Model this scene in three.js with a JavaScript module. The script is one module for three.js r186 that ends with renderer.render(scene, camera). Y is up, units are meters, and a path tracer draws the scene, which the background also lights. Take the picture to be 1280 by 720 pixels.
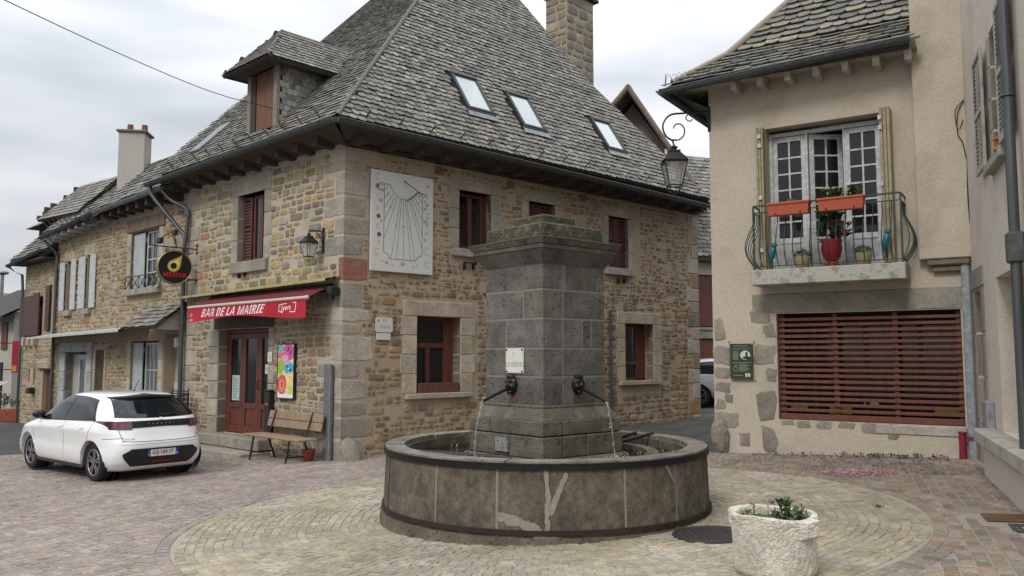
import * as THREE from 'three';
import { mergeGeometries } from 'three/addons/utils/BufferGeometryUtils.js';
import { MarchingCubes } from 'three/addons/objects/MarchingCubes.js';

// ---------------------------------------------------------------- camera, sky, sun, exposure
const scene = new THREE.Scene();
const camera = new THREE.PerspectiveCamera(38.53, 1280 / 720, 0.1, 600);
camera.position.set(0, 1.65, 0);
camera.rotation.set(THREE.MathUtils.degToRad(4.72), 0, 0);
const renderer = new THREE.WebGLRenderer({ antialias: true });
renderer.toneMapping = THREE.LinearToneMapping;
renderer.toneMappingExposure = 1.14;
renderer.shadowMap.enabled = true;
const lerp = (a, b, t) => a + (b - a) * t, clamp = (v, a = 0, b = 1) => Math.min(b, Math.max(a, v));
const smooth = (a, b, v) => { const t = clamp((v - a) / (b - a)); return t * t * (3 - 2 * t); };
function RNG(s) { let a = s >>> 0; return () => { a = (a + 0x6D2B79F5) | 0; let t = Math.imul(a ^ (a >>> 15), 1 | a); t = (t + Math.imul(t ^ (t >>> 7), 61 | t)) ^ t; return ((t ^ (t >>> 14)) >>> 0) / 4294967296; }; }
function hash(x, y, s) { let h = Math.imul(x, 374761393) + Math.imul(y, 668265263) + Math.imul(s, 2147483647 ^ 0x5bd1e995); h = Math.imul(h ^ (h >>> 13), 1274126177); return ((h ^ (h >>> 16)) >>> 0) / 4294967296; }
function vnoise(x, y, p, s) {                    // value noise, tiles with integer period p
  const xi = Math.floor(x), yi = Math.floor(y), fx = x - xi, fy = y - yi, m = v => ((v % p) + p) % p;
  const u = fx * fx * (3 - 2 * fx), v = fy * fy * (3 - 2 * fy);
  return lerp(lerp(hash(m(xi), m(yi), s), hash(m(xi + 1), m(yi), s), u), lerp(hash(m(xi), m(yi + 1), s), hash(m(xi + 1), m(yi + 1), s), u), v);
}
function fbm(u, v, f, oct, s, g = 0.5) { let a = 0, w = 0, k = 1; for (let i = 0; i < oct; i++) { a += k * vnoise(u * f, v * f, f, s + i); w += k; k *= g; f *= 2; } return a / w; }
{ // overcast sky: pale grey cloud sheet, brighter overhead, soft billows
  const W = 1024, Hh = 512, d = new Float32Array(W * Hh * 4);
  for (let j = 0; j < Hh; j++) {
    const el = ((j + 0.5) / Hh - 0.5) * Math.PI, se = Math.max(0, Math.sin(el));
    for (let i = 0; i < W; i++) {
      const u = i / W, st = 0.5 + el / Math.PI;
      const n = fbm(u, st * 1.6, 8, 6, 11), m = fbm(u, st * 3.2, 15, 6, 37, 0.55), f = fbm(u, st * 2.2, 40, 4, 71);
      const c = clamp((n * 0.42 + m * 0.43 + f * 0.15 - 0.36) * 3.6);
      let L = 0.50 * (1 + 2.55 * se) * lerp(0.72, 1.16, c);
      if (el < 0) L = 0.3;
      const b = 1 - c, o = (j * W + i) * 4;
      d[o] = L * (0.985 - 0.10 * b); d[o + 1] = L * (0.998 - 0.045 * b); d[o + 2] = L * (1.03 + 0.015 * b); d[o + 3] = 1;
    }
  }
  const t = new THREE.DataTexture(d, W, Hh, THREE.RGBAFormat, THREE.FloatType);
  t.mapping = THREE.EquirectangularReflectionMapping; t.magFilter = THREE.LinearFilter; t.minFilter = THREE.LinearFilter; t.wrapS = THREE.RepeatWrapping; t.needsUpdate = true;
  scene.background = t; scene.environment = t;
}
const sun = new THREE.DirectionalLight(new THREE.Color().setRGB(1, 0.95, 0.87), 1.4);
sun.position.set(-14, 26, 10); sun.target.position.set(0, 0, -14); sun.castShadow = true; sun.shadow.radius = 30;
Object.assign(sun.shadow.camera, { left: -30, right: 30, top: 30, bottom: -30, near: 1, far: 120 }); sun.shadow.mapSize.set(2048, 2048);
scene.add(sun); scene.add(sun.target);

// ---------------------------------------------------------------- helpers
const V = (x, y, z) => new THREE.Vector3(x, y, z);
const C = (r, g, b) => new THREE.Color().setRGB(r, g, b);
const GY = (x, z) => { const q = clamp(x, -14, 10); return -0.02 + (q > -5 ? 0.04 * q : -0.2 + (q + 5) * 0.012) + 0.01 * Math.max(z, -40); };   // the square falls gently to the left and away
function tex(size, per, fn, srgb = true, perV = per) {          // tiling texture that covers per x perV metres
  const h = size, d = new Uint8Array(size * h * 4);
  for (let j = 0; j < h; j++) for (let i = 0; i < size; i++) {
    const c = fn((i + 0.5) / size, (j + 0.5) / h), o = (j * size + i) * 4;
    if (typeof c === 'number') d[o] = d[o + 1] = d[o + 2] = clamp(c) * 255; else { d[o] = clamp(c[0]) * 255; d[o + 1] = clamp(c[1]) * 255; d[o + 2] = clamp(c[2]) * 255; }
    d[o + 3] = 255;
  }
  const t = new THREE.DataTexture(d, size, h); t.wrapS = t.wrapT = THREE.RepeatWrapping; t.magFilter = THREE.LinearFilter; t.minFilter = THREE.LinearMipmapLinearFilter; t.generateMipmaps = true;
  if (srgb) t.colorSpace = THREE.SRGBColorSpace; t.repeat.set(1 / per, 1 / perV); t.needsUpdate = true; return t;
}
function canvasTex(w, h, draw) {
  const c = document.createElement('canvas'); c.width = w; c.height = h; draw(c.getContext('2d'), w, h);
  const t = new THREE.CanvasTexture(c); t.colorSpace = THREE.SRGBColorSpace; t.magFilter = THREE.LinearFilter; t.anisotropy = 8; return t;
}
const fields = {
  stone: (u, v) => 0.30 + 0.36 * fbm(u, v, 5, 5, 3, 0.6) + 0.34 * fbm(u, v, 40, 3, 9, 0.7),
  stucco: (u, v) => 0.45 + 0.22 * fbm(u, v, 3, 4, 21) + 0.33 * fbm(u, v, 96, 2, 25, 0.8),
  wood: (u, v) => 0.35 + 0.4 * vnoise(u * 64 + 2 * fbm(u, v, 4, 3, 5), v * 4, 64, 41) + 0.25 * vnoise(u * 128, v * 8, 128, 43),
  slate: (u, v) => 0.32 + 0.42 * fbm(u, v, 8, 4, 51, 0.6) + 0.26 * fbm(u, v, 48, 2, 57),
};
const T = {};
T.peckB = tex(512, 0.5, (u, v) => 0.35 * fbm(u, v, 30, 3, 951, 0.7) + 0.65 * smooth(0.3, 0.55, fbm(u, v, 44, 2, 957)), false);
T.stone = tex(512, 1.1, (u, v) => { const f = fields.stone(u, v), k = fbm(u, v, 7, 3, 91); const q = clamp(0.42 + 0.75 * f); return [q * (0.98 + 0.05 * k), q, q * (1.03 - 0.09 * k)]; });
T.stoneB = tex(512, 1.1, (u, v) => fields.stone(u, v), false);
T.stucco = tex(512, 2.3, (u, v) => { const f = fields.stucco(u, v), k = fbm(u, v, 4, 4, 77), q = clamp(0.66 + 0.34 * f - 0.05 * smooth(0.52, 0.75, k)); return [q, q * 0.995, q * (1.0 - 0.03 * k)]; });
T.stuccoB = tex(512, 0.9, (u, v) => fields.stucco(u, v) + 0.2 * (fbm(u, v, 24, 3, 31) - 0.5), false);
T.wood = tex(512, 0.8, (u, v) => { const q = clamp(0.5 + 0.62 * fields.wood(u, v)); return [q, q * 0.985, q * 0.96]; });
T.slate = tex(512, 0.9, (u, v) => { const f = fields.slate(u, v), l = smooth(0.62, 0.74, fbm(u, v, 22, 3, 63)), q = clamp(0.42 + 0.6 * f); return [q + 0.16 * l, q + 0.17 * l, q + 0.1 * l]; });
T.slateB = tex(512, 0.9, (u, v) => fields.slate(u, v), false);
T.fine = tex(256, 0.6, (u, v) => { const q = clamp(0.78 + 0.34 * (fbm(u, v, 10, 4, 13, 0.7) - 0.4)); return [q, q, q]; });
T.asphalt = tex(512, 1.7, (u, v) => { const q = clamp(0.5 + 0.5 * fbm(u, v, 120, 2, 15, 0.8) + 0.35 * (fbm(u, v, 4, 4, 17) - 0.5)); return [q, q, q * 0.98]; });
T.basalt = tex(512, 1.0, (u, v) => { const f = fbm(u, v, 6, 5, 101, 0.62), p = smooth(0.74, 0.82, fbm(u, v, 34, 2, 107)), g = fbm(u, v, 90, 2, 109); const q = clamp(0.56 + 0.44 * f + 0.16 * (g - 0.5) - 0.2 * p); return [q * 1.01, q, q * 0.97]; });
T.basaltB = tex(512, 1.0, (u, v) => 0.5 * fbm(u, v, 12, 4, 101, 0.7) + 0.5 * fbm(u, v, 70, 2, 109) - 0.5 * smooth(0.70, 0.78, fbm(u, v, 34, 2, 107)), false);
const mats = {};
function M(name, o) { if (!mats[name]) { const P = o.phys ? THREE.MeshPhysicalMaterial : THREE.MeshStandardMaterial; const q = { ...o }; delete q.phys; mats[name] = new P({ roughness: 0.9, metalness: 0, ...q }); mats[name].name = name; } return mats[name]; }
const m = {
  stone: M('stone', { vertexColors: true, map: T.stone, bumpMap: T.stoneB, bumpScale: 0.012 }),
  dressed: M('dressed', { vertexColors: true, map: T.stone, bumpMap: T.stoneB, bumpScale: 0.016 }),
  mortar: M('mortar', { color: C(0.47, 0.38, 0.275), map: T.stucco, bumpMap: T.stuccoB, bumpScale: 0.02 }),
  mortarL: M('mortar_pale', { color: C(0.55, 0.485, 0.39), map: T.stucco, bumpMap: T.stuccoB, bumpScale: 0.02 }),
  stuccoB: M('stucco_beige', { color: C(0.565, 0.495, 0.405), map: T.stucco, bumpMap: T.stuccoB, bumpScale: 0.004 }),
  stuccoC: M('stucco_grey', { color: C(0.66, 0.60, 0.525), map: T.stucco, bumpMap: T.stuccoB, bumpScale: 0.006 }),
  stuccoP: M('stucco_pale', { color: C(0.50, 0.47, 0.42), map: T.stucco, bumpMap: T.stuccoB, bumpScale: 0.01 }),
  slate: M('slate', { vertexColors: true, map: T.slate, bumpMap: T.slateB, bumpScale: 0.006, roughness: 0.75 }),
  under: M('roof_underlay', { color: C(0.07, 0.066, 0.06), map: T.fine }),
  zinc: M('zinc', { color: C(0.15, 0.16, 0.17), metalness: 0.6, roughness: 0.5, map: T.fine }),
  zincPale: M('zinc_pale', { color: C(0.34, 0.36, 0.38), metalness: 0.6, roughness: 0.45, map: T.fine }),
  iron: M('iron', { color: C(0.022, 0.022, 0.024), metalness: 0.3, roughness: 0.5 }),
  rust: M('rusty_iron', { color: C(0.10, 0.055, 0.04), roughness: 0.85 }),
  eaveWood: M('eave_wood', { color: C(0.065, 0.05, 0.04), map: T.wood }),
  oldWood: M('old_wood', { color: C(0.20, 0.155, 0.12), map: T.wood }),
  redWood: M('red_wood', { color: C(0.135, 0.038, 0.025), map: T.wood, roughness: 0.55 }),
  brownWood: M('brown_wood', { color: C(0.14, 0.045, 0.028), map: T.wood, roughness: 0.6 }),
  redShutter: M('red_shutter', { color: C(0.14, 0.042, 0.036), roughness: 0.6, map: T.fine }),
  darkRoomGlass: M('dark_glass', { color: C(0.012, 0.014, 0.016), roughness: 0.06, metalness: 0.0, phys: true, ior: 1.5 }),  // opaque pane; the dark of the unlit room is painted into its colour
  pane: M('clear_pane', { color: C(0.95, 0.97, 0.97), transmission: 1, thickness: 0, roughness: 0.02, phys: true }),
  room: M('room_plaster', { color: C(0.24, 0.22, 0.20) }),
  curtain: M('curtain', { color: C(0.42, 0.55, 0.52), map: T.fine }),
  net: M('net_curtain', { color: C(0.62, 0.63, 0.62), map: T.fine }),
  white: M('white_paint', { color: C(0.72, 0.73, 0.73), map: T.fine, roughness: 0.5 }),
  blueGrey: M('blue_grey_paint', { color: C(0.47, 0.51, 0.54), map: T.wood, roughness: 0.6 }),
  concrete: M('concrete', { color: C(0.42, 0.40, 0.36), map: T.stone, bumpMap: T.stoneB, bumpScale: 0.006 }),
  basalt: M('basalt', { vertexColors: true, map: T.basalt, bumpMap: T.basaltB, bumpScale: 0.008, roughness: 0.85 }),
  asphalt: M('asphalt', { color: C(0.105, 0.105, 0.10), map: T.asphalt, bumpMap: T.asphalt, bumpScale: 0.006 }),
  sett: M('sett', { vertexColors: true, map: T.stone, bumpMap: T.stoneB, bumpScale: 0.006, roughness: 0.8 }),
  terracotta: M('terracotta', { color: C(0.42, 0.095, 0.04), map: T.fine, roughness: 0.7 }),
  leaf: M('leaf', { vertexColors: true, roughness: 0.6, side: THREE.DoubleSide }),
  black: M('black_plastic', { color: C(0.013, 0.013, 0.014), roughness: 0.45 }),
};

class G {                                        // collects faces; colour, box-projected uv in metres
  constructor() { this.p = []; this.n = []; this.u = []; this.c = []; this.col = [1, 1, 1]; }
  tri(a, b, c, n) {
    if (!n) { const ux = b[0] - a[0], uy = b[1] - a[1], uz = b[2] - a[2], vx = c[0] - a[0], vy = c[1] - a[1], vz = c[2] - a[2]; n = [uy * vz - uz * vy, uz * vx - ux * vz, ux * vy - uy * vx]; const l = Math.hypot(...n) || 1; n = n.map(q => q / l); }
    const ax = Math.abs(n[0]), ay = Math.abs(n[1]), az = Math.abs(n[2]);
    for (const q of [a, b, c]) {
      this.p.push(...q); this.n.push(...n); this.c.push(...this.col);
      if (az >= ax && az >= ay) this.u.push(q[0], q[1]); else if (ax >= ay) this.u.push(q[2], q[1]); else this.u.push(q[0], q[2]);
    }
    return this;
  }
  quad(a, b, c, d) { this.tri(a, b, c); this.tri(a, c, d); return this; }
  poly(pts) { for (let i = 1; i < pts.length - 1; i++) this.tri(pts[0], pts[i], pts[i + 1]); return this; }
  color(c) { this.col = c; return this; }
  box(x0, x1, y0, y1, z0, z1, b = 0) {
    if (!b) {
      const P = (i, j, k) => [i ? x1 : x0, j ? y1 : y0, k ? z1 : z0];
      this.quad(P(0, 0, 1), P(1, 0, 1), P(1, 1, 1), P(0, 1, 1)); this.quad(P(1, 0, 0), P(0, 0, 0), P(0, 1, 0), P(1, 1, 0));
      this.quad(P(1, 0, 1), P(1, 0, 0), P(1, 1, 0), P(1, 1, 1)); this.quad(P(0, 0, 0), P(0, 0, 1), P(0, 1, 1), P(0, 1, 0));
      this.quad(P(0, 1, 1), P(1, 1, 1), P(1, 1, 0), P(0, 1, 0)); this.quad(P(0, 0, 0), P(1, 0, 0), P(1, 0, 1), P(0, 0, 1)); return this;
    }
    b = Math.min(b, (x1 - x0) / 2.1, (y1 - y0) / 2.1, (z1 - z0) / 2.1);
    const X = [x0, x1], Y = [y0, y1], Z = [z0, z1], sg = i => (i ? -1 : 1);
    const v = (i, j, k, ax) => [X[i] + (ax === 0 ? 0 : b * sg(i)), Y[j] + (ax === 1 ? 0 : b * sg(j)), Z[k] + (ax === 2 ? 0 : b * sg(k))];
    const face = (pts, nn) => { const a = pts[0], e = pts[1], f = pts[2]; const cx = (e[1] - a[1]) * (f[2] - a[2]) - (e[2] - a[2]) * (f[1] - a[1]), cy = (e[2] - a[2]) * (f[0] - a[0]) - (e[0] - a[0]) * (f[2] - a[2]), cz = (e[0] - a[0]) * (f[1] - a[1]) - (e[1] - a[1]) * (f[0] - a[0]); if (cx * nn[0] + cy * nn[1] + cz * nn[2] < 0) pts.reverse(); this.poly(pts); };
    for (const s of [0, 1]) {
      const q = s ? 1 : -1;
      face([v(s, 0, 0, 0), v(s, 1, 0, 0), v(s, 1, 1, 0), v(s, 0, 1, 0)], [q, 0, 0]);
      face([v(0, s, 0, 1), v(1, s, 0, 1), v(1, s, 1, 1), v(0, s, 1, 1)], [0, q, 0]);
      face([v(0, 0, s, 2), v(1, 0, s, 2), v(1, 1, s, 2), v(0, 1, s, 2)], [0, 0, q]);
      for (const t of [0, 1]) {
        const w = t ? 1 : -1;
        face([v(s, t, 0, 0), v(s, t, 1, 0), v(s, t, 1, 1), v(s, t, 0, 1)], [q, w, 0]);
        face([v(s, 0, t, 0), v(s, 1, t, 0), v(s, 1, t, 2), v(s, 0, t, 2)], [q, 0, w]);
        face([v(0, s, t, 1), v(1, s, t, 1), v(1, s, t, 2), v(0, s, t, 2)], [0, q, w]);
        for (const r of [0, 1]) face([v(s, t, r, 0), v(s, t, r, 1), v(s, t, r, 2)], [q, w, r ? 1 : -1]);
      }
    }
    return this;
  }
  add(geo, mat4) {                               // a three geometry, with its own smooth normals
    let g = geo.index ? geo.toNonIndexed() : geo.clone(); if (mat4) g.applyMatrix4(mat4);
    const P = g.attributes.position, N = g.attributes.normal, U = g.attributes.uv;
    for (let i = 0; i < P.count; i++) { this.p.push(P.getX(i), P.getY(i), P.getZ(i)); this.n.push(N.getX(i), N.getY(i), N.getZ(i)); this.u.push(U ? U.getX(i) : 0, U ? U.getY(i) : 0); this.c.push(...this.col); }
    return this;
  }
  tube(pts, r, seg = 6, closed = false) { const cv = pts.length === 2 ? new THREE.LineCurve3(V(...pts[0]), V(...pts[1])) : new THREE.CatmullRomCurve3(pts.map(q => V(...q)), closed, 'catmullrom', 0.5); return this.add(new THREE.TubeGeometry(cv, pts.length === 2 ? 1 : Math.max(4, (pts.length - 1) * 5), r, seg, closed)); }
  cyl(x, y0, y1, z, r0, r1 = r0, seg = 12) { return this.add(new THREE.CylinderGeometry(r1, r0, y1 - y0, seg), new THREE.Matrix4().makeTranslation(x, (y0 + y1) / 2, z)); }
  ext(pts, z0, z1) {                             // extruded polygon (counter-clockwise), fan caps from triangulation
    const tr = THREE.ShapeUtils.triangulateShape(pts.map(q => new THREE.Vector2(q[0], q[1])), []);
    for (const t of tr) { this.tri([...pts[t[0]], z1], [...pts[t[1]], z1], [...pts[t[2]], z1]); this.tri([...pts[t[2]], z0], [...pts[t[1]], z0], [...pts[t[0]], z0]); }
    for (let i = 0; i < pts.length; i++) { const a = pts[i], b = pts[(i + 1) % pts.length]; this.quad([...a, z0], [...b, z0], [...b, z1], [...a, z1]); } return this;
  }
  uvScale(f) { for (let i = 0; i < this.u.length; i += 2) { const r = f(this.u[i], this.u[i + 1], this.p[i / 2 * 3], this.p[i / 2 * 3 + 1], this.p[i / 2 * 3 + 2]); this.u[i] = r[0]; this.u[i + 1] = r[1]; } return this; }
  geo() { const g = new THREE.BufferGeometry(); g.setAttribute('position', new THREE.Float32BufferAttribute(this.p, 3)); g.setAttribute('normal', new THREE.Float32BufferAttribute(this.n, 3)); g.setAttribute('uv', new THREE.Float32BufferAttribute(this.u, 2)); g.setAttribute('color', new THREE.Float32BufferAttribute(this.c, 3)); return g; }
}
const used = {};
function numbered(n) { const k = used[n] = (used[n] ?? -1) + 1; return k ? `${n}_${String(k).padStart(3, '0')}` : n; }
function mesh(name, g, mat, parent) { const o = new THREE.Mesh(g instanceof G ? g.geo() : g, mat); o.name = parent === scene ? numbered(name) : name; o.castShadow = o.receiveShadow = true; parent.add(o); return o; }
function part(name, mat, parent, fn) { const g = new G(); fn(g); return mesh(name, g, mat, parent); }
function thing(name, label, category, pos = [0, 0, 0], rot = 0, group) { const o = new THREE.Group(); o.name = numbered(name); o.position.set(...pos); o.rotation.y = rot; o.userData = { label, category }; if (group) o.userData.group = group; scene.add(o); return o; }
function structure(name, g, mat) { const o = mesh(name, g, mat, scene); o.userData.kind = 'structure'; return o; }
const BOX = (parent, name, mat, x0, x1, y0, y1, z0, z1, b = 0) => part(name, mat, parent, g => g.box(x0, x1, y0, y1, z0, z1, b));
function mat4(x, y, z, rx = 0, ry = 0, rz = 0, s = 1) { return new THREE.Matrix4().compose(V(x, y, z), new THREE.Quaternion().setFromEuler(new THREE.Euler(rx, ry, rz)), Array.isArray(s) ? V(...s) : V(s, s, s)); }
const jit = (c, r, k) => { const q = 1 + (r() - 0.5) * k; return [c[0] * q * (1 + (r() - 0.5) * 0.06), c[1] * q, c[2] * q * (1 + (r() - 0.5) * 0.06)]; };
const pick = (a, r) => a[Math.floor(r() * a.length)];

// frames of the facades: local x along the wall, y up, z out of the wall
const FR = { R: { o: [-3.19, -15.50], t: 0.7437 }, L: { o: [-3.19, -15.50], t: -0.7572 }, B: { o: [3.53, -14.48], t: -0.5721 }, C: { o: [6.89, -12.32], t: -1.9619 } };
function W(f, x, y, z) { const q = FR[f], c = Math.cos(q.t), s = Math.sin(q.t); return [q.o[0] + x * c + z * s, y, q.o[1] - x * s + z * c]; }
const MAX_SINGLE = 300;
// wall sheet with real openings: front at z = 0, reveals going back
function wallSheet(g, x0, x1, y0, y1, holes, depth) {
  const xs = [...new Set([x0, x1, ...holes.flatMap(h => [h[0], h[1]])])].filter(v => v >= x0 && v <= x1).sort((a, b) => a - b);
  const ys = [...new Set([y0, y1, ...holes.flatMap(h => [h[2], h[3]])])].filter(v => v >= y0 && v <= y1).sort((a, b) => a - b);
  for (let i = 0; i < xs.length - 1; i++) for (let j = 0; j < ys.length - 1; j++) {
    const cx = (xs[i] + xs[i + 1]) / 2, cy = (ys[j] + ys[j + 1]) / 2;
    if (holes.some(h => cx > h[0] && cx < h[1] && cy > h[2] && cy < h[3])) continue;
    g.quad([xs[i], ys[j], 0], [xs[i + 1], ys[j], 0], [xs[i + 1], ys[j + 1], 0], [xs[i], ys[j + 1], 0]); g.quad([xs[i + 1], ys[j], -depth], [xs[i], ys[j], -depth], [xs[i], ys[j + 1], -depth], [xs[i + 1], ys[j + 1], -depth]);
  }
  for (const [a, b, c, d] of holes) {
    g.quad([a, c, 0], [b, c, 0], [b, c, -depth], [a, c, -depth]); g.quad([b, d, 0], [a, d, 0], [a, d, -depth], [b, d, -depth]);
    g.quad([a, d, 0], [a, c, 0], [a, c, -depth], [a, d, -depth]); g.quad([b, c, 0], [b, d, 0], [b, d, -depth], [b, c, -depth]);
  }
  for (const x of [x0, x1]) { const q = [[x, y0, 0], [x, y1, 0], [x, y1, -depth], [x, y0, -depth]]; g.quad(...(x === x0 ? q : q.reverse())); }
  g.quad([x0, y1, 0], [x1, y1, 0], [x1, y1, -depth], [x0, y1, -depth]);
}
// one rubble stone: rounded outline, domed face; returned as geometry data in wall coordinates
function stoneGeo(g, r, x0, x1, y0, y1, z, proud, rough = 0.18) {
  const cx = (x0 + x1) / 2, cy = (y0 + y1) / 2, hw = (x1 - x0) / 2, hh = (y1 - y0) / 2, n = 11, e = 0.24 + r() * 0.22, rot = (r() - 0.5) * 0.16, ph = r() * 6.28;
  const ring = [];
  for (let i = 0; i < n; i++) {
    const a = ph + i / n * Math.PI * 2, c = Math.cos(a), s = Math.sin(a), k = 1 - r() * rough;
    const px = Math.sign(c) * Math.pow(Math.abs(c), e) * hw * k, py = Math.sign(s) * Math.pow(Math.abs(s), e) * hh * k;
    ring.push([cx + px - py * rot, cy + py + px * rot * 0.6]);
  }
  const tx = (r() - 0.5) * 0.25, ty = (r() - 0.5) * 0.3;
  const lv = [[1, -0.02], [0.95, 0.62], [0.78, 0.97]];
  const P = lv.map(([k, h]) => ring.map(q => { const dx = (q[0] - cx) * k, dy = (q[1] - cy) * k; return [cx + dx, cy + dy, z + proud * (h + (h > 0 ? (dx / hw * tx + dy / hh * ty) + (r() - 0.5) * 0.22 : 0))]; }));
  const top = [cx, cy, z + proud * (1 + (r() - 0.5) * 0.2)], N = (q, k) => { const dx = (q[0] - cx) / hw, dy = (q[1] - cy) / hh, t = [0.9, 0.5, 0.14][k], l = Math.hypot(dx * t, dy * t, 1); return [dx * t / l, dy * t / l, 1 / l]; };
  const put = (q, nn) => { g.p.push(...q); g.n.push(...nn); g.u.push(q[0] + ph, q[1]); g.c.push(...g.col); };
  for (let k = 0; k < 2; k++) for (let i = 0; i < n; i++) {
    const j = (i + 1) % n, a = P[k][i], b = P[k][j], c = P[k + 1][j], d = P[k + 1][i];
    for (const [q, kk] of [[a, k], [b, k], [c, k + 1], [a, k], [c, k + 1], [d, k + 1]]) put(q, N(q, kk));
  }
  for (let i = 0; i < n; i++) { const j = (i + 1) % n; put(P[2][i], N(P[2][i], 2)); put(P[2][j], N(P[2][j], 2)); put(top, [0, 0, 1]); }
}
// fills a rectangle with rubble round the holes; the larger stones become parts, the rest one part
function rubble(wall, seed, x0, x1, y0, y1, holes, o) {
  const r = RNG(seed), list = []; let y = y0;
  while (y < y1 - 0.04) {
    const h = Math.min(lerp(o.h[0], o.h[1], Math.pow(r(), 1.4)), y1 - y);
    let iv = [[x0, x1]];
    for (const q of holes) if (q[2] < y + h - 0.02 && q[3] > y + 0.02) iv = iv.flatMap(([a, b]) => (q[1] <= a || q[0] >= b) ? [[a, b]] : [[a, q[0]], [q[1], b]].filter(v => v[1] - v[0] > 0.08));
    for (const [a, b] of iv) {
      let x = a;
      while (x < b - 0.05) {
        let w = lerp(o.w[0], o.w[1], Math.pow(r(), 1.7)) * (0.6 + h / o.h[1] * 0.5); if (b - x - w < o.w[0] * 0.7) w = b - x;
        const g2 = o.gap * (0.6 + r() * 0.8), dy = Math.sin(x * 1.7 + y * 2.3 + seed) * 0.02 + (r() - 0.5) * 0.02;
        if (h > o.h[1] * 0.62 && w < 0.3 && r() < 0.35) { const k = h * (0.35 + r() * 0.3); list.push([x + g2 / 2, x + w - g2 / 2, y + dy, y + k - g2 * 0.7 + dy]); list.push([x + g2 / 2 + (r() - 0.5) * 0.02, x + w - g2 / 2, y + k + dy, y + h - g2 * 0.7 + dy]); }
        else if (r() > (o.skip ?? 0.05)) { const k = r() < 0.25 ? r() * 0.3 * h : 0; list.push([x + g2 / 2, x + w - g2 / 2, y + dy + k * r(), y + h - g2 * 0.7 + dy - k * 0.5]); }
        x += w;
      }
    }
    y += h;
  }
  list.sort((a, b) => (b[1] - b[0]) * (b[3] - b[2]) - (a[1] - a[0]) * (a[3] - a[2]));
  const rest = new G(), nS = o.single ?? 120; let k = 0;
  for (const q of list) {
    if (q[1] - q[0] < 0.04 || q[3] - q[2] < 0.025) continue;
    const g = k < nS ? new G() : rest; g.col = jit(pick(o.pal, r), r, 0.55);
    stoneGeo(g, r, q[0], q[1], Math.max(q[2], y0 - 0.02), q[3], 0.0, o.proud * (0.6 + r() * 0.8));
    if (k < nS) mesh('stone', g, m.stone, wall); k++;
  }
  if (rest.p.length) mesh('small_stones', rest, m.stone, wall).userData.kind = 'stuff';
}
function block(parent, name, r, pal, x0, x1, y0, y1, z0, z1, b = 0.012, mat = m.dressed) { return part(name, mat, parent, g => { g.col = jit(pick(pal, r), r, 0.22); g.box(x0, x1, y0, y1, z0, z1, b); g.uvScale((u, v) => [u + r.off, v + r.off * 0.7]); r.off = ((r.off ?? 0) + 0.37) % 5; }); }
function mkR(s) { const r = RNG(s); r.off = 0; return r; }
// roof plane: frame with x along the eaves, y up the slope, z off the roof
function basis(o, ex, ey) { const ez = new THREE.Vector3().crossVectors(ex, ey).normalize(); return new THREE.Matrix4().makeBasis(ex, ey, ez).setPosition(o); }
function inPoly(p, q) { let c = false; for (let i = 0, j = q.length - 1; i < q.length; j = i++) if ((q[i][1] > p[1]) !== (q[j][1] > p[1]) && p[0] < (q[j][0] - q[i][0]) * (p[1] - q[i][1]) / (q[j][1] - q[i][1]) + q[i][0]) c = !c; return c; }
function slateGeo(g, r, x, y, w, len, th, lift, round) {
  const pts = [], n = 6, yb = y - len * 0.16; pts.push([x - w / 2, y + len * 0.55]);
  for (let i = 0; i <= n; i++) { const a = Math.PI + i / n * Math.PI; const e = round; pts.push([x + Math.sign(Math.cos(a)) * Math.pow(Math.abs(Math.cos(a)), e) * w / 2 * (0.98 + r() * 0.04), yb + len * 0.3 + Math.sin(a) * len * 0.34 * (0.92 + r() * 0.16)]); }
  pts.push([x + w / 2, y + len * 0.55]);
  const ti = (r() - 0.5) * 0.05, z = q => th + 0.006 + lift * clamp((y + len * 0.5 - q[1]) / len) + (q[0] - x) * ti;
  const P = pts.map(q => [q[0], q[1], z(q)]), c = [x, y + 0.03, z([x, y + 0.03]) + 0.004];
  for (let i = 0; i < P.length; i++) g.tri(c, P[i], P[(i + 1) % P.length]);
  for (let i = 1; i < P.length - 2; i++) { const a = P[i], b = P[i + 1]; g.quad([a[0], a[1], a[2] - th], [b[0], b[1], b[2] - th], b, a); }
}
function slates(roof, seed, poly, o) {
  const r = RNG(seed), xs = poly.map(q => q[0]), ys = poly.map(q => q[1]), x0 = Math.min(...xs), x1 = Math.max(...xs), y1 = Math.max(...ys), rest = new G(); let k = 0, row = 0;
  const holes = o.holes ?? [];
  for (let y = 0.05; y < y1; y += o.len * (0.95 + r() * 0.1), row++) {
    let x = x0 - r() * o.w;
    while (x < x1 + o.w) {
      const w = o.w * (0.72 + r() * 0.56); const cx = x + w / 2; x += w * 1.0;
      if (!inPoly([cx, y + 0.02], poly) || holes.some(h => cx > h[0] - w * 0.3 && cx < h[1] + w * 0.3 && y > h[2] - 0.02 && y < h[3] + 0.02)) continue;
      const g = k < (o.single ?? 150) ? new G() : rest; g.col = jit(pick(o.pal, r), r, 0.36);
      slateGeo(g, r, cx, y + (r() - 0.5) * o.len * 0.18, w * 0.99, o.len * 1.5 * (0.92 + r() * 0.2), o.th * (0.7 + r() * 0.7), o.lift ?? 0.03, o.round ?? 0.75);
      g.uvScale((u, v) => [u + (k % 17) * 0.13, v]);
      if (k < (o.single ?? 150)) mesh('slate', g, m.slate, roof); k++;
    }
  }
  if (rest.p.length) mesh('slates', rest, m.slate, roof).userData.kind = 'stuff';
}
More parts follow.
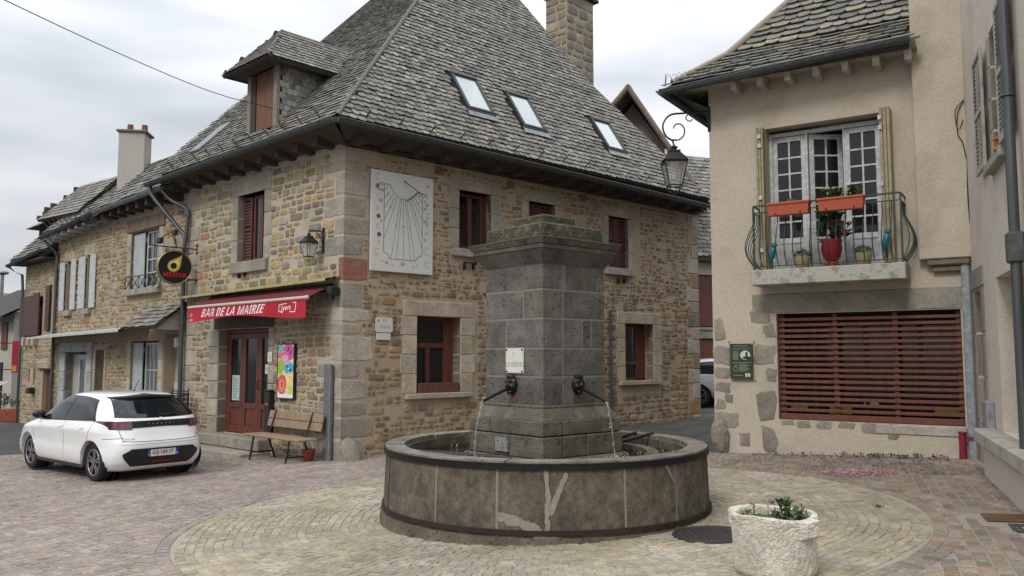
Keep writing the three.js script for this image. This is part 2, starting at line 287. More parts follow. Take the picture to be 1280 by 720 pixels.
// half-round gutter along local x
function gutterGeo(g, x0, x1, y0, y1, z, r) {
  const n = 8, P = (x, y, a, rr) => [x, y + Math.sin(a) * rr, z + Math.cos(a) * rr];
  const seg = Math.max(1, Math.round((x1 - x0) / 2)), rim = 0.012;
  for (let i = 0; i < n; i++) {
    const a = Math.PI + i / n * Math.PI, b = Math.PI + (i + 1) / n * Math.PI;
    g.quad(P(x0, y0, a, r), P(x0, y0, b, r), P(x1, y1, b, r), P(x1, y1, a, r)); g.quad(P(x0, y0, b, r - 0.006), P(x0, y0, a, r - 0.006), P(x1, y1, a, r - 0.006), P(x1, y1, b, r - 0.006));
  }
  g.tube([[x0, y0, z + r], [x1, y1, z + r]], rim, 6);
  for (const [x, y] of [[x0, y0], [x1, y1]]) for (let i = 0; i < n; i++) { const a = Math.PI + i / n * Math.PI, b = Math.PI + (i + 1) / n * Math.PI; g.tri([x, y, z], P(x, y, a, r), P(x, y, b, r)); }
  for (let s = 0; s <= seg * 2; s++) { const t = (s + 0.5) / (seg * 2 + 1), x = lerp(x0, x1, t), y = lerp(y0, y1, t); for (let i = 0; i < n; i++) { const a = Math.PI + i / n * Math.PI, b = Math.PI + (i + 1) / n * Math.PI; g.quad(P(x, y, a, r + 0.008), P(x, y, b, r + 0.008), P(x + 0.03, y, b, r + 0.008), P(x + 0.03, y, a, r + 0.008)); } }
}
const PAL = {
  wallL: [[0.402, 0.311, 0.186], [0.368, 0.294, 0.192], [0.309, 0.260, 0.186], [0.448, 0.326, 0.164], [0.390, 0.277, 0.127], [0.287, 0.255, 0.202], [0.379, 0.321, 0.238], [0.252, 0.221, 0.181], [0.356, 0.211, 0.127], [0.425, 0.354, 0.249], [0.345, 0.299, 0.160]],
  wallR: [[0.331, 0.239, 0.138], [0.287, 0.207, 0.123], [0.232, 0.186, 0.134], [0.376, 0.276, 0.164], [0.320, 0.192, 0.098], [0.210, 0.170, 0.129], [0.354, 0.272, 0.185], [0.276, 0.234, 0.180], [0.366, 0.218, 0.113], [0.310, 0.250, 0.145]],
  quoin: [[0.405, 0.362, 0.306], [0.375, 0.338, 0.29], [0.425, 0.378, 0.312], [0.35, 0.318, 0.275]],
  warm: [[0.47, 0.40, 0.31], [0.45, 0.385, 0.30], [0.49, 0.42, 0.33]],
  slate: [[0.286, 0.274, 0.241], [0.230, 0.222, 0.202], [0.336, 0.319, 0.274], [0.179, 0.174, 0.162], [0.375, 0.353, 0.302], [0.258, 0.249, 0.224], [0.302, 0.280, 0.235]],
  slateB: [[0.285, 0.272, 0.232], [0.225, 0.216, 0.19], [0.325, 0.31, 0.262], [0.255, 0.25, 0.225], [0.195, 0.187, 0.17], [0.33, 0.31, 0.225]],
  basalt: [[0.183, 0.172, 0.158], [0.167, 0.158, 0.145], [0.198, 0.185, 0.172], [0.176, 0.164, 0.152]],
  redSett: [[0.327, 0.273, 0.242], [0.302, 0.250, 0.225], [0.353, 0.295, 0.260], [0.289, 0.248, 0.227], [0.322, 0.275, 0.246], [0.358, 0.282, 0.231], [0.283, 0.252, 0.233]],
  rightSett: [[0.284, 0.226, 0.179], [0.252, 0.200, 0.163], [0.315, 0.247, 0.189], [0.231, 0.194, 0.163], [0.315, 0.210, 0.152], [0.273, 0.236, 0.194]],
  creamSett: [[0.393, 0.351, 0.276], [0.362, 0.323, 0.254], [0.423, 0.379, 0.300], [0.342, 0.303, 0.242], [0.403, 0.346, 0.263]],
};
// ---------------------------------------------------------------- ground, paving
const FC = [0.38, -9.55], CR = 3.95;
{
  const g = new G(), xs = [-300, -14, -5, 10, 300], zs = [-300, -40, 60];
  for (let i = 0; i < 4; i++) for (let j = 0; j < 2; j++) { const P = (x, z) => [x, GY(x, z), z]; g.quad(P(xs[i], zs[j + 1]), P(xs[i + 1], zs[j + 1]), P(xs[i + 1], zs[j]), P(xs[i], zs[j])); }
  structure('ground', g, m.asphalt);
}
const bedRed = M('joint_sand', { color: C(0.345, 0.30, 0.26), map: T.stucco, bumpMap: T.stuccoB, bumpScale: 0.004 });
const bedCream = M('joint_cream', { color: C(0.40, 0.355, 0.28), map: T.stucco, bumpMap: T.stuccoB, bumpScale: 0.004 });
const redPoly = [[-14, -15.2], [-11, -17.6], [-8.35, -20.35], [-3.2, -15.5], [-1.35, -17.2], [0.2, -16.1], [3.45, -14.5], [6.89, -12.32], [4.6, -6.8], [4.2, -1.5], [-14, -1.5]];
const covers = [[1.86, -7.86], [4.9, -8.0], [4.8, -7.45]];
function skipCover(x, z) { return Math.hypot(x - covers[0][0], z - covers[0][1]) < 0.37 || (Math.abs(x - 4.85) < 0.42 && Math.abs(z + 7.75) < 0.5); }
const clipX = (poly, x, keepLess) => { const o = []; for (let i = 0; i < poly.length; i++) { const a = poly[i], b = poly[(i + 1) % poly.length], ia = keepLess ? a[0] <= x : a[0] >= x, ib = keepLess ? b[0] <= x : b[0] >= x; if (ia) o.push(a); if (ia !== ib) { const t = (x - a[0]) / (b[0] - a[0]); o.push([x, lerp(a[1], b[1], t)]); } } return o; };
function flatPoly(g, poly, holes, lift) {
  const v2 = p => p.map(q => new THREE.Vector2(q[0], -q[1])); let c = v2(poly); if (THREE.ShapeUtils.area(c) < 0) c = c.reverse(); const hs = holes.map(h => { let q = v2(h); if (THREE.ShapeUtils.area(q) > 0) q = q.reverse(); return q; });
  const all = [...c, ...hs.flat()]; for (const t of THREE.ShapeUtils.triangulateShape(c, hs)) g.tri(...t.map(i => [all[i].x, GY(all[i].x, -all[i].y) + lift, -all[i].y]));
}
const circle = (cx, cz, r, n = 72) => Array.from({ length: n }, (_, i) => [cx + Math.cos(i / n * 6.28319) * r, cz + Math.sin(i / n * 6.28319) * r]);
const gRed = new G(); flatPoly(gRed, clipX(redPoly, -5, true), [], 0.004); flatPoly(gRed, clipX(redPoly, -5, false), [circle(...FC, CR)], 0.004);
const pavRed = structure('red_sett_paving', gRed, bedRed);
const gCr = new G(); flatPoly(gCr, circle(...FC, CR - 0.003), [], 0.004);
const pavCream = structure('cream_sett_paving', gCr, bedCream);
function settGeo(g, r, q, h, bev) {              // q: four [x, z] corners seen from above
  const cx = (q[0][0] + q[1][0] + q[2][0] + q[3][0]) / 4, cz = (q[0][1] + q[1][1] + q[2][1] + q[3][1]) / 4;
  const t = [0, 1, 2, 3].map(() => h + (r() - 0.5) * 0.010), sc = k => (p, i) => { const x = cx + (p[0] - cx) * k, z = cz + (p[1] - cz) * k; return [x, z, i]; };
  const w = Math.hypot(q[1][0] - q[0][0], q[1][1] - q[0][1]);
  const A = q.map(sc(1)).map(p => [p[0], GY(p[0], p[1]) + 0.001, p[1]]), B = q.map(sc(1 - bev * 0.5 / w)).map(p => [p[0], GY(p[0], p[1]) + t[p[2]] * 0.75, p[1]]), D = q.map(sc(1 - bev * 2 / w)).map(p => [p[0], GY(p[0], p[1]) + t[p[2]], p[1]]);
  for (let i = 0; i < 4; i++) { const j = (i + 1) % 4; g.quad(A[i], A[j], B[j], B[i]); g.quad(B[i], B[j], D[j], D[i]); } g.quad(D[0], D[1], D[2], D[3]);
}
function laySetts(parent, quads, seed, name) {   // nearest to the lens first: those become single parts
  const r = RNG(seed); quads.sort((a, b) => b.near - a.near); const rest = new G();
  quads.forEach((s, k) => { const g = k < MAX_SINGLE ? new G() : rest; g.col = s.col; settGeo(g, r, s.q, 0.010 + r() * 0.005, 0.011); if (k < MAX_SINGLE) mesh(name, g, m.sett, parent); });
  mesh(name + 's', rest, m.sett, parent).userData.kind = 'stuff';
}
const inView = (x, z) => z < -4.6 && Math.abs(x) < -z * 0.66 + 0.6;
const ccw = q => { let a = 0; for (let i = 0; i < 4; i++) { const p = q[i], s = q[(i + 1) % 4]; a += p[0] * s[1] - s[0] * p[1]; } return a > 0 ? q.slice().reverse() : q; };
const patch = RNG(5);
const blotch = (x, z, f, s) => vnoise(x * f + 100, z * f + 100, 4096, s);
{ // red setts: courses along the bar front on the left, along the right-hand house on the right
  const r = RNG(77), list = [];
  for (const [dx, dz, w0, l0, right] of [[-0.727, -0.687, 0.098, 0.125, false], [-0.381, 0.924, 0.118, 0.155, true]]) {
    for (let a = -24; a < 24; a += w0) {
      let b = -24 + r() * l0;
      while (b < 24) {
        const l = l0 * (0.72 + r() * 0.6), wob = 0.03 * Math.sin(b * 0.9 + a * 0.3), ca = a + wob, cb = b + l / 2, x = -dz * ca + dx * cb, z = dx * ca + dz * cb - 9; b += l;
        const isR = x > 2.2 && z > -13.6 - (x - 3.4) * -0.6 && (x > 3.2 || z > -8);
        if (right !== isR || !inView(x, z) || !inPoly([x, z], redPoly) || Math.hypot(x - FC[0], z - FC[1]) < CR + 0.24 || skipCover(x, z)) continue;
        const j = 0.005 + r() * 0.004, h = w0 / 2 - j, e = l / 2 - j, q = [[-h, -e], [h, -e], [h, e], [-h, e]].map(([p, s]) => { const pa = ca + p + (r() - 0.5) * 0.012, pb = cb + s + (r() - 0.5) * 0.014; return [-dz * pa + dx * pb, dx * pa + dz * pb - 9]; });
        const bl = blotch(x, z, 0.55, 3), bs = blotch(x, z, 1.9, 8); let c = jit(pick(right ? PAL.rightSett : PAL.redSett, r), r, right ? 0.34 : 0.22);
        const k = 0.86 + 0.26 * bl; c = [c[0] * k, c[1] * k * (1 + 0.08 * (bs - 0.5)), c[2] * k];
        if (right && bl * 0.6 + bs * 0.4 > 0.56 && z < -8) c = [c[0] * 0.82, c[1] * 0.95, c[2] * 0.72];          // mossy patch
        list.push({ q: ccw(q), col: c, near: z - Math.abs(x) * 0.05 });
      }
    }
  }
  for (const rr of [CR + 0.005, CR + 0.125]) for (let a = 0; a < 6.283; ) { // border courses round the circle
    const l = 0.13 + r() * 0.07, da = l / (rr + 0.06), a0 = a + 0.004, a1 = a + da - 0.004; a += da; const P = (t, k) => [FC[0] + Math.cos(t) * k, FC[1] + Math.sin(t) * k], q = [P(a0, rr), P(a1, rr), P(a1, rr + 0.11), P(a0, rr + 0.11)], c = P((a0 + a1) / 2, rr);
    if (!inView(...c) || !inPoly(c, redPoly) || skipCover(...c)) continue; list.push({ q: ccw(q), col: jit(pick(c[0] > 2 ? PAL.rightSett : PAL.redSett, r), r, 0.3), near: c[1] });
  }
  laySetts(pavRed, list, 78, 'red_sett');
}
{ // cream setts: rings round the fountain
  const r = RNG(91), list = [];
  for (let rr = 1.74; rr < CR - 0.05; rr += 0.0905) for (let a = r(), aEnd = a + 6.283; a < aEnd - 0.02; ) {
    const l = 0.08 + r() * 0.06, da = l / (rr + 0.045), j = 0.004 / rr, a0 = a + j, a1 = a + da - j; a += da; const P = (t, k) => [FC[0] + Math.cos(t) * (k + 0.03 * Math.sin(t * 9 + k)) + (r() - 0.5) * 0.014, FC[1] + Math.sin(t) * (k + 0.03 * Math.sin(t * 9 + k)) + (r() - 0.5) * 0.014];
    const q = [P(a0, rr + 0.003), P(a1, rr + 0.003), P(a1, rr + 0.087), P(a0, rr + 0.087)], c = P((a0 + a1) / 2, rr);
    if (!inView(...c) || skipCover(...c)) continue;
    const bl = blotch(c[0], c[1], 0.8, 13), bs = blotch(c[0], c[1], 2.4, 17), k = 0.8 + 0.34 * bl + 0.12 * (bs - 0.5), k2 = jit(pick(PAL.creamSett, r), r, 0.2);
    list.push({ q: ccw(q), col: [k2[0] * k, k2[1] * k * 1.0, k2[2] * k * (0.9 + 0.16 * bs)], near: c[1] });
  }
  laySetts(pavCream, list, 92, 'cream_sett');
}
{ // covers let into the paving
  const mh = thing('manhole_cover', 'round cast iron manhole cover in the cream setts beside the fountain', 'manhole cover', [covers[0][0], GY(covers[0][0], covers[0][1]), covers[0][1]]);
  const ironD = M('cast_iron', { color: C(0.075, 0.062, 0.062), metalness: 0.4, roughness: 0.7, map: T.fine });
  part('rim', ironD, mh, g => g.add(new THREE.TorusGeometry(0.345, 0.018, 6, 36), mat4(0, 0.012, 0, Math.PI / 2)));
  part('lid', ironD, mh, g => { g.cyl(0, 0.002, 0.016, 0, 0.33, 0.33, 36); for (let i = -5; i <= 5; i++) for (let k = -5; k <= 5; k++) if (Math.hypot(i, k) < 5.4) g.box(i * 0.056 - 0.018, i * 0.056 + 0.018, 0.014, 0.021, k * 0.056 - 0.018, k * 0.056 + 0.018, 0.004); });
  const dr = thing('drain_cover', 'rectangular rusty metal cover in the setts beside the drain grate', 'drain cover', [4.9, GY(4.9, -8.0) + 0.006, -8.0], -0.39);
  part('plate', M('rusty_plate', { color: C(0.15, 0.09, 0.045), metalness: 0.3, roughness: 0.8, map: T.stone }), dr, g => g.box(-0.36, 0.36, 0.002, 0.014, -0.19, 0.19, 0.004));
  const gr = thing('drain_grate', 'small grey slotted drain grate in the setts by the rusty cover', 'drain grate', [4.8, GY(4.8, -7.5) + 0.006, -7.5], -0.39);
  part('frame', m.zinc, gr, g => { g.box(-0.3, 0.3, 0.0, 0.016, -0.17, -0.13); g.box(-0.3, 0.3, 0.0, 0.016, 0.13, 0.17); g.box(-0.3, -0.26, 0, 0.016, -0.129, 0.129); g.box(0.26, 0.3, 0, 0.016, -0.129, 0.129); });
  for (const o of [mh, dr, gr]) o.quaternion.premultiply(new THREE.Quaternion().setFromUnitVectors(V(0, 1, 0), V(-0.04, 1, -0.01).normalize()));
  for (let i = 0; i < 9; i++) part('bar', m.zinc, gr, g => g.box(-0.24 + i * 0.058, -0.215 + i * 0.058, 0.001, 0.014, -0.128, 0.128));
}
// ---------------------------------------------------------------- fountain
{
  const FY = GY(...FC), r = mkR(303);
  const fo = thing('stone_fountain', 'round grey stone fountain with square central pillar and two spouts', 'fountain', [FC[0], 0, FC[1]], Math.atan2(-FC[0], -FC[1] + 0) + 0);
  // local z points to the camera side: rotate so that +z faces (0,0)
  fo.rotation.y = Math.atan2(-FC[0], -FC[1]);
  const R0 = 1.835, R1 = 1.80, yB = -0.30, yT = 0.672, deg = Math.PI / 180;
  const arc = (g, a0, a1, ra, rb, y0, y1, n, topIn) => {    // ring segment, outer radius ra at y0 to rb at y1, inner radius topIn
    const P = (a, k, y) => [Math.sin(a) * k, y, Math.cos(a) * k];
    const Q = (a, k, y, nn) => ({ p: P(a, k, y), n: nn });
    for (let i = 0; i < n; i++) {
      const a = lerp(a0, a1, i / n), b = lerp(a0, a1, (i + 1) / n);
      const face = (pa, pb, pc, pd, na, nb, uvs) => { const pp = [pa, pb, pc, pa, pc, pd], ns = [na, nb, nb, na, nb, na], us = [uvs[0], uvs[1], uvs[2], uvs[0], uvs[2], uvs[3]]; pp.forEach((q, k) => { g.p.push(...q); g.n.push(...ns[k]); g.u.push(...us[k]); g.c.push(...g.col); }); };
      const nA = [Math.sin(a), 0, Math.cos(a)], nB = [Math.sin(b), 0, Math.cos(b)];
      face(P(a, ra, y0), P(b, ra, y0), P(b, rb, y1), P(a, rb, y1), nA, nB, [[a * ra, y0], [b * ra, y0], [b * ra, y1], [a * ra, y1]]);
      face(P(b, topIn, y0), P(a, topIn, y0), P(a, topIn, y1), P(b, topIn, y1), nB.map(v => -v), nA.map(v => -v), [[b * ra, y0], [a * ra, y0], [a * ra, y1], [b * ra, y1]]);
      g.quad(P(a, rb, y1), P(b, rb, y1), P(b, topIn, y1), P(a, topIn, y1)); g.quad(P(b, ra, y0), P(a, ra, y0), P(a, topIn, y0), P(b, topIn, y0));
    }
    for (const [a, f] of [[a0, 1], [a1, -1]]) { const q = [P(a, topIn, y0), P(a, ra, y0), P(a, rb, y1), P(a, topIn, y1)]; g.quad(...(f > 0 ? q : q.reverse())); }
  };
  // stained faces: grain, rust runs under the iron hoop, damp and dirt in patches (angle x height map)
  const TW = 2048, TH = 160, stain = new Uint8Array(TW * TH * 4), rr = RNG(9);
  const runs = []; for (let i = 0; i < 60; i++) runs.push([rr() * TW, 2 + rr() * rr() * 9, 0.15 + rr() * 0.4, 0.15 + rr() * 0.55]);
  const near = Array.from({ length: TW }, (_, i) => runs.filter(q => { const d = Math.abs(i - q[0]); return Math.min(d, TW - d) < q[1] * 2 + 6; }));
  for (let j = 0; j < TH; j++) for (let i = 0; i < TW; i++) {
    const u = i / TW, v = j / TH, f = fbm(u, v * 0.07, 60, 4, 201, 0.6), g2 = fbm(u, v * 0.07, 150, 3, 207, 0.85), bl = fbm(u, v * 0.07, 14, 4, 211);
    let q = 0.60 + 0.18 * f + 0.42 * (g2 - 0.5) - 0.12 * smooth(0.5, 0.72, bl), rs = 0;
    for (const [x, w, len, k] of near[i]) { let d = Math.abs(i - x - 4 * Math.sin(j * 0.03 + x)); d = Math.min(d, TW - d); if (d < w * 2) rs = Math.max(rs, k * Math.exp(-d * d / w / w * 1.4) * smooth(1 - len, 1.0, v) * smooth(0.25, 0.6, fbm(u, v * 0.07, 90, 3, 223) + 0.2)); }
    const moss = smooth(0.5, 0.66, fbm(u, v * 0.07, 34, 4, 227)) * smooth(0.30, 0.02, v) * 0.5;
    const o = (j * TW + i) * 4; stain[o] = clamp(lerp(q, q * 0.95 + 0.06, rs) * (1 - moss * 0.35)) * 255; stain[o + 1] = clamp(lerp(q * 0.985, q * 0.58, rs) * (1 - moss * 0.25)) * 255; stain[o + 2] = clamp(lerp(q * 0.94, q * 0.40, rs) * (1 - moss * 0.5)) * 255; stain[o + 3] = 255;
  }
  const sT = new THREE.DataTexture(stain, TW, TH); sT.wrapS = THREE.RepeatWrapping; sT.magFilter = THREE.LinearFilter; sT.minFilter = THREE.LinearMipmapLinearFilter; sT.generateMipmaps = true; sT.colorSpace = THREE.SRGBColorSpace; sT.needsUpdate = true;
  const panelM = M('stained_basalt', { vertexColors: true, map: sT, bumpMap: (() => { const t = T.basaltB.clone(); t.repeat.set(11.5, 0.75); t.needsUpdate = true; return t; })(), bumpScale: 0.006, roughness: 0.85 });
  const joints = [-66, -36, -14.5, 0.5, 24.5, 45, 73, 101, 129, 157, 186, 214, 240, 267, 294];
  for (let i = 0; i < joints.length; i++) {
    const a0 = joints[i], a1 = i + 1 < joints.length ? joints[i + 1] : joints[0] + 360, d = 0.45;
    part('basin_panel', panelM, fo, g => { g.col = jit([0.235, 0.206, 0.166], r, 0.14); arc(g, (a0 + d) * deg, (a1 - d) * deg, R0, R1, yB, yT - 0.05, 12, 1.56); g.uvScale((u, v) => [u / R0 / 6.28319 + 0.5, clamp((v - yB - 0.2) / 0.75, 0.01, 0.99)]); });
  }
  const mort = M('pale_mortar', { color: C(0.30, 0.265, 0.21), map: T.stucco, bumpMap: T.stuccoB, bumpScale: 0.01 });
  joints.forEach(a => part('joint', mort, fo, g => { const w = 0.55 + r() * 0.35; arc(g, (a - w) * deg, (a + w) * deg, R0 - 0.004 - r() * 0.006, R1 - 0.004, yB, yT - 0.055, 1, 1.6); }));
  // mended crack, a pale fork of mortar smeared over the front stone
  {
    const strip = pts => {
      const g = new G(), R = q => lerp(R0, R1, (q - yB) / (yT - yB)) + 0.005, q2 = [];
      for (let i = 0; i < pts.length - 1; i++) for (let k = 0; k < 4; k++) q2.push([0, 1, 2].map(c => lerp(pts[i][c], pts[i + 1][c], k / 4))); q2.push(pts[pts.length - 1]);
      const P = (x, y) => [Math.sin(x / R0) * R(y), y, Math.cos(x / R0) * R(y)], E = q2.map(([a, y, w], i) => { const A = q2[Math.max(0, i - 1)], B = q2[Math.min(q2.length - 1, i + 1)], dx = (B[0] - A[0]) * deg * R0, dy = B[1] - A[1], l = Math.hypot(dx, dy) || 1, h = w * 0.026, x = a * deg * R0, u = h * (0.7 + r() * 0.6), v = h * (0.7 + r() * 0.6); return [[x - dy / l * u, y + dx / l * u], [x + dy / l * v, y - dx / l * v]]; });
      for (let i = 0; i < E.length - 1; i++) g.quad(P(...E[i][1]), P(...E[i + 1][1]), P(...E[i + 1][0]), P(...E[i][0])); mesh('mended_crack', g, mort, fo);
    };
    strip([[0.2, -0.03, 0.7], [0.6, 0.10, 0.9], [0.3, 0.22, 0.7], [0.9, 0.34, 1.0], [0.4, 0.47, 0.7], [0.3, 0.6, 1.0]]);
    strip([[1.2, 0.19, 1.0], [2.6, 0.30, 1.15], [3.9, 0.40, 0.9], [5.0, 0.48, 1.0], [6.3, 0.57, 0.7]]);
    strip([[-14.3, 0.17, 1.4], [-11, 0.15, 1.9], [-7, 0.11, 1.3], [-4, 0.07, 1.9], [-1.2, 0.03, 1.4]]);
    strip([[-3.6, -0.01, 0.8], [-1, 0.0, 1.0], [2, -0.01, 0.5], [4.5, -0.01, 0.2]]);
    strip([[-2.3, 0.0, 1.2], [-2.1, 0.05, 0.8], [-1.9, 0.09, 0.3]]);
    strip([[40.5, 0.59, 0.6], [42.5, 0.50, 0.5], [44, 0.42, 0.4]]); strip([[44.6, 0.16, 0.3], [44.6, 0.05, 0.9], [44.6, -0.03, 1.1]]);
  }
  // rim stones
  const rimJ = [-80, -48, -12, 22, 58, 95, 130, 168, 205, 240];
  rimJ.forEach((a, i) => part('rim_stone', m.basalt, fo, g => { const b = i + 1 < rimJ.length ? rimJ[i + 1] : rimJ[0] + 360; g.col = jit([0.28, 0.255, 0.215], r, 0.2); arc(g, (a + 0.25) * deg, (b - 0.25) * deg, R1 + 0.014, R1 + 0.008, yT - 0.06, yT + (r() - 0.5) * 0.006, 14, 1.60 - r() * 0.03); }));
  const hoopM = M('black_hoop', { color: C(0.018, 0.018, 0.022), metalness: 0.5, roughness: 0.55, map: T.fine }), hoopL = M('rusty_hoop', { color: C(0.045, 0.026, 0.022), metalness: 0.3, roughness: 0.8, map: T.stone });
  const hoop = (name, mt, y0, y1, k, tilt) => part(name, mt, fo, g => { arc(g, 0, Math.PI * 2, k, k - 0.002, y0, y1, 96, k - 0.03); });
  hoop('upper_hoop', hoopM, 0.595, 0.655, R1 + 0.026); hoop('lower_hoop', hoopL, 0.005, 0.05, R0 + 0.010);
  part('basin_foot', m.basalt, fo, g => { g.col = [0.21, 0.18, 0.135]; arc(g, 0, Math.PI * 2, R0 + 0.045, R0 + 0.02, -0.42, -0.02, 72, 1.6); });
  part('basin_floor', m.basalt, fo, g => { g.col = [0.20, 0.20, 0.12]; g.cyl(0, -0.1, 0.22, 0, 1.6, 1.6, 64); });
  // water: gently rippled surface with real depth
  part('water', M('water', { color: C(0.75, 0.8, 0.66), transmission: 1, roughness: 0.04, ior: 1.33, thickness: 0.3, attenuationColor: C(0.25, 0.28, 0.12), attenuationDistance: 0.6, phys: true, bumpMap: tex(512, 0.9, (u, v) => 0.6 * fbm(u, v, 9, 4, 401) + 0.4 * fbm(u, v, 31, 2, 409), false), bumpScale: 0.022 }), fo, g => { g.cyl(0, 0.20, 0.53, 0, 1.595, 1.595, 72); g.uvScale((u, v, x, y, z) => [x, z]); });
  const wetDirt = M('floating_scum', { color: C(0.34, 0.34, 0.27), roughness: 0.6 });
  part('bubbles', wetDirt, fo, g => { for (let i = 0; i < 420; i++) { const a = (r() * 1.2 - 0.6 + (i % 2 ? 2.0 : -1.9) + (i % 5 === 0 ? r() * 6 : 0)), k = 0.75 + r() * 0.8; const x = Math.sin(a * 0.5) * k, z = Math.cos(a * 0.5) * k, s = 0.005 + r() * 0.010; g.add(new THREE.SphereGeometry(s, 5, 3), mat4(x, 0.531, z)); } }).userData.kind = 'stuff';
  // pillar, turned with its corner to the viewer
  const ang = -fo.rotation.y - 0.858, ca = Math.cos(ang), sa = Math.sin(ang);
  const rot = (g, from = 0) => { for (let i = from; i < g.p.length; i += 3) { const x = g.p[i], z = g.p[i + 2], nx = g.n[i], nz = g.n[i + 2]; g.p[i] = x * ca + z * sa; g.p[i + 2] = -x * sa + z * ca; g.n[i] = nx * ca + nz * sa; g.n[i + 2] = -nx * sa + nz * ca; } return g; };
  const PB = (name, col, x0, x1, y0, y1, z0, z1, b = 0.01, mt = m.basalt) => part(name, mt, fo, g => { g.col = col; g.box(x0, x1, y0, y1, z0, z1, b); const o = r() * 3; g.uvScale((u, v) => [u + o, v + o * 0.6]); rot(g); });
  const frustum = (name, col, h0, h1, y0, y1, mt = m.basalt) => part(name, mt, fo, g => { g.col = col; const P = (s, t, h, y) => [s * h, y, t * h], cs = [[-1, 1], [1, 1], [1, -1], [-1, -1]]; for (let i = 0; i < 4; i++) { const a = cs[i], b = cs[(i + 1) % 4]; g.quad(P(...a, h0, y0), P(...b, h0, y0), P(...b, h1, y1), P(...a, h1, y1)); } g.quad(...cs.map(q => P(...q, h1, y1))); g.quad(...cs.slice().reverse().map(q => P(...q, h0, y0))); rot(g); });
  const bas = () => jit(pick(PAL.basalt, r), r, 0.14), damp = () => jit([0.18, 0.157, 0.122], r, 0.22), hs = 0.487, hp = 0.622;
  // submerged step, plinth courses (each face split into blocks), chamfer
  const ringBlocks = (name, h, y0, y1, cutsA, cutsB, colf, th = 0.3, gap = 0.004) => {
    const row = (cuts, side) => { const cc = [-h, ...cuts, h]; for (let i = 0; i < cc.length - 1; i++) { const a = cc[i] + (i ? gap : 0), b = cc[i + 1] - (i < cc.length - 2 ? gap : 0); if (side === 0) PB(name, colf(), a, b, y0 + gap, y1 - gap, h - th, h); if (side === 1) PB(name, colf(), h - th, h, y0 + gap, y1 - gap, i === cc.length - 2 ? -h : -h + 0, h - th - gap * 2); } };
    row(cutsA, 0);
    const cB = [-h, ...cutsB, h - th - gap * 2]; for (let i = 0; i < cB.length - 1; i++) PB(name, colf(), h - th, h, y0 + gap, y1 - gap, cB[i] + (i ? gap : 0), cB[i + 1] - (i < cB.length - 2 ? gap : 0));
    PB('core_block', colf(), -h + 0.002, h - th - gap * 2, y0 + gap, y1 - gap, -h + 0.002, h - th - gap * 2);
  };
  // local after rotation: +z face = left visible face, +x face = right visible face
  PB('step_stone', damp(), -hp - 0.06, hp + 0.06, 0.2, 0.565, -hp - 0.06, hp + 0.06, 0.03);
  ringBlocks('plinth_block', hp, 0.565, 0.80, [0.06], [-0.05], damp);
  ringBlocks('plinth_block', hp - 0.006, 0.80, 0.965, [-0.25], [-0.3], damp);
  frustum('plinth_chamfer', damp(), hp - 0.02, hs + 0.02, 0.965, 1.085);
  PB('plinth_top', damp(), -hs - 0.012, hs + 0.012, 1.085, 1.115, -hs - 0.012, hs + 0.012, 0.006);
  const courses = [1.115, 1.425, 1.735, 2.06, 2.375, 2.66], cutsA = [[], [0.0], [-0.12], [0.17], []], cutsB = [[-0.05], [], [0.12, 0.27], [], [-0.15]];
  for (let i = 0; i < 5; i++) ringBlocks('pillar_block', hs, courses[i], courses[i + 1], cutsA[i].map(v => v), cutsB[i].map(v => -v).sort((p, q2) => p - q2), bas);
  part('pillar_mortar', M('grey_mortar', { color: C(0.24, 0.225, 0.20), map: T.stucco, bumpMap: T.stuccoB, bumpScale: 0.006 }), fo, g => { g.box(-hs + 0.004, hs - 0.004, 0.57, 2.66, -hs + 0.004, hs - 0.004); rot(g); });
  frustum('cornice_cove', jit([0.15, 0.145, 0.135], r, 0.1), hs + 0.005, hs + 0.10, 2.655, 2.80);
  const corM = M('cornice_stone', { vertexColors: true, map: T.basalt, bumpMap: T.basaltB, bumpScale: 0.01 });
  PB('cornice', [0.16, 0.15, 0.125], -0.60, 0.60, 2.80, 2.86, -0.60, 0.60, 0.012, corM); frustum('cornice_lip', [0.155, 0.145, 0.12], 0.605, 0.635, 2.86, 2.915, corM);
  PB('cornice_top', [0.12, 0.115, 0.075], -0.637, 0.637, 2.915, 2.932, -0.637, 0.637, 0.005, corM);
  // lichen-grown capping stones
  const lichT = tex(512, 0.9, (u, v) => { const a = 0.6 * smooth(0.60, 0.66, fbm(u, v, 16, 4, 301, 0.6)), b = fbm(u, v, 7, 4, 303), g2 = fbm(u, v, 60, 2, 305), q = 0.34 + 0.3 * b + 0.25 * (g2 - 0.5); return [lerp(q, 0.82, a), lerp(q * 0.98, 0.82, a), lerp(q * 0.80, 0.74, a)]; });
  const lich = M('lichen_stone', { vertexColors: true, map: lichT, bumpMap: T.basaltB, bumpScale: 0.012 });
  PB('cap_stone', [0.30, 0.29, 0.27], -0.485, 0.485, 2.932, 3.115, -0.485, 0.485, 0.02, lich); PB('cap_stone', [0.26, 0.25, 0.22], -0.25, 0.27, 3.115, 3.25, -0.25, 0.27, 0.02, lich);
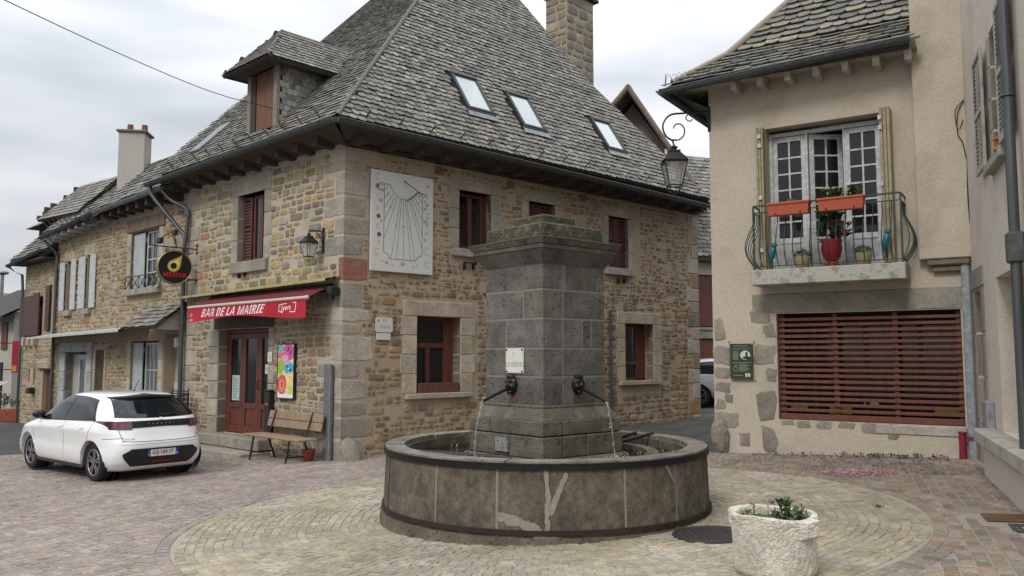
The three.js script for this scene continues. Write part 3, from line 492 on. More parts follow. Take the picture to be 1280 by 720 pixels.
  // rust below the spouts (iron stain on the stone, with its own ragged outline)
  // spouts with mask heads
  const maskGeo = () => {
    const mc = new MarchingCubes(44, new THREE.MeshBasicMaterial(), false, false, 60000); mc.isolation = 0; const N = 44, S = 0.16;
    const sm = (a, b, k) => { const h = clamp(0.5 + 0.5 * (b - a) / k); return lerp(b, a, h) - k * h * (1 - h); };
    const el = (x, y, z, cx, cy, cz, a, b, c) => { const dx = (x - cx) / a, dy = (y - cy) / b, dz = (z - cz) / c; return (Math.hypot(dx, dy, dz) - 1) * Math.min(a, b, c); };
    for (let k = 0; k < N; k++) for (let j = 0; j < N; j++) for (let i = 0; i < N; i++) {
      const x = (i / (N - 1) * 2 - 1) * S, y = (j / (N - 1) * 2 - 1) * S, z = (k / (N - 1) * 2 - 1) * S, ax = Math.abs(x);
      let d = el(x, y, z, 0, 0.005, -0.01, 0.082, 0.125, 0.062);
      d = sm(d, el(x, y, z, 0, -0.005, 0.055, 0.018, 0.034, 0.026), 0.014);      // nose
      d = sm(d, el(ax, y, z, 0.032, 0.046, 0.042, 0.03, 0.012, 0.016), 0.012);    // brows
      d = sm(d, el(ax, y, z, 0.045, -0.02, 0.035, 0.026, 0.026, 0.02), 0.015);    // cheeks
      d = sm(d, el(x, y, z, 0, -0.092, 0.035, 0.035, 0.024, 0.024), 0.016);       // chin
      d = sm(d, el(x, y, z, 0, 0.1, 0.01, 0.065, 0.03, 0.04), 0.012);             // hair
      d = sm(d, el(ax, y, z, 0.076, 0.0, -0.005, 0.016, 0.07, 0.03), 0.012);      // curls at the side
      const eye = el(ax, y, z, 0.033, 0.022, 0.055, 0.016, 0.010, 0.014); d = -sm(-d, eye, 0.008);
      const mouth = el(x, y, z, 0, -0.056, 0.058, 0.024, 0.014, 0.024); d = -sm(-d, mouth, 0.008);
      mc.field[i + j * N + k * N * N] = -d;
    }
    mc.update(); const n = mc.count, g = new THREE.BufferGeometry(); g.setAttribute('position', new THREE.BufferAttribute(mc.positionArray.slice(0, n * 3).map(v => v * S), 3)); g.setAttribute('normal', new THREE.BufferAttribute(mc.normalArray.slice(0, n * 3), 3)); g.setAttribute('uv', new THREE.BufferAttribute(new Float32Array(n * 2), 2)); return g;
  };
  const mg = maskGeo(), castM = M('black_cast_iron', { color: C(0.014, 0.014, 0.015), metalness: 0.4, roughness: 0.42 });
  const waterM = M('jet', { color: C(0.93, 0.96, 0.98), transmission: 0.9, thickness: 0, roughness: 0.08, phys: true });
  for (const [side, off] of [['z', 0.0], ['x', 0.03]]) {
    const face = (g, from = 0) => { if (side === 'x') for (let i = from; i < g.p.length; i += 3) { const x = g.p[i], z = g.p[i + 2], nx = g.n[i], nz = g.n[i + 2]; g.p[i] = z; g.p[i + 2] = -x; g.n[i] = nz; g.n[i + 2] = -nx; } return rot(g); };
    const mask = part('spout_mask', castM, fo, g => { g.add(mg, mat4(off, 1.335, hs + 0.03, 0, 0, 0, 0.92)); face(g); });
    part('spout_pipe', castM, mask, g => { g.tube([[off, 1.285, hs + 0.03], [off, 1.275, hs + 0.12], [off, 1.225, hs + 0.27], [off, 1.165, hs + 0.43]], 0.017, 8); face(g); });
    part('water_jet', waterM, fo, g => {
      const pts = []; for (let t = 0; t <= 1; t += 0.1) { const T1 = t * 0.375; pts.push([off + Math.sin(t * 9) * 0.004, 1.17 - 0.35 * T1 - 4.9 * T1 * T1, hs + 0.425 + 0.42 * T1 + Math.sin(t * 14 + off) * 0.004]); }
      g.tube(pts, 0.005, 6); const q = RNG(side === 'x' ? 5 : 6); for (let i = 0; i < 60; i++) { const p = pts[Math.floor(q() * q() * 0 + q() * pts.length)]; g.add(new THREE.SphereGeometry(0.004 + q() * 0.006, 5, 4), mat4(p[0] + (q() - 0.5) * 0.03, p[1] + (q() - 0.5) * 0.07, p[2] + (q() - 0.5) * 0.03)); }
      for (let i = 0; i < 90; i++) { const a = q() * 6.28, k = q() * 0.2; g.add(new THREE.SphereGeometry(0.006 + q() * 0.007, 5, 4), mat4(off + Math.cos(a) * k, 0.535 + q() * 0.05, hs + 0.6 + Math.sin(a) * k)); } face(g);
    });
    part('rust_stain', M('rust_stain', { color: C(0.21, 0.095, 0.055), map: T.basalt, roughness: 0.9 }), fo, g => {
      const q = RNG(side === 'x' ? 15 : 16), w = side === 'x' ? 0.6 : 1; for (let i = 0; i < 60 * w; i++) { const y = 1.22 - Math.pow(q(), 1.2) * 0.2, x = off + (q() - 0.5) * 0.10 * (0.4 + q()), a = 0.006 + q() * 0.012, b = 0.02 + q() * 0.05, z = hs + 0.002 + i * 0.00002; if (y - b < 1.12) continue; g.poly([[x - a, y, z], [x - a * 0.4, y - b, z], [x + a * 0.5, y - b * 0.8, z], [x + a, y + b * 0.2, z], [x, y + b * 0.4, z]]); } face(g);
    });
  }
  // iron bars for the buckets
  part('bucket_bar', m.iron, fo, g => { g.tube([[-1.62, 0.60, 0.35], [-0.35, 0.575, 0.72]], 0.014); g.tube([[-1.6, 0.60, 0.22], [-0.5, 0.575, 0.55]], 0.014); });
  part('bucket_bar', m.iron, fo, g => { g.tube([[0.75, 0.64, -0.05], [1.35, 0.68, -1.0]], 0.02); g.tube([[0.62, 0.64, -0.15], [1.15, 0.68, -1.1]], 0.02); });
  part('inner_kerb', m.basalt, fo, g => { g.col = [0.17, 0.14, 0.10]; arc(g, 70 * deg, 150 * deg, 1.30, 1.28, 0.25, 0.585, 18, 1.15); });
  part('inner_kerb', m.basalt, fo, g => { g.col = [0.22, 0.19, 0.15]; arc(g, 38 * deg, 64 * deg, 1.14, 1.12, 0.25, 0.565, 8, 1.02); });
  // plates on the pillar: things of their own
  const toW = (x, y, z) => { const v = V(x * ca + z * sa, y, -x * sa + z * ca).applyAxisAngle(V(0, 1, 0), fo.rotation.y); return [v.x + FC[0], v.y, v.z + FC[1]]; };
  const ry = fo.rotation.y + ang;
  const sg = thing('street_sign', 'white enamel sign reading LO GRIFOL on the fountain pillar', 'sign', toW(0.04, 1.60, hs), ry);
  const sgT = canvasTex(512, 480, (c, w, h) => { c.fillStyle = '#d9d9cf'; c.fillRect(0, 0, w, h); c.fillStyle = '#6d6d66'; c.textAlign = 'center'; c.font = '40px serif'; c.fillText('RUE', w * 0.46, 120); c.fillText('DE', w * 0.46, 175); c.font = '118px serif'; c.fillStyle = '#4d4d48'; c.save(); c.translate(w / 2, 355); c.scale(0.8, 1); c.fillText('LO GRIFOL', 0, 0); c.restore(); c.fillStyle = 'rgba(110,100,80,0.25)'; const q = RNG(4); for (let i = 0; i < 90; i++) c.fillRect(q() * w, q() * h, 2 + q() * 5, 2 + q() * 5); c.strokeStyle = '#8d8d84'; c.lineWidth = 4; c.strokeRect(14, 14, w - 28, h - 28); });
  part('plate', M('lo_sign', { map: sgT, roughness: 0.35, color: C(0.9, 0.9, 0.88) }), sg, g => { g.box(-0.15, 0.15, -0.14, 0.14, 0.004, 0.016, 0.003); g.uvScale((u, v) => [clamp(u / 0.3 + 0.5), clamp(v / 0.28 + 0.5)]); });
  for (const [x, y] of [[-1, -1], [1, -1], [-1, 1], [1, 1]]) part('screw', m.iron, sg, g => g.add(new THREE.SphereGeometry(0.012, 8, 5), mat4(x * 0.13, y * 0.12, 0.017)));
  const pq = thing('potable_water_plate', 'small speckled metal plate bolted to the fountain plinth', 'plate', toW(-0.02, 0.69, hp), ry);
  const pqT = canvasTex(256, 192, (c, w, h) => { c.fillStyle = '#a9adab'; c.fillRect(0, 0, w, h); const q = RNG(8); c.fillStyle = '#3c4040'; for (let i = 0; i < 260; i++) { const x = q() * w, y = q() * h; c.fillRect(x, y, 3 + q() * 10, 3 + q() * 8); } c.strokeStyle = '#30332f'; c.lineWidth = 8; c.strokeRect(4, 4, w - 8, h - 8); });
  part('plate', M('speckled_plate', { map: pqT, metalness: 0.4, roughness: 0.4 }), pq, g => { g.box(-0.115, 0.115, -0.085, 0.085, 0.002, 0.02, 0.004); g.uvScale((u, v) => [clamp(u / 0.23 + 0.5), clamp(v / 0.17 + 0.5)]); });
}
// ---------------------------------------------------------------- corner house (bar): walls, roof, openings
const house = thing('stone_corner_house', 'rubble stone corner house with steep slate roof, dormer and roof windows', 'house', [FR.R.o[0], 0, FR.R.o[1]]);
const frame = (o, f) => { o.rotation.y = FR[f].t; return o; };
function inFrame(parent, f, name, mat, fn) { return frame(part(name, mat, parent, fn), f); }
function slatShutter(parent, mat, x0, x1, y0, y1, z, n) {   // louvred shutter, slats as real pieces of one leaf
  const o = part('shutter', mat, parent, g => { g.box(x0, x0 + 0.05, y0, y1, z, z + 0.035, 0.005); g.box(x1 - 0.05, x1, y0, y1, z, z + 0.035, 0.005); g.box(x0 + 0.051, x1 - 0.051, y0, y0 + 0.08, z, z + 0.034); g.box(x0 + 0.051, x1 - 0.051, y1 - 0.06, y1, z, z + 0.034); g.box(x0 + 0.051, x1 - 0.051, (y0 + y1) / 2 - 0.03, (y0 + y1) / 2 + 0.03, z, z + 0.034); });
  for (let i = 0; i < n; i++) { const y = lerp(y0 + 0.1, y1 - 0.08, (i + 0.5) / n); if (Math.abs(y - (y0 + y1) / 2) < 0.045) continue; part('slat', mat, o, g => { const h = (y1 - y0) / n * 0.42; g.quad([x0 + 0.05, y - h, z + 0.03], [x1 - 0.05, y - h, z + 0.03], [x1 - 0.05, y + h, z + 0.006], [x0 + 0.05, y + h, z + 0.006]); g.quad([x0 + 0.05, y - h, z + 0.03], [x0 + 0.05, y - h - 0.008, z + 0.02], [x1 - 0.05, y - h - 0.008, z + 0.02], [x1 - 0.05, y - h, z + 0.03]); }); }
  return o;
}
{
  const r = mkR(1201), PI = Math.PI;
  // ---- right wall (sundial side): openings x0 x1 y0 y1
  const wR = [[1.72, 2.85, 0.9, 2.46], [2.80, 3.70, 3.93, 5.20], [4.86, 5.72, 3.93, 5.22], [7.65, 8.42, 3.88, 5.20], [8.26, 9.42, 1.02, 2.48]];
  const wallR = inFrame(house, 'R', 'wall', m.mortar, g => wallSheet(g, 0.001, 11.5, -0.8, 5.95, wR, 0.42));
  const blockR = [[1.36, 3.30, 0.72, 2.78], [2.55, 3.97, 3.72, 5.44], [4.66, 5.98, 3.80, 5.46], [7.45, 8.92, 3.68, 5.46], [7.92, 9.75, 0.88, 2.78], [-1, 0.0, -1, 7], [10.98, 12, -1, 7], [0.53, 2.08, 3.3, 5.3]];
  // quoins at the near corner reach on both faces; long and short in turn
  const qTops = []; { let y = -0.6; while (y < 5.75) { const h = 0.24 + r() * 0.30; qTops.push([y, Math.min(y + h, 5.86)]); y += h; } }
  qTops.forEach(([a, b], i) => {
    const red = a < 3.45 && b > 3.4, lR = red ? 0.52 : (i % 2 ? 0.3 + r() * 0.22 : 0.5 + r() * 0.3), lL = red ? 0.14 : (i % 2 ? 0.5 + r() * 0.4 : 0.25 + r() * 0.25); qTops[i].lR = lR; qTops[i].lL = lL;
    const c = red ? [0.30, 0.135, 0.10] : jit(pick(PAL.quoin, r), r, 0.26);
    // an L-shaped stone: drawn as two legs sharing one mesh, following both wall directions
    part('quoin', m.dressed, house, g => {
      g.col = c; const e = 0.008, k = 0.010 + r() * 0.008, bev = 0.012, sk = [(r() - 0.5) * 0.09, (r() - 0.5) * 0.09], y0 = a + k, y1 = b - k, tR = FR.R.t, tL = FR.L.t;
      const pR = (x, z) => [Math.cos(tR) * x + Math.sin(tR) * z, -Math.sin(tR) * x + Math.cos(tR) * z], pL = (x, z) => [Math.cos(tL) * x + Math.sin(tL) * z, -Math.sin(tL) * x + Math.cos(tL) * z];
      const corner = (() => { const a1 = pR(0, e), a2 = pR(1, e), b1 = pL(0, e), b2 = pL(-1, e), d1 = [a2[0] - a1[0], a2[1] - a1[1]], d2 = [b2[0] - b1[0], b2[1] - b1[1]], t = ((b1[0] - a1[0]) * d2[1] - (b1[1] - a1[1]) * d2[0]) / (d1[0] * d2[1] - d1[1] * d2[0]); return [a1[0] + d1[0] * t, a1[1] + d1[1] * t]; })();
      const eR = pR(lR, e), eL = pL(-lL, e), iR = pR(lR + 0.01, -0.05), iL = pL(-lL - 0.01, -0.05), Y = (p, y) => [p[0], y, p[1]];
      const mid = (p, q, t) => [lerp(p[0], q[0], t), lerp(p[1], q[1], t)], w = (p) => r() * 0.004;
      const face = (p, q, f) => { const n = 5, top = [], bot = []; for (let i2 = 0; i2 <= n; i2++) { const t = i2 / n, far = f > 0 ? t : 1 - t, dx = far * sk[f > 0 ? 0 : 1], s = mid(p, q, t + (f > 0 ? dx : -dx)), s2 = mid(p, q, t - (f > 0 ? dx : -dx)), rd = Math.pow(far, 6) * 0.03; top.push(Y(s, y1 - bev - rd - r() * 0.02)); bot.push(Y(s2, y0 + bev + rd + r() * 0.02)); } for (let i2 = 0; i2 < n; i2++) g.quad(bot[i2], bot[i2 + 1], top[i2 + 1], top[i2]); const in1 = Y(mid(p, [0, 0.6], 0.0), y1), bk = q2 => [q2[0], q2[2]]; for (let i2 = 0; i2 < n; i2++) { const s = (v, y) => [v[0] * 0.985, y, v[2] + 0 - 0.012]; g.quad(top[i2], top[i2 + 1], [top[i2 + 1][0], y1, top[i2 + 1][2] - 0.02], [top[i2][0], y1, top[i2][2] - 0.02]); g.quad([bot[i2][0], y0, bot[i2][2] - 0.02], [bot[i2 + 1][0], y0, bot[i2 + 1][2] - 0.02], bot[i2 + 1], bot[i2]); } };
      face(corner, eR, 1); face(eL, corner, -1); g.quad(Y(eR, y0), Y(iR, y0), Y(iR, y1), Y(eR, y1)); g.quad(Y(iL, y0), Y(eL, y0), Y(eL, y1), Y(iL, y1));
      g.uvScale((u, v) => [u + i * 0.31, v + i * 0.17]);
    });
  });
  const cornerHolesR = qTops.map(q => [-0.5, q.lR + 0.03, q[0], q[1]]);
  // far end quoins
  { let y = -0.7, i = 0; while (y < 5.6) { const h = 0.28 + r() * 0.22, l = i++ % 2 ? 0.32 : 0.52; const y1 = Math.min(y + h, 5.68); const o = block(house, 'quoin', r, i % 3 ? PAL.quoin : PAL.wallR, 11.5 - l, 11.52, y + 0.008, y1 - 0.008, -0.3, 0.02, 0.02); frame(o, 'R'); blockR.push([11.5 - l - 0.03, 12, y, y1]); y += h; } }
  const holesR = blockR.filter(q => q[0] !== 10.98).concat(cornerHolesR);
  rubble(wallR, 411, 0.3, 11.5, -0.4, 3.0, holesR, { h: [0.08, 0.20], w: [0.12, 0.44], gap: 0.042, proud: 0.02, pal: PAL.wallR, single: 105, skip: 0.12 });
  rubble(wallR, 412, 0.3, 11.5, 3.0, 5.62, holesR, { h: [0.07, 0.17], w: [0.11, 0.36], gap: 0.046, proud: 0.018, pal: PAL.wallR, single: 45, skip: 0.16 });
  // ---- left wall (bar front); local x = -s
  const wL = [[-4.06, -2.92, 3.72, 5.22], [-4.76, -2.6, -0.06, 2.25]];
  const wallL = inFrame(house, 'L', 'wall', m.mortarL, g => wallSheet(g, -6.5, -0.001, -0.9, 5.95, wL, 0.42));
  const holesL = [[-4.32, -2.66, 3.45, 5.66], [-5.2, -2.42, -0.2, 2.62], ...qTops.map(q => [-q.lL - 0.03, 0.5, q[0], q[1]])];
  { let y = -0.85, i = 0; while (y < 5.5) { const h = 0.28 + r() * 0.2, l = i++ % 2 ? 0.34 : 0.6; frame(block(house, 'quoin', r, PAL.quoin, -6.52, -6.5 + l, y + 0.008, Math.min(y + h, 5.66) - 0.008, -0.3, 0.02, 0.02), 'L'); holesL.push([-7, -6.5 + l + 0.03, y, y + h]); y += h; } }
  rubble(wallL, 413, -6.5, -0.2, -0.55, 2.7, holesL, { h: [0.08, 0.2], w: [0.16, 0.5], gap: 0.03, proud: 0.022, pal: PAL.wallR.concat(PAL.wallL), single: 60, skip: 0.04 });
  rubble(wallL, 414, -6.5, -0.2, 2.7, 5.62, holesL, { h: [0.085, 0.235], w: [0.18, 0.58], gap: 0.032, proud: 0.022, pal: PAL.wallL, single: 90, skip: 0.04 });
  // end walls and the back, plain
  const back = part('wall', m.mortar, house, g => { const a = [Math.cos(FR.R.t) * 11.5, -Math.sin(FR.R.t) * 11.5], dl = [-0.72675, -0.68691], b = [dl[0] * 6.5, dl[1] * 6.5], c = [a[0] + b[0], a[1] + b[1]], inn = 0.43; const q = (p, s) => g.quad([p[0], -0.8, p[1]], [s[0], -0.8, s[1]], [s[0], 5.95, s[1]], [p[0], 5.95, p[1]]); const sh = (p, k) => [p[0] + dl[0] * k, p[1] + dl[1] * k]; q(sh(a, 0.43), c); q(c, b); });
  // dressed stone round the openings
  const surround = (f, pal, x0, x1, y0, y1, jw, lt, st, n, proud = 0.018) => {
    const F = o => frame(o, f); F(block(house, 'lintel', r, pal, x0 - jw, x1 + jw, y1, y1 + lt, -0.25, proud + 0.004, 0.012));
    if (st) F(block(house, 'sill', r, pal, x0 - jw * 0.85, x1 + jw * 0.85, y0 - st, y0, -0.3, 0.09, 0.012));
    for (const [a, b, s] of [[x0 - jw, x0, -1], [x1, x1 + jw, 1]]) for (let i = 0; i < n; i++) { const k = i % 2 ? 0.06 : 0; F(block(house, 'jamb_stone', r, pal, s < 0 ? a - k : a, s < 0 ? b : b + k, lerp(y0, y1, i / n) + 0.005, lerp(y0, y1, (i + 1) / n) - 0.005, -0.25, proud, 0.01)); }
  };
  surround('R', PAL.warm, 1.72, 2.85, 0.9, 2.46, 0.34, 0.31, 0.11, 4); surround('R', PAL.warm, 8.26, 9.42, 1.02, 2.48, 0.31, 0.29, 0.11, 4);
  surround('R', PAL.quoin, 2.80, 3.70, 3.93, 5.20, 0.24, 0.24, 0.17, 3); surround('R', PAL.quoin, 4.86, 5.72, 3.93, 5.22, 0.2, 0.22, 0.12, 3); surround('R', PAL.quoin, 7.65, 8.42, 3.88, 5.20, 0.2, 0.25, 0.18, 3);
  surround('L', PAL.quoin, -4.06, -2.92, 3.72, 5.22, 0.25, 0.43, 0.25, 3);
  // window joinery
  const dark = (f, x0, x1, y0, y1) => inFrame(house, f, 'room', m.room, g => { g.quad([x0, y0, -1.2], [x1, y0, -1.2], [x1, y1, -1.2], [x0, y1, -1.2]); g.quad([x0, y0, -0.36], [x0, y0, -1.2], [x0, y1, -1.2], [x0, y1, -0.36]); g.quad([x1, y0, -1.2], [x1, y0, -0.36], [x1, y1, -0.36], [x1, y1, -1.2]); g.quad([x0, y0, -0.36], [x1, y0, -0.36], [x1, y0, -1.2], [x0, y0, -1.2]); g.quad([x0, y1, -1.2], [x1, y1, -1.2], [x1, y1, -0.36], [x0, y1, -0.36]); });
  const sash = (f, x0, x1, y0, y1, z, mat, o = {}) => {
    const w = o.w ?? 0.07, fr = inFrame(house, f, 'window', mat, g => { g.box(x0, x0 + w, y0, y1, z, z + 0.06, 0.006); g.box(x1 - w, x1, y0, y1, z, z + 0.06, 0.006); g.box(x0 + w, x1 - w, y0, y0 + w, z, z + 0.058, 0.006); g.box(x0 + w, x1 - w, y1 - w, y1, z, z + 0.058, 0.006); for (const mx of o.mull ?? []) g.box(mx - w * 0.75, mx + w * 0.75, y0 + w, (o.trans ?? y1 - w), z + 0.004, z + 0.072, 0.006); if (o.trans) g.box(x0 + w, x1 - w, o.trans, o.trans + w * 1.3, z + 0.004, z + 0.08, 0.006); });
    const xs = [x0 + w, ...(o.mull ?? []), x1 - w]; for (let i = 0; i < xs.length - 1; i++) mesh('pane', new G().box(xs[i], xs[i + 1], y0 + w, o.trans ?? y1 - w, z + 0.02, z + 0.026), o.glass ?? m.darkRoomGlass, fr);
    if (o.trans) mesh('pane', new G().box(x0 + w, x1 - w, o.trans + w * 1.3, y1 - w, z + 0.02, z + 0.026), o.glass ?? m.darkRoomGlass, fr); return fr;
  };
  sash('R', 1.72, 2.66, 0.9, 2.46, -0.30, m.redWood, { mull: [2.17], trans: 1.82, w: 0.075 }); inFrame(house, 'R', 'open_leaf', m.redWood, g => g.box(2.66, 2.845, 0.9, 2.46, -0.30, -0.24, 0.006));
  dark('R', 8.26, 9.42, 1.02, 2.48); sash('R', 8.26, 9.05, 1.02, 2.48, -0.30, m.redWood, { mull: [8.5], w: 0.07, trans: 1.42 }); inFrame(house, 'R', 'open_leaf', m.brownWood, g => g.box(9.08, 9.41, 1.04, 2.46, -0.32, -0.27, 0.006)); inFrame(house, 'R', 'blind', m.net, g => g.box(8.6, 8.98, 1.55, 2.4, -0.42, -0.40));
  { const fr = sash('R', 2.86, 3.62, 3.95, 5.18, -0.24, m.redWood, { mull: [3.24], w: 0.07, glass: m.pane }); dark('R', 2.80, 3.70, 3.93, 5.20); for (const [a, b] of [[2.94, 3.2], [3.28, 3.54]]) mesh('curtain', new G().ext(Array.from({ length: 15 }, (_, i) => [lerp(a, b, i / 14), -0.30 + (i % 2) * 0.018]).concat(Array.from({ length: 15 }, (_, i) => [lerp(b, a, i / 14), -0.312 + ((14 - i) % 2) * 0.018])), 4.0, 4.82).uvScale((u, v) => [u, v]), m.curtain, fr).geometry.rotateX(-PI / 2).scale(1, 1, -1).scale(1, 1, 1); }
  const shut = (f, list) => { for (const q of list) { const o = slatShutter(house, m.redShutter, ...q); frame(o, f); } };
  shut('R', [[3.63, 3.70, 3.95, 5.18, -0.2, 14], [4.87, 5.28, 3.95, 5.20, -0.15, 18], [5.30, 5.71, 3.95, 5.20, -0.15, 18], [7.66, 8.03, 3.90, 5.18, -0.13, 20], [8.045, 8.41, 3.90, 5.18, -0.13, 20]]);
  for (const [a, b, c, d] of [wR[2], wR[3], wR[0]]) inFrame(house, 'R', 'room', m.room, g => g.quad([a, c, -0.41], [b, c, -0.41], [b, d, -0.41], [a, d, -0.41]));
  sash('L', -3.66, -2.97, 3.75, 5.2, -0.22, m.redWood, { mull: [-3.31], w: 0.07 }); { const o = slatShutter(house, m.redShutter, -4.04, -3.68, 3.76, 5.18, -0.16, 18); frame(o, 'L'); } inFrame(house, 'L', 'room', m.room, g => g.quad([-4.06, 3.72, -0.41], [-2.92, 3.72, -0.41], [-2.92, 5.22, -0.41], [-4.06, 5.22, -0.41]));
  inFrame(house, 'R', 'flower_box', m.oldWood, g => { g.col = [1, 1, 1]; }).visible = true;
  house.children.pop();
  // bar door, three glazed leaves
  frame(block(house, 'lintel', r, [[0.09, 0.075, 0.06]], -4.95, -2.42, 2.26, 2.56, -0.25, 0.05, 0.012, M('dark_beam', { vertexColors: true, map: T.wood })), 'L');
  for (let i = 0; i < 6; i++) { const k = i % 2 ? 0.1 : 0.0, y0 = lerp(-0.1, 2.25, i / 6), y1 = lerp(-0.1, 2.25, (i + 1) / 6); frame(block(house, 'jamb_stone', r, PAL.quoin, -5.2 - k, -4.76, y0 + 0.006, y1 - 0.006, -0.25, 0.03, 0.016), 'L'); frame(block(house, 'jamb_stone', r, PAL.quoin, -2.6, -2.42 + k * 0.5, y0 + 0.006, y1 - 0.006, -0.25, 0.03, 0.016), 'L'); }
  inFrame(house, 'L', 'room', m.room, g => g.quad([-4.76, -0.06, -0.41], [-2.6, -0.06, -0.41], [-2.6, 2.25, -0.41], [-4.76, 2.25, -0.41]));
  const door = inFrame(house, 'L', 'door', m.brownWood, g => { g.box(-4.75, -4.69, -0.05, 2.24, -0.26, -0.18, 0.006); g.box(-2.67, -2.61, -0.05, 2.24, -0.26, -0.18, 0.006); g.box(-4.69, -2.67, 2.16, 2.24, -0.26, -0.18, 0.006); });
  for (const [a, b] of [[-4.685, -4.03], [-4.02, -3.34], [-3.33, -2.675]]) {
    const lf = mesh('door_leaf', new G().box(a, a + 0.11, -0.04, 2.15, -0.25, -0.19, 0.006).box(b - 0.11, b, -0.04, 2.15, -0.25, -0.19, 0.006).box(a + 0.11, b - 0.11, -0.04, 0.12, -0.25, -0.191, 0.006).box(a + 0.11, b - 0.11, 0.50, 0.62, -0.25, -0.191, 0.006).box(a + 0.11, b - 0.11, 2.03, 2.15, -0.25, -0.191, 0.006).box(a + 0.11, b - 0.11, 0.12, 0.50, -0.24, -0.215, 0.01), m.redWood, door); void lf;
    mesh('pane', new G().box(a + 0.11, b - 0.11, 0.62, 2.03, -0.23, -0.224), m.darkRoomGlass, door);
  }
  mesh('door_handle', new G().tube([[-3.29, 0.95, -0.19], [-3.29, 0.95, -0.14], [-3.29, 1.12, -0.14], [-3.29, 1.12, -0.19]], 0.012), m.iron, door);
  const paperM = M('paper', { color: C(0.55, 0.6, 0.58), roughness: 0.8 });
  mesh('notice', new G().box(-4.53, -4.2, 0.66, 1.22, -0.222, -0.219), M('notice_green', { color: C(0.40, 0.50, 0.47), map: canvasTex(128, 200, (c, w, h) => { c.fillStyle = '#fff'; c.fillRect(0, 0, w, h); c.fillStyle = '#778'; for (let i = 0; i < 14; i++) c.fillRect(12, 18 + i * 12.5, 60 + (i * 37 % 44), 4); }) }), door).geometry.attributes.uv.array.forEach((v, i, a) => { a[i] = i % 2 ? clamp((v - 0.66) / 0.56) : clamp((v + 4.53) / 0.33); });
  mesh('door_notice', new G().box(-3.12, -2.82, 1.27, 1.47, -0.222, -0.219).uvScale((u, v) => [clamp((u + 3.12) / 0.3), clamp((v - 1.27) / 0.2)]), M('ferme', { map: canvasTex(192, 128, (c, w, h) => { c.fillStyle = '#c9c9c4'; c.fillRect(0, 0, w, h); c.fillStyle = '#333'; c.font = 'bold 46px sans-serif'; c.textAlign = 'center'; c.fillText('FERMÉ', w / 2, 80); }) }), door);
  // steps
  for (const [x0, x1, y0, y1, z1] of [[-5.5, -4.1, -0.30, -0.06, 0.30], [-4.09, -3.3, -0.30, -0.06, 0.30], [-3.29, -2.45, -0.30, -0.06, 0.30], [-5.6, -4.4, -0.75, -0.31, 0.68], [-3.95, -2.45, -0.75, -0.31, 0.68]]) frame(block(house, 'step', r, [[0.33, 0.30, 0.24], [0.30, 0.275, 0.22]], x0, x1, y0, y1, -0.1, z1, 0.02), 'L');
  frame(block(house, 'step', r, [[0.31, 0.285, 0.23]], -4.395, -3.955, -0.44, -0.31, -0.1, 0.68, 0.02), 'L');
  // guard stone at the corner
  part('guard_stone', m.dressed, house, g => { g.col = [0.33, 0.29, 0.235]; const s = new THREE.SphereGeometry(1, 14, 10), P = s.attributes.position, q = RNG(31); for (let i = 0; i < P.count; i++) { const k = 0.78 + 0.4 * vnoise(P.getX(i) * 2.3 + 9, P.getY(i) * 2.3 + P.getZ(i) * 2 + 9, 64, 5); P.setXYZ(i, P.getX(i) * k, P.getY(i) * k, P.getZ(i) * k); } s.computeVertexNormals(); g.add(s, mat4(0.2, -0.2, 0.06, 0.1, 0.4, 0.06, [0.22, 0.36, 0.12])); });
  // ---- roof
  const dR = V(0.73594, 0, -0.67704), nR = V(0.67704, 0, 0.73594), dLx = V(0.72675, 0, 0.68691), nL = V(-0.68691, 0, 0.72675), YE = 6.0;
  const upR = nR.clone().multiplyScalar(-Math.cos(56 * PI / 180)).add(V(0, Math.sin(56 * PI / 180), 0)), upL = nL.clone().multiplyScalar(-Math.cos(46 * PI / 180)).add(V(0, Math.sin(46 * PI / 180), 0));
  const oR = nR.clone().multiplyScalar(0.58).setY(YE), oL = nL.clone().multiplyScalar(0.58).setY(YE), ov = -0.53;
  const polyR = [[-0.53, 0], [11.3, 0], [10.35, 1.43], [8.84, 3.83], [7.75, 7.3], [7.4, 8.3], [5.65, 8.3]];
  // hip in the left roof's own coordinates, from the same corner to the same apex
  const apexW = oR.clone().addScaledVector(dR, 5.65).addScaledVector(upR, 8.3), rel = apexW.clone().sub(oL), hx = rel.dot(dLx), hy = rel.dot(upL);
  const polyL = [[-6.62, 0], [0.53, 0], [hx, hy], [-6.62, hy]];
  const roofPart = (name, o, ex, ey, poly, fn) => { const p = part(name, m.under, house, g => { g.ext(poly, -0.14, 0.0); }); basis(o, ex, ey).decompose(p.position, p.quaternion, p.scale); if (fn) fn(p); return p; };
  const sky = [[3.06, 3.84, 1.20, 2.42], [4.66, 5.42, 1.08, 2.28], [7.62, 8.38, 1.06, 2.22]];
  const roofR = roofPart('roof', oR, dR, upR, polyR, p => { slates(p, 601, polyR, { w: 0.178, len: 0.145, th: 0.016, lift: 0.045, pal: PAL.slate, single: 150, holes: sky, round: 0.85 }); });
  const roofL = roofPart('roof', oL, dLx, upL, polyL, p => { slates(p, 602, polyL, { w: 0.2, len: 0.15, th: 0.016, lift: 0.045, pal: PAL.slate, single: 150, holes: [[-3.66, -2.42, 0.45, 2.75]], round: 0.6 }); });
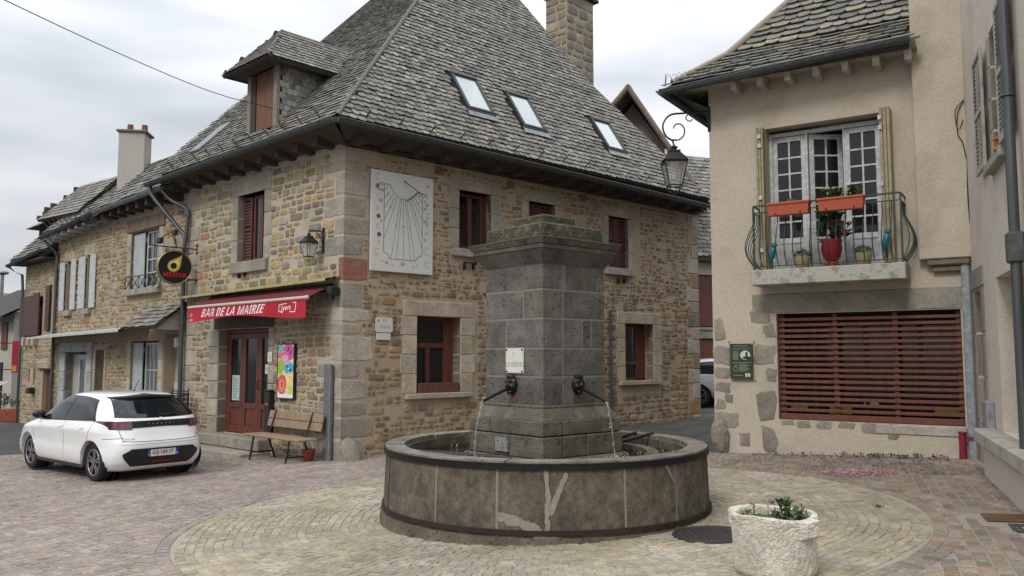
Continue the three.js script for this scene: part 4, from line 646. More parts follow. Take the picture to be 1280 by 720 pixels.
  // far slope and ridge, closing the roof
  part('roof', m.under, house, g => { const A = oR.clone().addScaledVector(dR, 11.3), B = oR.clone().addScaledVector(dR, 7.4).addScaledVector(upR, 8.3), k = dLx.clone().multiplyScalar(-(6.62 + hx)), Pt = v => v.toArray(), C1 = B.clone().add(k), D1 = A.clone().add(k), ap = apexW.clone(), ap2 = apexW.clone().add(k); const poly2 = [[10.35, 1.43], [8.84, 3.83], [7.75, 7.3]].map(q => oR.clone().addScaledVector(dR, q[0]).addScaledVector(upR, q[1])); const chain = [A, ...poly2, B]; for (let i = 0; i < chain.length - 1; i++) g.quad(Pt(chain[i]), Pt(chain[i].clone().add(k)), Pt(chain[i + 1].clone().add(k)), Pt(chain[i + 1])); g.quad(Pt(B), Pt(C1), Pt(ap2), Pt(ap)); });
  // hip and verge cement
  const hipM = M('hip_cement', { color: C(0.165, 0.155, 0.14), map: T.stucco });
  const band = (a, b, w) => part('hip_ridge', hipM, house, g => g.tube([a.toArray(), b.toArray()], w, 6));
  band(oR.clone().addScaledVector(dR, -0.53).add(V(0, 0.03, 0)), apexW.clone().add(V(0, 0.03, 0)), 0.05);
  const PR = q => oR.clone().addScaledVector(dR, q[0]).addScaledVector(upR, q[1]); for (let i = 1; i < 5; i++) band(PR(polyR[i]), PR(polyR[i + 1]), 0.055);
  // roof windows
  const velM = M('roof_window_frame', { color: C(0.045, 0.046, 0.05), metalness: 0.4, roughness: 0.5 }), glassS = M('roof_glass', { color: C(0.30, 0.36, 0.36), roughness: 0.05, metalness: 0.0, phys: true, ior: 2.0, clearcoat: 1 });
  for (const [a, b, c, d] of sky) { const v = mesh('roof_window', new G().box(a, b, d - 0.1, d, 0.0, 0.13, 0.012).box(a, b, c, c + 0.07, 0.0, 0.12, 0.012).box(a, a + 0.07, c + 0.07, d - 0.1, 0, 0.12, 0.01).box(b - 0.07, b, c + 0.07, d - 0.1, 0, 0.12, 0.01).box(a - 0.02, b + 0.02, c - 0.05, c, 0.02, 0.1, 0.01), velM, house); v.position.copy(roofR.position); v.quaternion.copy(roofR.quaternion); mesh('pane', new G().box(a + 0.07, b - 0.07, c + 0.07, d - 0.1, 0.06, 0.085), glassS, v); mesh('flashing', new G().quad([a - 0.05, c - 0.2, 0.075], [b + 0.05, c - 0.2, 0.075], [b + 0.03, c - 0.02, 0.085], [a - 0.03, c - 0.02, 0.085]), m.zincPale, v); }
  // skylight strip on the left roof
  { const v = mesh('roof_window', new G().box(-6.35, -5.85, 0.75, 1.9, 0.02, 0.1, 0.01), m.zincPale, house); v.position.copy(roofL.position); v.quaternion.copy(roofL.quaternion); }
  part('verge_board', m.eaveWood, house, g => { const a = oL.clone().addScaledVector(dLx, -6.66), b = a.clone().addScaledVector(upL, hy); g.tube([a.toArray(), b.toArray()], 0.07, 5); });
  // gutters, rafters, snow hooks
  inFrame(house, 'R', 'gutter', m.zinc, g => gutterGeo(g, -0.58, 11.35, 5.955, 5.80, 0.66, 0.085)); inFrame(house, 'L', 'gutter', m.zinc, g => gutterGeo(g, -7.45, 0.60, 5.90, 5.955, 0.66, 0.085));
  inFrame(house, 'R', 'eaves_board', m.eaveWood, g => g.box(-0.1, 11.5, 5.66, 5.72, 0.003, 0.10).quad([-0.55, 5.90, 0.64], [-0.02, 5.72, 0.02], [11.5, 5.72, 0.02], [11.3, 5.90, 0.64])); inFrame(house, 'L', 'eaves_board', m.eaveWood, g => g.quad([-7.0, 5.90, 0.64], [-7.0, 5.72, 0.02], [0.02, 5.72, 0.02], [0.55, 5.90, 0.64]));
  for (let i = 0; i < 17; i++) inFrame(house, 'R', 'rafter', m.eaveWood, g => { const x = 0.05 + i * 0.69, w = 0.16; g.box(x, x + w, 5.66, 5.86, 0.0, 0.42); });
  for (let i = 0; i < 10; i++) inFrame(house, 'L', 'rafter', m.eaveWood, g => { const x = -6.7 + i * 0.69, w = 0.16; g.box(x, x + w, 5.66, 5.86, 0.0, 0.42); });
  for (let i = 0; i < 15; i++) { const o = part('snow_hook', m.rust, house, g => g.box(0.1 + i * 0.76, 0.125 + i * 0.76, 0.12, 0.14, 0.02, 0.22)); o.position.copy(roofR.position); o.quaternion.copy(roofR.quaternion); }
  for (let i = 0; i < 11; i++) { const o = part('snow_hook', m.rust, house, g => g.box(-0.1 - i * 0.62, -0.075 - i * 0.62, 0.12, 0.14, 0.02, 0.24)); o.position.copy(roofL.position); o.quaternion.copy(roofL.quaternion); }
  // downpipe at the party line
  inFrame(house, 'L', 'downpipe', m.zinc, g => { g.tube([[-7.3, 5.85, 0.62], [-7.25, 5.6, 0.6], [-6.6, 4.75, 0.2], [-6.42, 4.55, 0.12], [-6.42, 4.2, 0.12]], 0.05, 8); g.tube([[-6.42, 4.25, 0.12], [-6.42, -0.5, 0.12]], 0.055, 8); for (const y of [0.6, 2.4, 4.2]) g.add(new THREE.TorusGeometry(0.062, 0.014, 5, 14), mat4(-6.42, y, 0.12, PI / 2)); });
  inFrame(house, 'L', 'downpipe', m.zinc, g => g.tube([[-6.95, 5.75, 0.55], [-6.75, 5.45, 0.35], [-6.36, 5.2, 0.12], [-6.33, 4.9, 0.1], [-6.4, 4.4, 0.11]], 0.045, 8));
  // conduit casing by the corner and one beside the far window
  inFrame(house, 'L', 'conduit_casing', M('grey_casing', { color: C(0.27, 0.275, 0.285), metalness: 0.3, roughness: 0.5, map: T.fine }), g => { g.box(-0.44, -0.30, -0.55, 1.48, 0.03, 0.1, 0.01); g.box(-0.295, -0.2, -0.55, 1.5, 0.03, 0.12, 0.02); });
  inFrame(house, 'R', 'conduit_casing', m.zinc, g => g.box(7.6, 7.68, 0.2, 2.8, 0.02, 0.07, 0.01));
  // iron anchors under the windows
  for (const [f, x, y] of [['L', -3.74, 3.50], ['R', 3.05, 3.62], ['R', 8.1, 3.62]]) inFrame(house, f, 'iron_anchor', m.iron, g => { g.box(x - 0.17, x + 0.17, y, y + 0.03, 0.05, 0.08); g.box(x - 0.15, x - 0.12, y - 0.14, y, 0.01, 0.08); g.box(x + 0.1, x + 0.13, y - 0.12, y, 0.01, 0.08); g.box(x + 0.15, x + 0.19, y - 0.02, y + 0.06, 0.05, 0.08); });
  for (const x of [2.15, 4.2, 6.6]) frame(block(house, 'putlog_stone', r, [[0.23, 0.11, 0.07]], x, x + 0.2, 5.44, 5.6, -0.05, 0.03, 0.01), 'R');
  // ---- dormer: box, slated cheeks, hipped roof
  const dz = 0.08, dx0 = -3.66, dx1 = -2.42;
  const dz1 = -2.6;
  const dorm = inFrame(house, 'L', 'dormer', m.under, g => { g.box(dx0 + 0.03, dx1 - 0.03, 6.35, 7.98, dz1, dz - 0.09); });
  const cheek = new G(); { const q = RNG(73); for (let row = 0; row < 12; row++) for (let k = 0; k < 19; k++) { const y = 6.42 + row * 0.125, z = 0.0 - k * 0.125 - (row % 2) * 0.062; const zr = 0.55 - (y - 5.99) / Math.tan(46 * PI / 180); if (z < zr - 0.12 || y > 7.9) continue; cheek.col = jit(pick(PAL.slate, q), q, 0.4).map(v => v * 1.25); const g2 = new G(); g2.col = cheek.col; slateGeo(g2, q, 0, 0, 0.125, 0.2, 0.014, 0.02, 0.7); g2.uvScale((u, v) => [u + row * 0.3, v + k * 0.2]); cheek.add(g2.geo(), mat4(dx1 - 0.028, y, z - 0.06, 0, PI / 2, 0)); for (let i = cheek.c.length - g2.c.length; i < cheek.c.length; i += 3) { cheek.c[i] = g2.c[0]; cheek.c[i + 1] = g2.c[1]; cheek.c[i + 2] = g2.c[2]; } } }
  mesh('cheek_slates', cheek, m.slate, dorm).userData.kind = 'stuff';
  const greyWood = M('grey_wood', { color: C(0.26, 0.235, 0.21), map: T.wood });
  mesh('dormer_frame', new G().box(dx0, dx0 + 0.14, 6.5, 7.98, dz - 0.09, dz, 0.01).box(dx1 - 0.14, dx1, 6.5, 7.98, dz - 0.09, dz, 0.01).box(dx0 + 0.14, dx1 - 0.14, 7.84, 7.98, dz - 0.088, dz, 0.01), greyWood, dorm);
  for (let i = 0; i < 2; i++) mesh('shutter_board', new G().box(lerp(dx0 + 0.32, dx1 - 0.14, i / 2) + 0.008, lerp(dx0 + 0.32, dx1 - 0.14, (i + 1) / 2) - 0.008, 6.5, 7.84, dz - 0.085, dz - 0.05, 0.006), M('faded_wood', { color: C(0.20, 0.10, 0.068), map: T.wood }), dorm);
  mesh('side_board', new G().box(dx0 + 0.14, dx0 + 0.31, 6.5, 7.84, dz - 0.088, dz - 0.03, 0.006), m.eaveWood, dorm);
  mesh('dormer_sill', new G().quad([dx0 - 0.08, 6.38, dz + 0.28], [dx1 + 0.08, 6.38, dz + 0.28], [dx1 + 0.03, 6.5, dz - 0.02], [dx0 - 0.03, 6.5, dz - 0.02]).box(dx0 - 0.08, dx1 + 0.08, 6.33, 6.378, dz + 0.2, dz + 0.28), m.zincPale, dorm);
  // dormer roof planes, in the bar-front frame
  const e0 = [-3.98, 7.84, 0.52], e1 = [-2.05, 7.84, 0.52], e2 = [-2.05, 7.84, -1.5], e3 = [-3.98, 7.84, -1.5], ap1 = [-3.02, 8.86, -0.35], ap2 = [-3.02, 8.86, -2.6];
  mesh('dormer_soffit', new G().quad(e3, e2, e1, e0), m.eaveWood, dorm);
  const plane = (o, ax, top, poly, seed, side) => { const O = V(...o), ex = V(...ax).sub(O).normalize(), t = V(...top).sub(O), ey = t.clone().addScaledVector(ex, -t.dot(ex)).normalize(); const loc = q => { const d = V(...q).sub(O); return [d.dot(ex), d.dot(ey)]; }; const pl = poly.map(loc); const p = mesh('dormer_roof', new G().ext(pl, -0.07, 0), m.under, dorm); basis(O, ex, ey).decompose(p.position, p.quaternion, p.scale); const rest = new G(), q = RNG(seed); slatesInto(rest, q, pl); const s = mesh('dormer_slates', rest, m.slate, dorm); s.userData.kind = 'stuff'; s.position.copy(p.position); s.quaternion.copy(p.quaternion); };
  function slatesInto(g, q, poly) { const xs = poly.map(p => p[0]), ys = poly.map(p => p[1]); for (let y = 0.04; y < Math.max(...ys); y += 0.135) for (let x = Math.min(...xs) - 0.1 * q(); x < Math.max(...xs); ) { const w = 0.17 * (0.75 + q() * 0.5), cx = x + w / 2; x += w; if (!inPoly([cx, y + 0.02], poly)) continue; g.col = jit(pick(PAL.slate, q), q, 0.45); slateGeo(g, q, cx, y, w, 0.22, 0.015, 0.04, 0.6); } }
  plane(e0, e1, ap1, [e0, e1, ap1], 81); plane(e1, [-2.05, 7.84, -5], ap1, [e1, [-2.05, 7.84, -1.5], [-2.05, 7.84, -2.1], ap2, ap1], 82); plane([-3.98, 7.84, -2.1], e0, ap1, [[-3.98, 7.84, -2.1], e0, ap1, ap2], 83);
  mesh('dormer_ridge', new G().tube([ap1, ap2], 0.05, 6).tube([ap1, e1], 0.035, 5).tube([ap1, e0], 0.035, 5), M('grey_ridge', { color: C(0.22, 0.205, 0.18), map: T.stone }), dorm);
  // stone chimney behind the far hip
  const ch = part('chimney', m.mortar, house, g => g.box(-0.7, 0.7, 8.0, 13.62, -0.45, 0.45)); ch.position.set(1.95 + 3.19, 0, -27 + 15.5); ch.rotation.y = 0.80;
  rubbleBox(ch, 951, 0.7, 0.45, 9.2, 13.6); mesh('chimney_cap', new G().box(-0.85, 0.85, 13.62, 13.74, -0.6, 0.6, 0.02), m.under, ch);
}
function rubbleBox(par, seed, hx, hz, y0, y1) {          // coursed stones on the two visible sides of a chimney
  const r = RNG(seed), rest = new G(); for (const [len, ry, off] of [[hx, 0, hz], [hz, -Math.PI / 2, hx]]) { let y = y0; while (y < y1 - 0.1) { const h = Math.min(0.18 + r() * 0.2, y1 - y); let x = -len; while (x < len - 0.02) { let w = 0.25 + r() * 0.4; if (len - x - w < 0.2) w = len - x; const g = new G(); g.col = jit(pick([[0.30, 0.26, 0.20], [0.26, 0.23, 0.185], [0.33, 0.285, 0.215], [0.23, 0.21, 0.175]], r), r, 0.35); stoneGeo(g, r, x + 0.015, x + w - 0.015, y + 0.015, y + h - 0.015, off, 0.03); const s = mesh('stone', g, m.stone, par); s.rotation.y = ry; x += w; } y += h; } }
}
// ---------------------------------------------------------------- the row along the street, in the bar-front frame (x = -s)
function rowHouse(name, label) { return thing(name, label, 'house', [FR.L.o[0], 0, FR.L.o[1]], FR.L.t); }
function roofPlane(h, x0, x1, ye, zo, ang, top, seed, single, pal = PAL.slate, w = 0.24) {
  const a = ang * Math.PI / 180, poly = [[x0, 0], [x1, 0], [x1, top], [x0, top]], p = mesh('roof', new G().ext(poly, -0.12, 0), m.under, h);
  basis(V(0, ye, zo), V(1, 0, 0), V(0, Math.sin(a), -Math.cos(a))).decompose(p.position, p.quaternion, p.scale); slates(p, seed, poly, { w, len: 0.18, th: 0.018, lift: 0.05, pal, single, round: 0.6 }); return p;
}
function joinery(h, name, mat, x0, x1, y0, y1, z, cols, rows, glass = m.darkRoomGlass, w = 0.06, bw = 0.028) {
  const fr = part(name, mat, h, g => { g.box(x0, x0 + w, y0, y1, z, z + 0.05, 0.005); g.box(x1 - w, x1, y0, y1, z, z + 0.05, 0.005); g.box(x0 + w, x1 - w, y0, y0 + w, z, z + 0.048, 0.005); g.box(x0 + w, x1 - w, y1 - w, y1, z, z + 0.048, 0.005); for (let i = 1; i < cols; i++) { const x = lerp(x0 + w, x1 - w, i / cols); g.box(x - bw / 2, x + bw / 2, y0 + w, y1 - w, z + 0.008, z + 0.04); } for (let j = 1; j < rows; j++) { const y = lerp(y0 + w, y1 - w, j / rows); g.box(x0 + w, x1 - w, y - bw / 2, y + bw / 2, z + 0.01, z + 0.038); } });
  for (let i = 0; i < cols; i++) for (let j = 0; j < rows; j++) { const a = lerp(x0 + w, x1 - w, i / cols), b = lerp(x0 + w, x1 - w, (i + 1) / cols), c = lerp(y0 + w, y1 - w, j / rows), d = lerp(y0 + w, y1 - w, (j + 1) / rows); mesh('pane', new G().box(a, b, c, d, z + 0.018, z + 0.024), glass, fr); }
  return fr;
}
function boards(h, name, mat, x0, x1, y0, y1, z, n) { const o = part(name, mat, h, g => { g.box(x0, x1, y0 + 0.15, y0 + 0.25, z - 0.02, z - 0.001); g.box(x0, x1, y1 - 0.25, y1 - 0.15, z - 0.02, z - 0.001); }); for (let i = 0; i < n; i++) mesh('board', new G().box(lerp(x0, x1, i / n) + 0.003, lerp(x0, x1, (i + 1) / n) - 0.003, y0, y1, z, z + 0.03, 0.006), mat, o); return o; }
const voidBack = (h, x0, x1, y0, y1, z = -0.34) => part('room', m.room, h, g => g.quad([x0, y0, z], [x1, y0, z], [x1, y1, z], [x0, y1, z]));
{
  const r = mkR(2201), PI = Math.PI;
  // --- house next to the bar
  const a = rowHouse('narrow_stone_house', 'stone house with pale blue shutters and slate porch beside the bar');
  const hA = [[-9.86, -8.1, 3.42, 4.98], [-9.62, -7.9, -0.1, 2.04], [-7.62, -6.7, -0.6, 2.2]];
  const wa = part('wall', m.mortar, a, g => wallSheet(g, -11.2, -6.52, -1, 5.72, hA, 0.4));
  rubble(wa, 511, -11.2, -6.6, -0.5, 5.4, [[-10.15, -7.75, 3.2, 5.38], [-9.85, -7.62, -0.6, 2.1], [-7.7, -6.6, -0.6, 2.45], [-11.2, -7, 2.1, 2.35]], { h: [0.09, 0.2], w: [0.13, 0.4], gap: 0.04, proud: 0.026, pal: PAL.wallL, single: 110, skip: 0.05 });
  block(a, 'lintel', r, [[0.19, 0.15, 0.12]], -10.12, -7.78, 4.99, 5.33, -0.2, 0.05, 0.012, M('beam_wood', { vertexColors: true, map: T.wood }));
  for (const [x0, x1] of [[-10.1, -9.86], [-8.1, -7.84]]) for (let i = 0; i < 4; i++) block(a, 'jamb_stone', r, PAL.warm, x0, x1, lerp(3.42, 4.98, i / 4) + 0.005, lerp(3.42, 4.98, (i + 1) / 4) - 0.005, -0.2, 0.025);
  block(a, 'sill', r, PAL.quoin, -10.05, -7.85, 3.26, 3.42, -0.2, 0.16);
  joinery(a, 'window', m.white, -9.12, -8.12, 3.44, 4.96, -0.16, 3, 4); boards(a, 'shutter', m.blueGrey, -9.84, -9.14, 3.46, 4.94, -0.08, 4); voidBack(a, -9.86, -8.1, 3.42, 4.98);
  part('window_rail', m.iron, a, g => { const y0 = 3.40, y1 = 3.76, z = 0.12; g.tube([[-9.9, y1, z], [-7.72, y1, z]], 0.014, 5); g.tube([[-9.9, y0, z], [-7.72, y0, z]], 0.014, 5); g.tube([[-9.9, y0, z], [-9.9, y1, z]], 0.014, 5); g.tube([[-7.72, y0, z], [-7.72, y1, z]], 0.014, 5); for (let i = 0; i < 5; i++) { const x0 = lerp(-9.9, -7.72, i / 5), x1 = lerp(-9.9, -7.72, (i + 1) / 5); g.tube([[x0, y0, z], [x1, y1, z]], 0.011, 4); g.tube([[x0, y1, z], [x1, y0, z]], 0.011, 4); g.tube([[x1, y0, z], [x1, y1, z]], 0.009, 4); } });
  joinery(a, 'window', m.white, -8.98, -7.92, -0.08, 2.0, -0.16, 4, 3, M('pale_glass', { color: C(0.12, 0.13, 0.135), roughness: 0.08 })); boards(a, 'shutter', m.blueGrey, -9.6, -9.0, -0.08, 2.0, -0.07, 4); voidBack(a, -9.62, -7.9, -0.1, 2.04);
  for (const [x0, x1] of [[-9.84, -9.62], [-7.9, -7.66]]) for (let i = 0; i < 5; i++) block(a, 'jamb_stone', r, PAL.warm, x0, x1, lerp(-0.3, 2.04, i / 5) + 0.005, lerp(-0.3, 2.04, (i + 1) / 5) - 0.005, -0.2, 0.03);
  part('porch_wall', m.stuccoP, a, g => { g.box(-7.62, -6.7, -0.8, 2.2, -0.39, -0.3); });
  part('meter_box', m.blueGrey, a, g => { g.box(-7.28, -6.9, 0.42, 1.0, -0.299, -0.12, 0.01); }); part('meter_box', m.white, a, g => g.box(-6.83, -6.7, 1.86, 2.1, 0.02, 0.12, 0.01)); part('bell_plate', m.white, a, g => g.box(-7.55, -7.45, 1.2, 1.3, -0.299, -0.28, 0.004));
  // slate porch roof
  { const p = mesh('porch_roof', new G().ext([[-8.55, 0], [-6.5, 0], [-6.5, 0.92], [-8.1, 0.92]], -0.05, 0), m.under, a); basis(V(0, 2.33, 0.75), V(1, 0, 0), V(0, 0.64, -0.77)).decompose(p.position, p.quaternion, p.scale); slates(p, 521, [[-8.55, 0], [-6.5, 0], [-6.5, 0.92], [-8.1, 0.92]], { w: 0.22, len: 0.16, th: 0.016, lift: 0.04, pal: PAL.slate, single: 40, round: 0.6 }); part('porch_cheek', m.stuccoP, a, g => g.ext([[0, 2.28], [0.72, 2.28], [0, 2.88]], -0.02, 0.02)).geometry.rotateY(-PI / 2).translate(-6.62, 0, 0); }
  part('canopy', m.white, a, g => { g.quad([-11.2, 2.28, 0.85], [-8.5, 2.32, 0.8], [-8.5, 2.46, 0.01], [-11.2, 2.42, 0.01]); g.quad([-11.2, 2.22, 0.85], [-11.2, 2.36, 0.01], [-8.5, 2.4, 0.01], [-8.5, 2.26, 0.8]); g.quad([-11.2, 2.22, 0.85], [-8.5, 2.26, 0.8], [-8.5, 2.32, 0.8], [-11.2, 2.28, 0.85]); });
  part('gutter', m.zincPale, a, g => gutterGeo(g, -11.3, -6.85, 5.68, 5.78, 0.5, 0.08)); for (let i = 0; i < 8; i++) part('rafter', m.eaveWood, a, g => g.box(-11.0 + i * 0.58, -10.87 + i * 0.58, 5.48, 5.68, 0.0, 0.42));
  part('eaves_board', m.eaveWood, a, g => g.box(-11.25, -6.6, 5.69, 5.73, -0.05, 0.44)); roofPlane(a, -9.55, -6.55, 5.80, 0.45, 46, 6.4, 531, 60); roofPlane(a, -11.3, -9.57, 5.76, 0.45, 46, 2.2, 532, 30);
  part('wall', m.mortar, a, g => g.quad([-9.55, 5.6, 0.3], [-9.55, 5.6, -4.1], [-9.55, 10.2, -4.1], [-9.55, 6.0, 0.3]));
  part('glass_strip', m.zincPale, a, g => { for (let i = 0; i < 6; i++) g.box(-11.0 + i * 0.52, -10.55 + i * 0.52, 5.86, 5.98, 0.30 - i * 0.001, 0.36); });
  const chm = part('chimney', m.stuccoP, a, g => g.box(-0.36, 0.36, 5.7, 8.12, -0.34, 0.34, 0.01)); chm.position.set(-11.4, 0, -0.6); chm.rotation.y = 0.9;
  mesh('chimney_cap', new G().box(-0.42, 0.42, 8.12, 8.19, -0.40, 0.40, 0.015), M('cap_brown', { color: C(0.17, 0.13, 0.105) }), chm); for (const x of [-0.15, 0.25]) mesh('chimney_pot', new G().cyl(x, 8.19, 8.42, 0, 0.09, 0.08, 10), M('pot_clay', { color: C(0.17, 0.065, 0.05) }), chm);
  // --- house with white shutters
  const b = rowHouse('white_shutter_house', 'stone house with white shutters and painted stone doorway in the row');
  const hB = [[-14.75, -14.25, 3.04, 4.58], [-13.03, -12.69, 3.04, 4.64], [-14.5, -12.7, -0.6, 1.76], [-12.1, -11.5, -0.6, 1.82]];
  const wb = part('wall', m.mortar, b, g => wallSheet(g, -15.6, -11.202, -1, 5.6, hB, 0.4));
  rubble(wb, 541, -15.6, -11.25, -0.5, 5.35, [[-15.0, -14.0, 2.9, 4.9], [-13.3, -12.4, 2.9, 4.95], [-14.97, -12.3, -0.6, 2.1], [-12.2, -11.4, -0.6, 1.95], [-15.6, -11.2, 2.1, 2.3]], { h: [0.09, 0.2], w: [0.14, 0.42], gap: 0.045, proud: 0.026, pal: PAL.wallL, single: 80, skip: 0.06 });
  for (const [x0, x1, y1] of [[-15.2, -14.77, 4.56], [-14.23, -13.82, 4.6], [-13.57, -13.05, 4.62], [-12.67, -12.25, 4.64]]) boards(b, 'shutter', m.white, x0, x1, 3.06, y1, 0.04, 3);
  for (const [x0, x1, y1] of [[-14.75, -14.25, 4.58], [-13.03, -12.69, 4.64]]) { joinery(b, 'window', m.white, x0, x1, 3.06, y1, -0.2, 1, 3); voidBack(b, x0, x1, 3.04, y1); block(b, 'sill', r, PAL.quoin, x0 - 0.12, x1 + 0.12, 2.88, 3.04, -0.2, 0.12); block(b, 'lintel', r, PAL.warm, x0 - 0.2, x1 + 0.2, y1, y1 + 0.3, -0.2, 0.02); }
  const pstone = [[0.45, 0.47, 0.47]]; block(b, 'lintel', r, pstone, -14.95, -12.31, 1.77, 2.07, -0.2, 0.05); for (const [x0, x1] of [[-14.95, -14.5], [-12.7, -12.32]]) for (let i = 0; i < 4; i++) block(b, 'jamb_stone', r, pstone, x0, x1, lerp(-0.6, 1.76, i / 4) + 0.004, lerp(-0.6, 1.76, (i + 1) / 4) - 0.004, -0.2, 0.05);
  joinery(b, 'door', m.blueGrey, -13.9, -12.75, -0.5, 1.7, -0.2, 2, 1, M('pale_glass', { color: C(0.12, 0.13, 0.135), roughness: 0.08 }), 0.16, 0.1); part('side_light', m.stuccoP, b, g => g.box(-14.48, -13.92, -0.6, 1.72, -0.3, -0.22)); voidBack(b, -14.5, -12.7, -0.6, 1.76); voidBack(b, -12.1, -11.5, -0.6, 1.82, -0.28);
  for (const x of [-12.22, -11.42]) for (let i = 0; i < 4; i++) block(b, 'jamb_stone', r, PAL.warm, x, x + 0.12, lerp(-0.5, 1.82, i / 4) + 0.004, lerp(-0.5, 1.82, (i + 1) / 4) - 0.004, -0.2, 0.03);
  part('canopy', m.white, b, g => { g.quad([-15.7, 2.22, 0.75], [-11.21, 2.28, 0.85], [-11.21, 2.42, 0.01], [-15.7, 2.36, 0.01]); g.quad([-15.7, 2.17, 0.75], [-15.7, 2.31, 0.01], [-11.21, 2.37, 0.01], [-11.21, 2.22, 0.85]); g.quad([-15.7, 2.17, 0.75], [-11.21, 2.22, 0.85], [-11.21, 2.28, 0.85], [-15.7, 2.22, 0.75]); });
  part('downpipe', m.zinc, b, g => { g.tube([[-15.55, 5.3, 0.45], [-15.45, 5.1, 0.3], [-15.42, 4.85, 0.1], [-15.42, 4.5, 0.09]], 0.05, 7); g.tube([[-15.42, 4.6, 0.09], [-15.42, -0.8, 0.09]], 0.05, 8); });
  part('gutter', m.zinc, b, g => gutterGeo(g, -15.7, -11.0, 5.40, 5.72, 0.5, 0.08)); for (let i = 0; i < 7; i++) part('rafter', m.white, b, g => g.box(-15.4 + i * 0.6, -15.26 + i * 0.6, 5.25 + i * 0.04, 5.42 + i * 0.04, 0.0, 0.42));
  const rb = roofPlane(b, -15.7, -11.32, 5.52, 0.45, 46, 2.6, 551, 50); for (let i = 0; i < 10; i++) { const o = part('snow_hook', m.rust, b, g => g.box(-15.4 + i * 0.42, -15.375 + i * 0.42, 0.15, 0.17, 0.02, 0.3)); o.position.copy(rb.position); o.quaternion.copy(rb.quaternion); }
  const d = part('dormer', m.under, b, g => { g.box(-17.2, -14.3, 5.6, 6.3, -1.8, -0.2); }); const hip = (pts, seed) => { const O = V(...pts[0]), ex = V(...pts[1]).sub(O).normalize(), t = V(...pts[2]).sub(O), ey = t.clone().addScaledVector(ex, -t.dot(ex)).normalize(), pl = pts.map(q => { const w = V(...q).sub(O); return [w.dot(ex), w.dot(ey)]; }), p = mesh('dormer_roof', new G().ext(pl, -0.06, 0), m.under, d), g = new G(), q = RNG(seed); for (let y = 0.04; y < Math.max(...pl.map(v => v[1])); y += 0.17) for (let x = -0.2; x < 5; ) { const w = 0.26 * (0.7 + q() * 0.6), cx = x + w / 2; x += w; if (!inPoly([cx, y + 0.02], pl)) continue; g.col = jit(pick(PAL.slateB, q), q, 0.4); slateGeo(g, q, cx, y, w, 0.27, 0.018, 0.04, 0.6); } basis(O, ex, ey).decompose(p.position, p.quaternion, p.scale); const s = mesh('dormer_slates', g, m.slate, d); s.userData.kind = 'stuff'; s.position.copy(p.position); s.quaternion.copy(p.quaternion); };
  hip([[-17.5, 6.18, 0.1], [-13.9, 6.02, 0.1], [-13.4, 7.2, -0.95], [-16.8, 7.4, -0.95]], 561); hip([[-17.5, 6.18, -2], [-17.5, 6.18, 0.1], [-16.8, 7.4, -0.95]], 562);
  part('wall', m.mortar, b, g => { g.quad([-11.3, 5.5, 0.3], [-11.3, 5.5, -3], [-11.3, 7.6, -3], [-11.3, 6.0, 0.3]); });
  // --- house with brown shutters, last in the row
  const c = rowHouse('brown_shutter_house', 'ochre stone house with closed brown shutters and brown door in the row');
  const hC = [[-18.5, -16.85, 2.32, 3.62], [-16.42, -16.02, 2.45, 3.95], [-16.55, -15.8, -0.7, 1.22], [-17.5, -17.3, 0.7, 1.24], [-18.0, -17.84, 0.8, 1.22]];
  const wc = part('wall', m.mortar, c, g => wallSheet(g, -18.75, -15.602, -1, 5.0, hC, 0.4));
  rubble(wc, 571, -18.7, -15.65, -0.5, 4.8, [[-18.7, -16.7, 2.1, 3.7], [-16.5, -15.9, 2.3, 4.1], [-16.75, -15.65, -0.7, 1.5], [-18.05, -17.25, 0.65, 1.3]], { h: [0.09, 0.18], w: [0.13, 0.36], gap: 0.05, proud: 0.022, pal: PAL.wallL, single: 40, skip: 0.1 });
  for (const [x0, x1, y0, y1, z] of [[-18.95, -18.2, 2.3, 3.66, 0.06], [-18.18, -17.5, 2.32, 3.68, 0.07], [-17.48, -16.85, 2.32, 3.74, 0.1], [-16.40, -16.04, 2.47, 3.93, 0.05]]) boards(c, 'shutter', M('shutter_brown', { color: C(0.085, 0.036, 0.026), map: T.wood, roughness: 0.6 }), x0, x1, y0, y1, z, 3);
  for (let i = 0; i < 3; i++) block(c, 'corbel', r, PAL.warm, -18.4 + i * 0.5, -18.2 + i * 0.5, 1.98, 2.28, -0.1, 0.16, 0.02); voidBack(c, -18.5, -16.85, 2.32, 3.62); voidBack(c, -16.42, -16.02, 2.45, 3.95);
  boards(c, 'door', m.brownWood, -16.53, -15.82, -0.65, 1.2, -0.15, 4); block(c, 'lintel', r, PAL.warm, -16.85, -15.62, 1.23, 1.5, -0.2, 0.12, 0.04); voidBack(c, -16.55, -15.8, -0.7, 1.22);
  voidBack(c, -17.5, -17.3, 0.7, 1.24, -0.3); voidBack(c, -18.0, -17.84, 0.8, 1.22, -0.3); part('wall_basket', m.iron, c, g => g.box(-17.55, -17.2, 0.42, 0.62, 0.0, 0.2, 0.03));
  part('gutter', m.zinc, c, g => gutterGeo(g, -19.0, -15.5, 4.75, 5.02, 0.5, 0.08)); part('downpipe', m.zinc, c, g => { g.tube([[-18.9, 4.7, 0.5], [-18.85, 4.45, 0.35], [-18.72, 4.2, 0.1], [-18.72, -0.8, 0.08]], 0.045, 7); }); roofPlane(c, -19.0, -15.6, 4.9, 0.45, 46, 2.6, 581, 30);
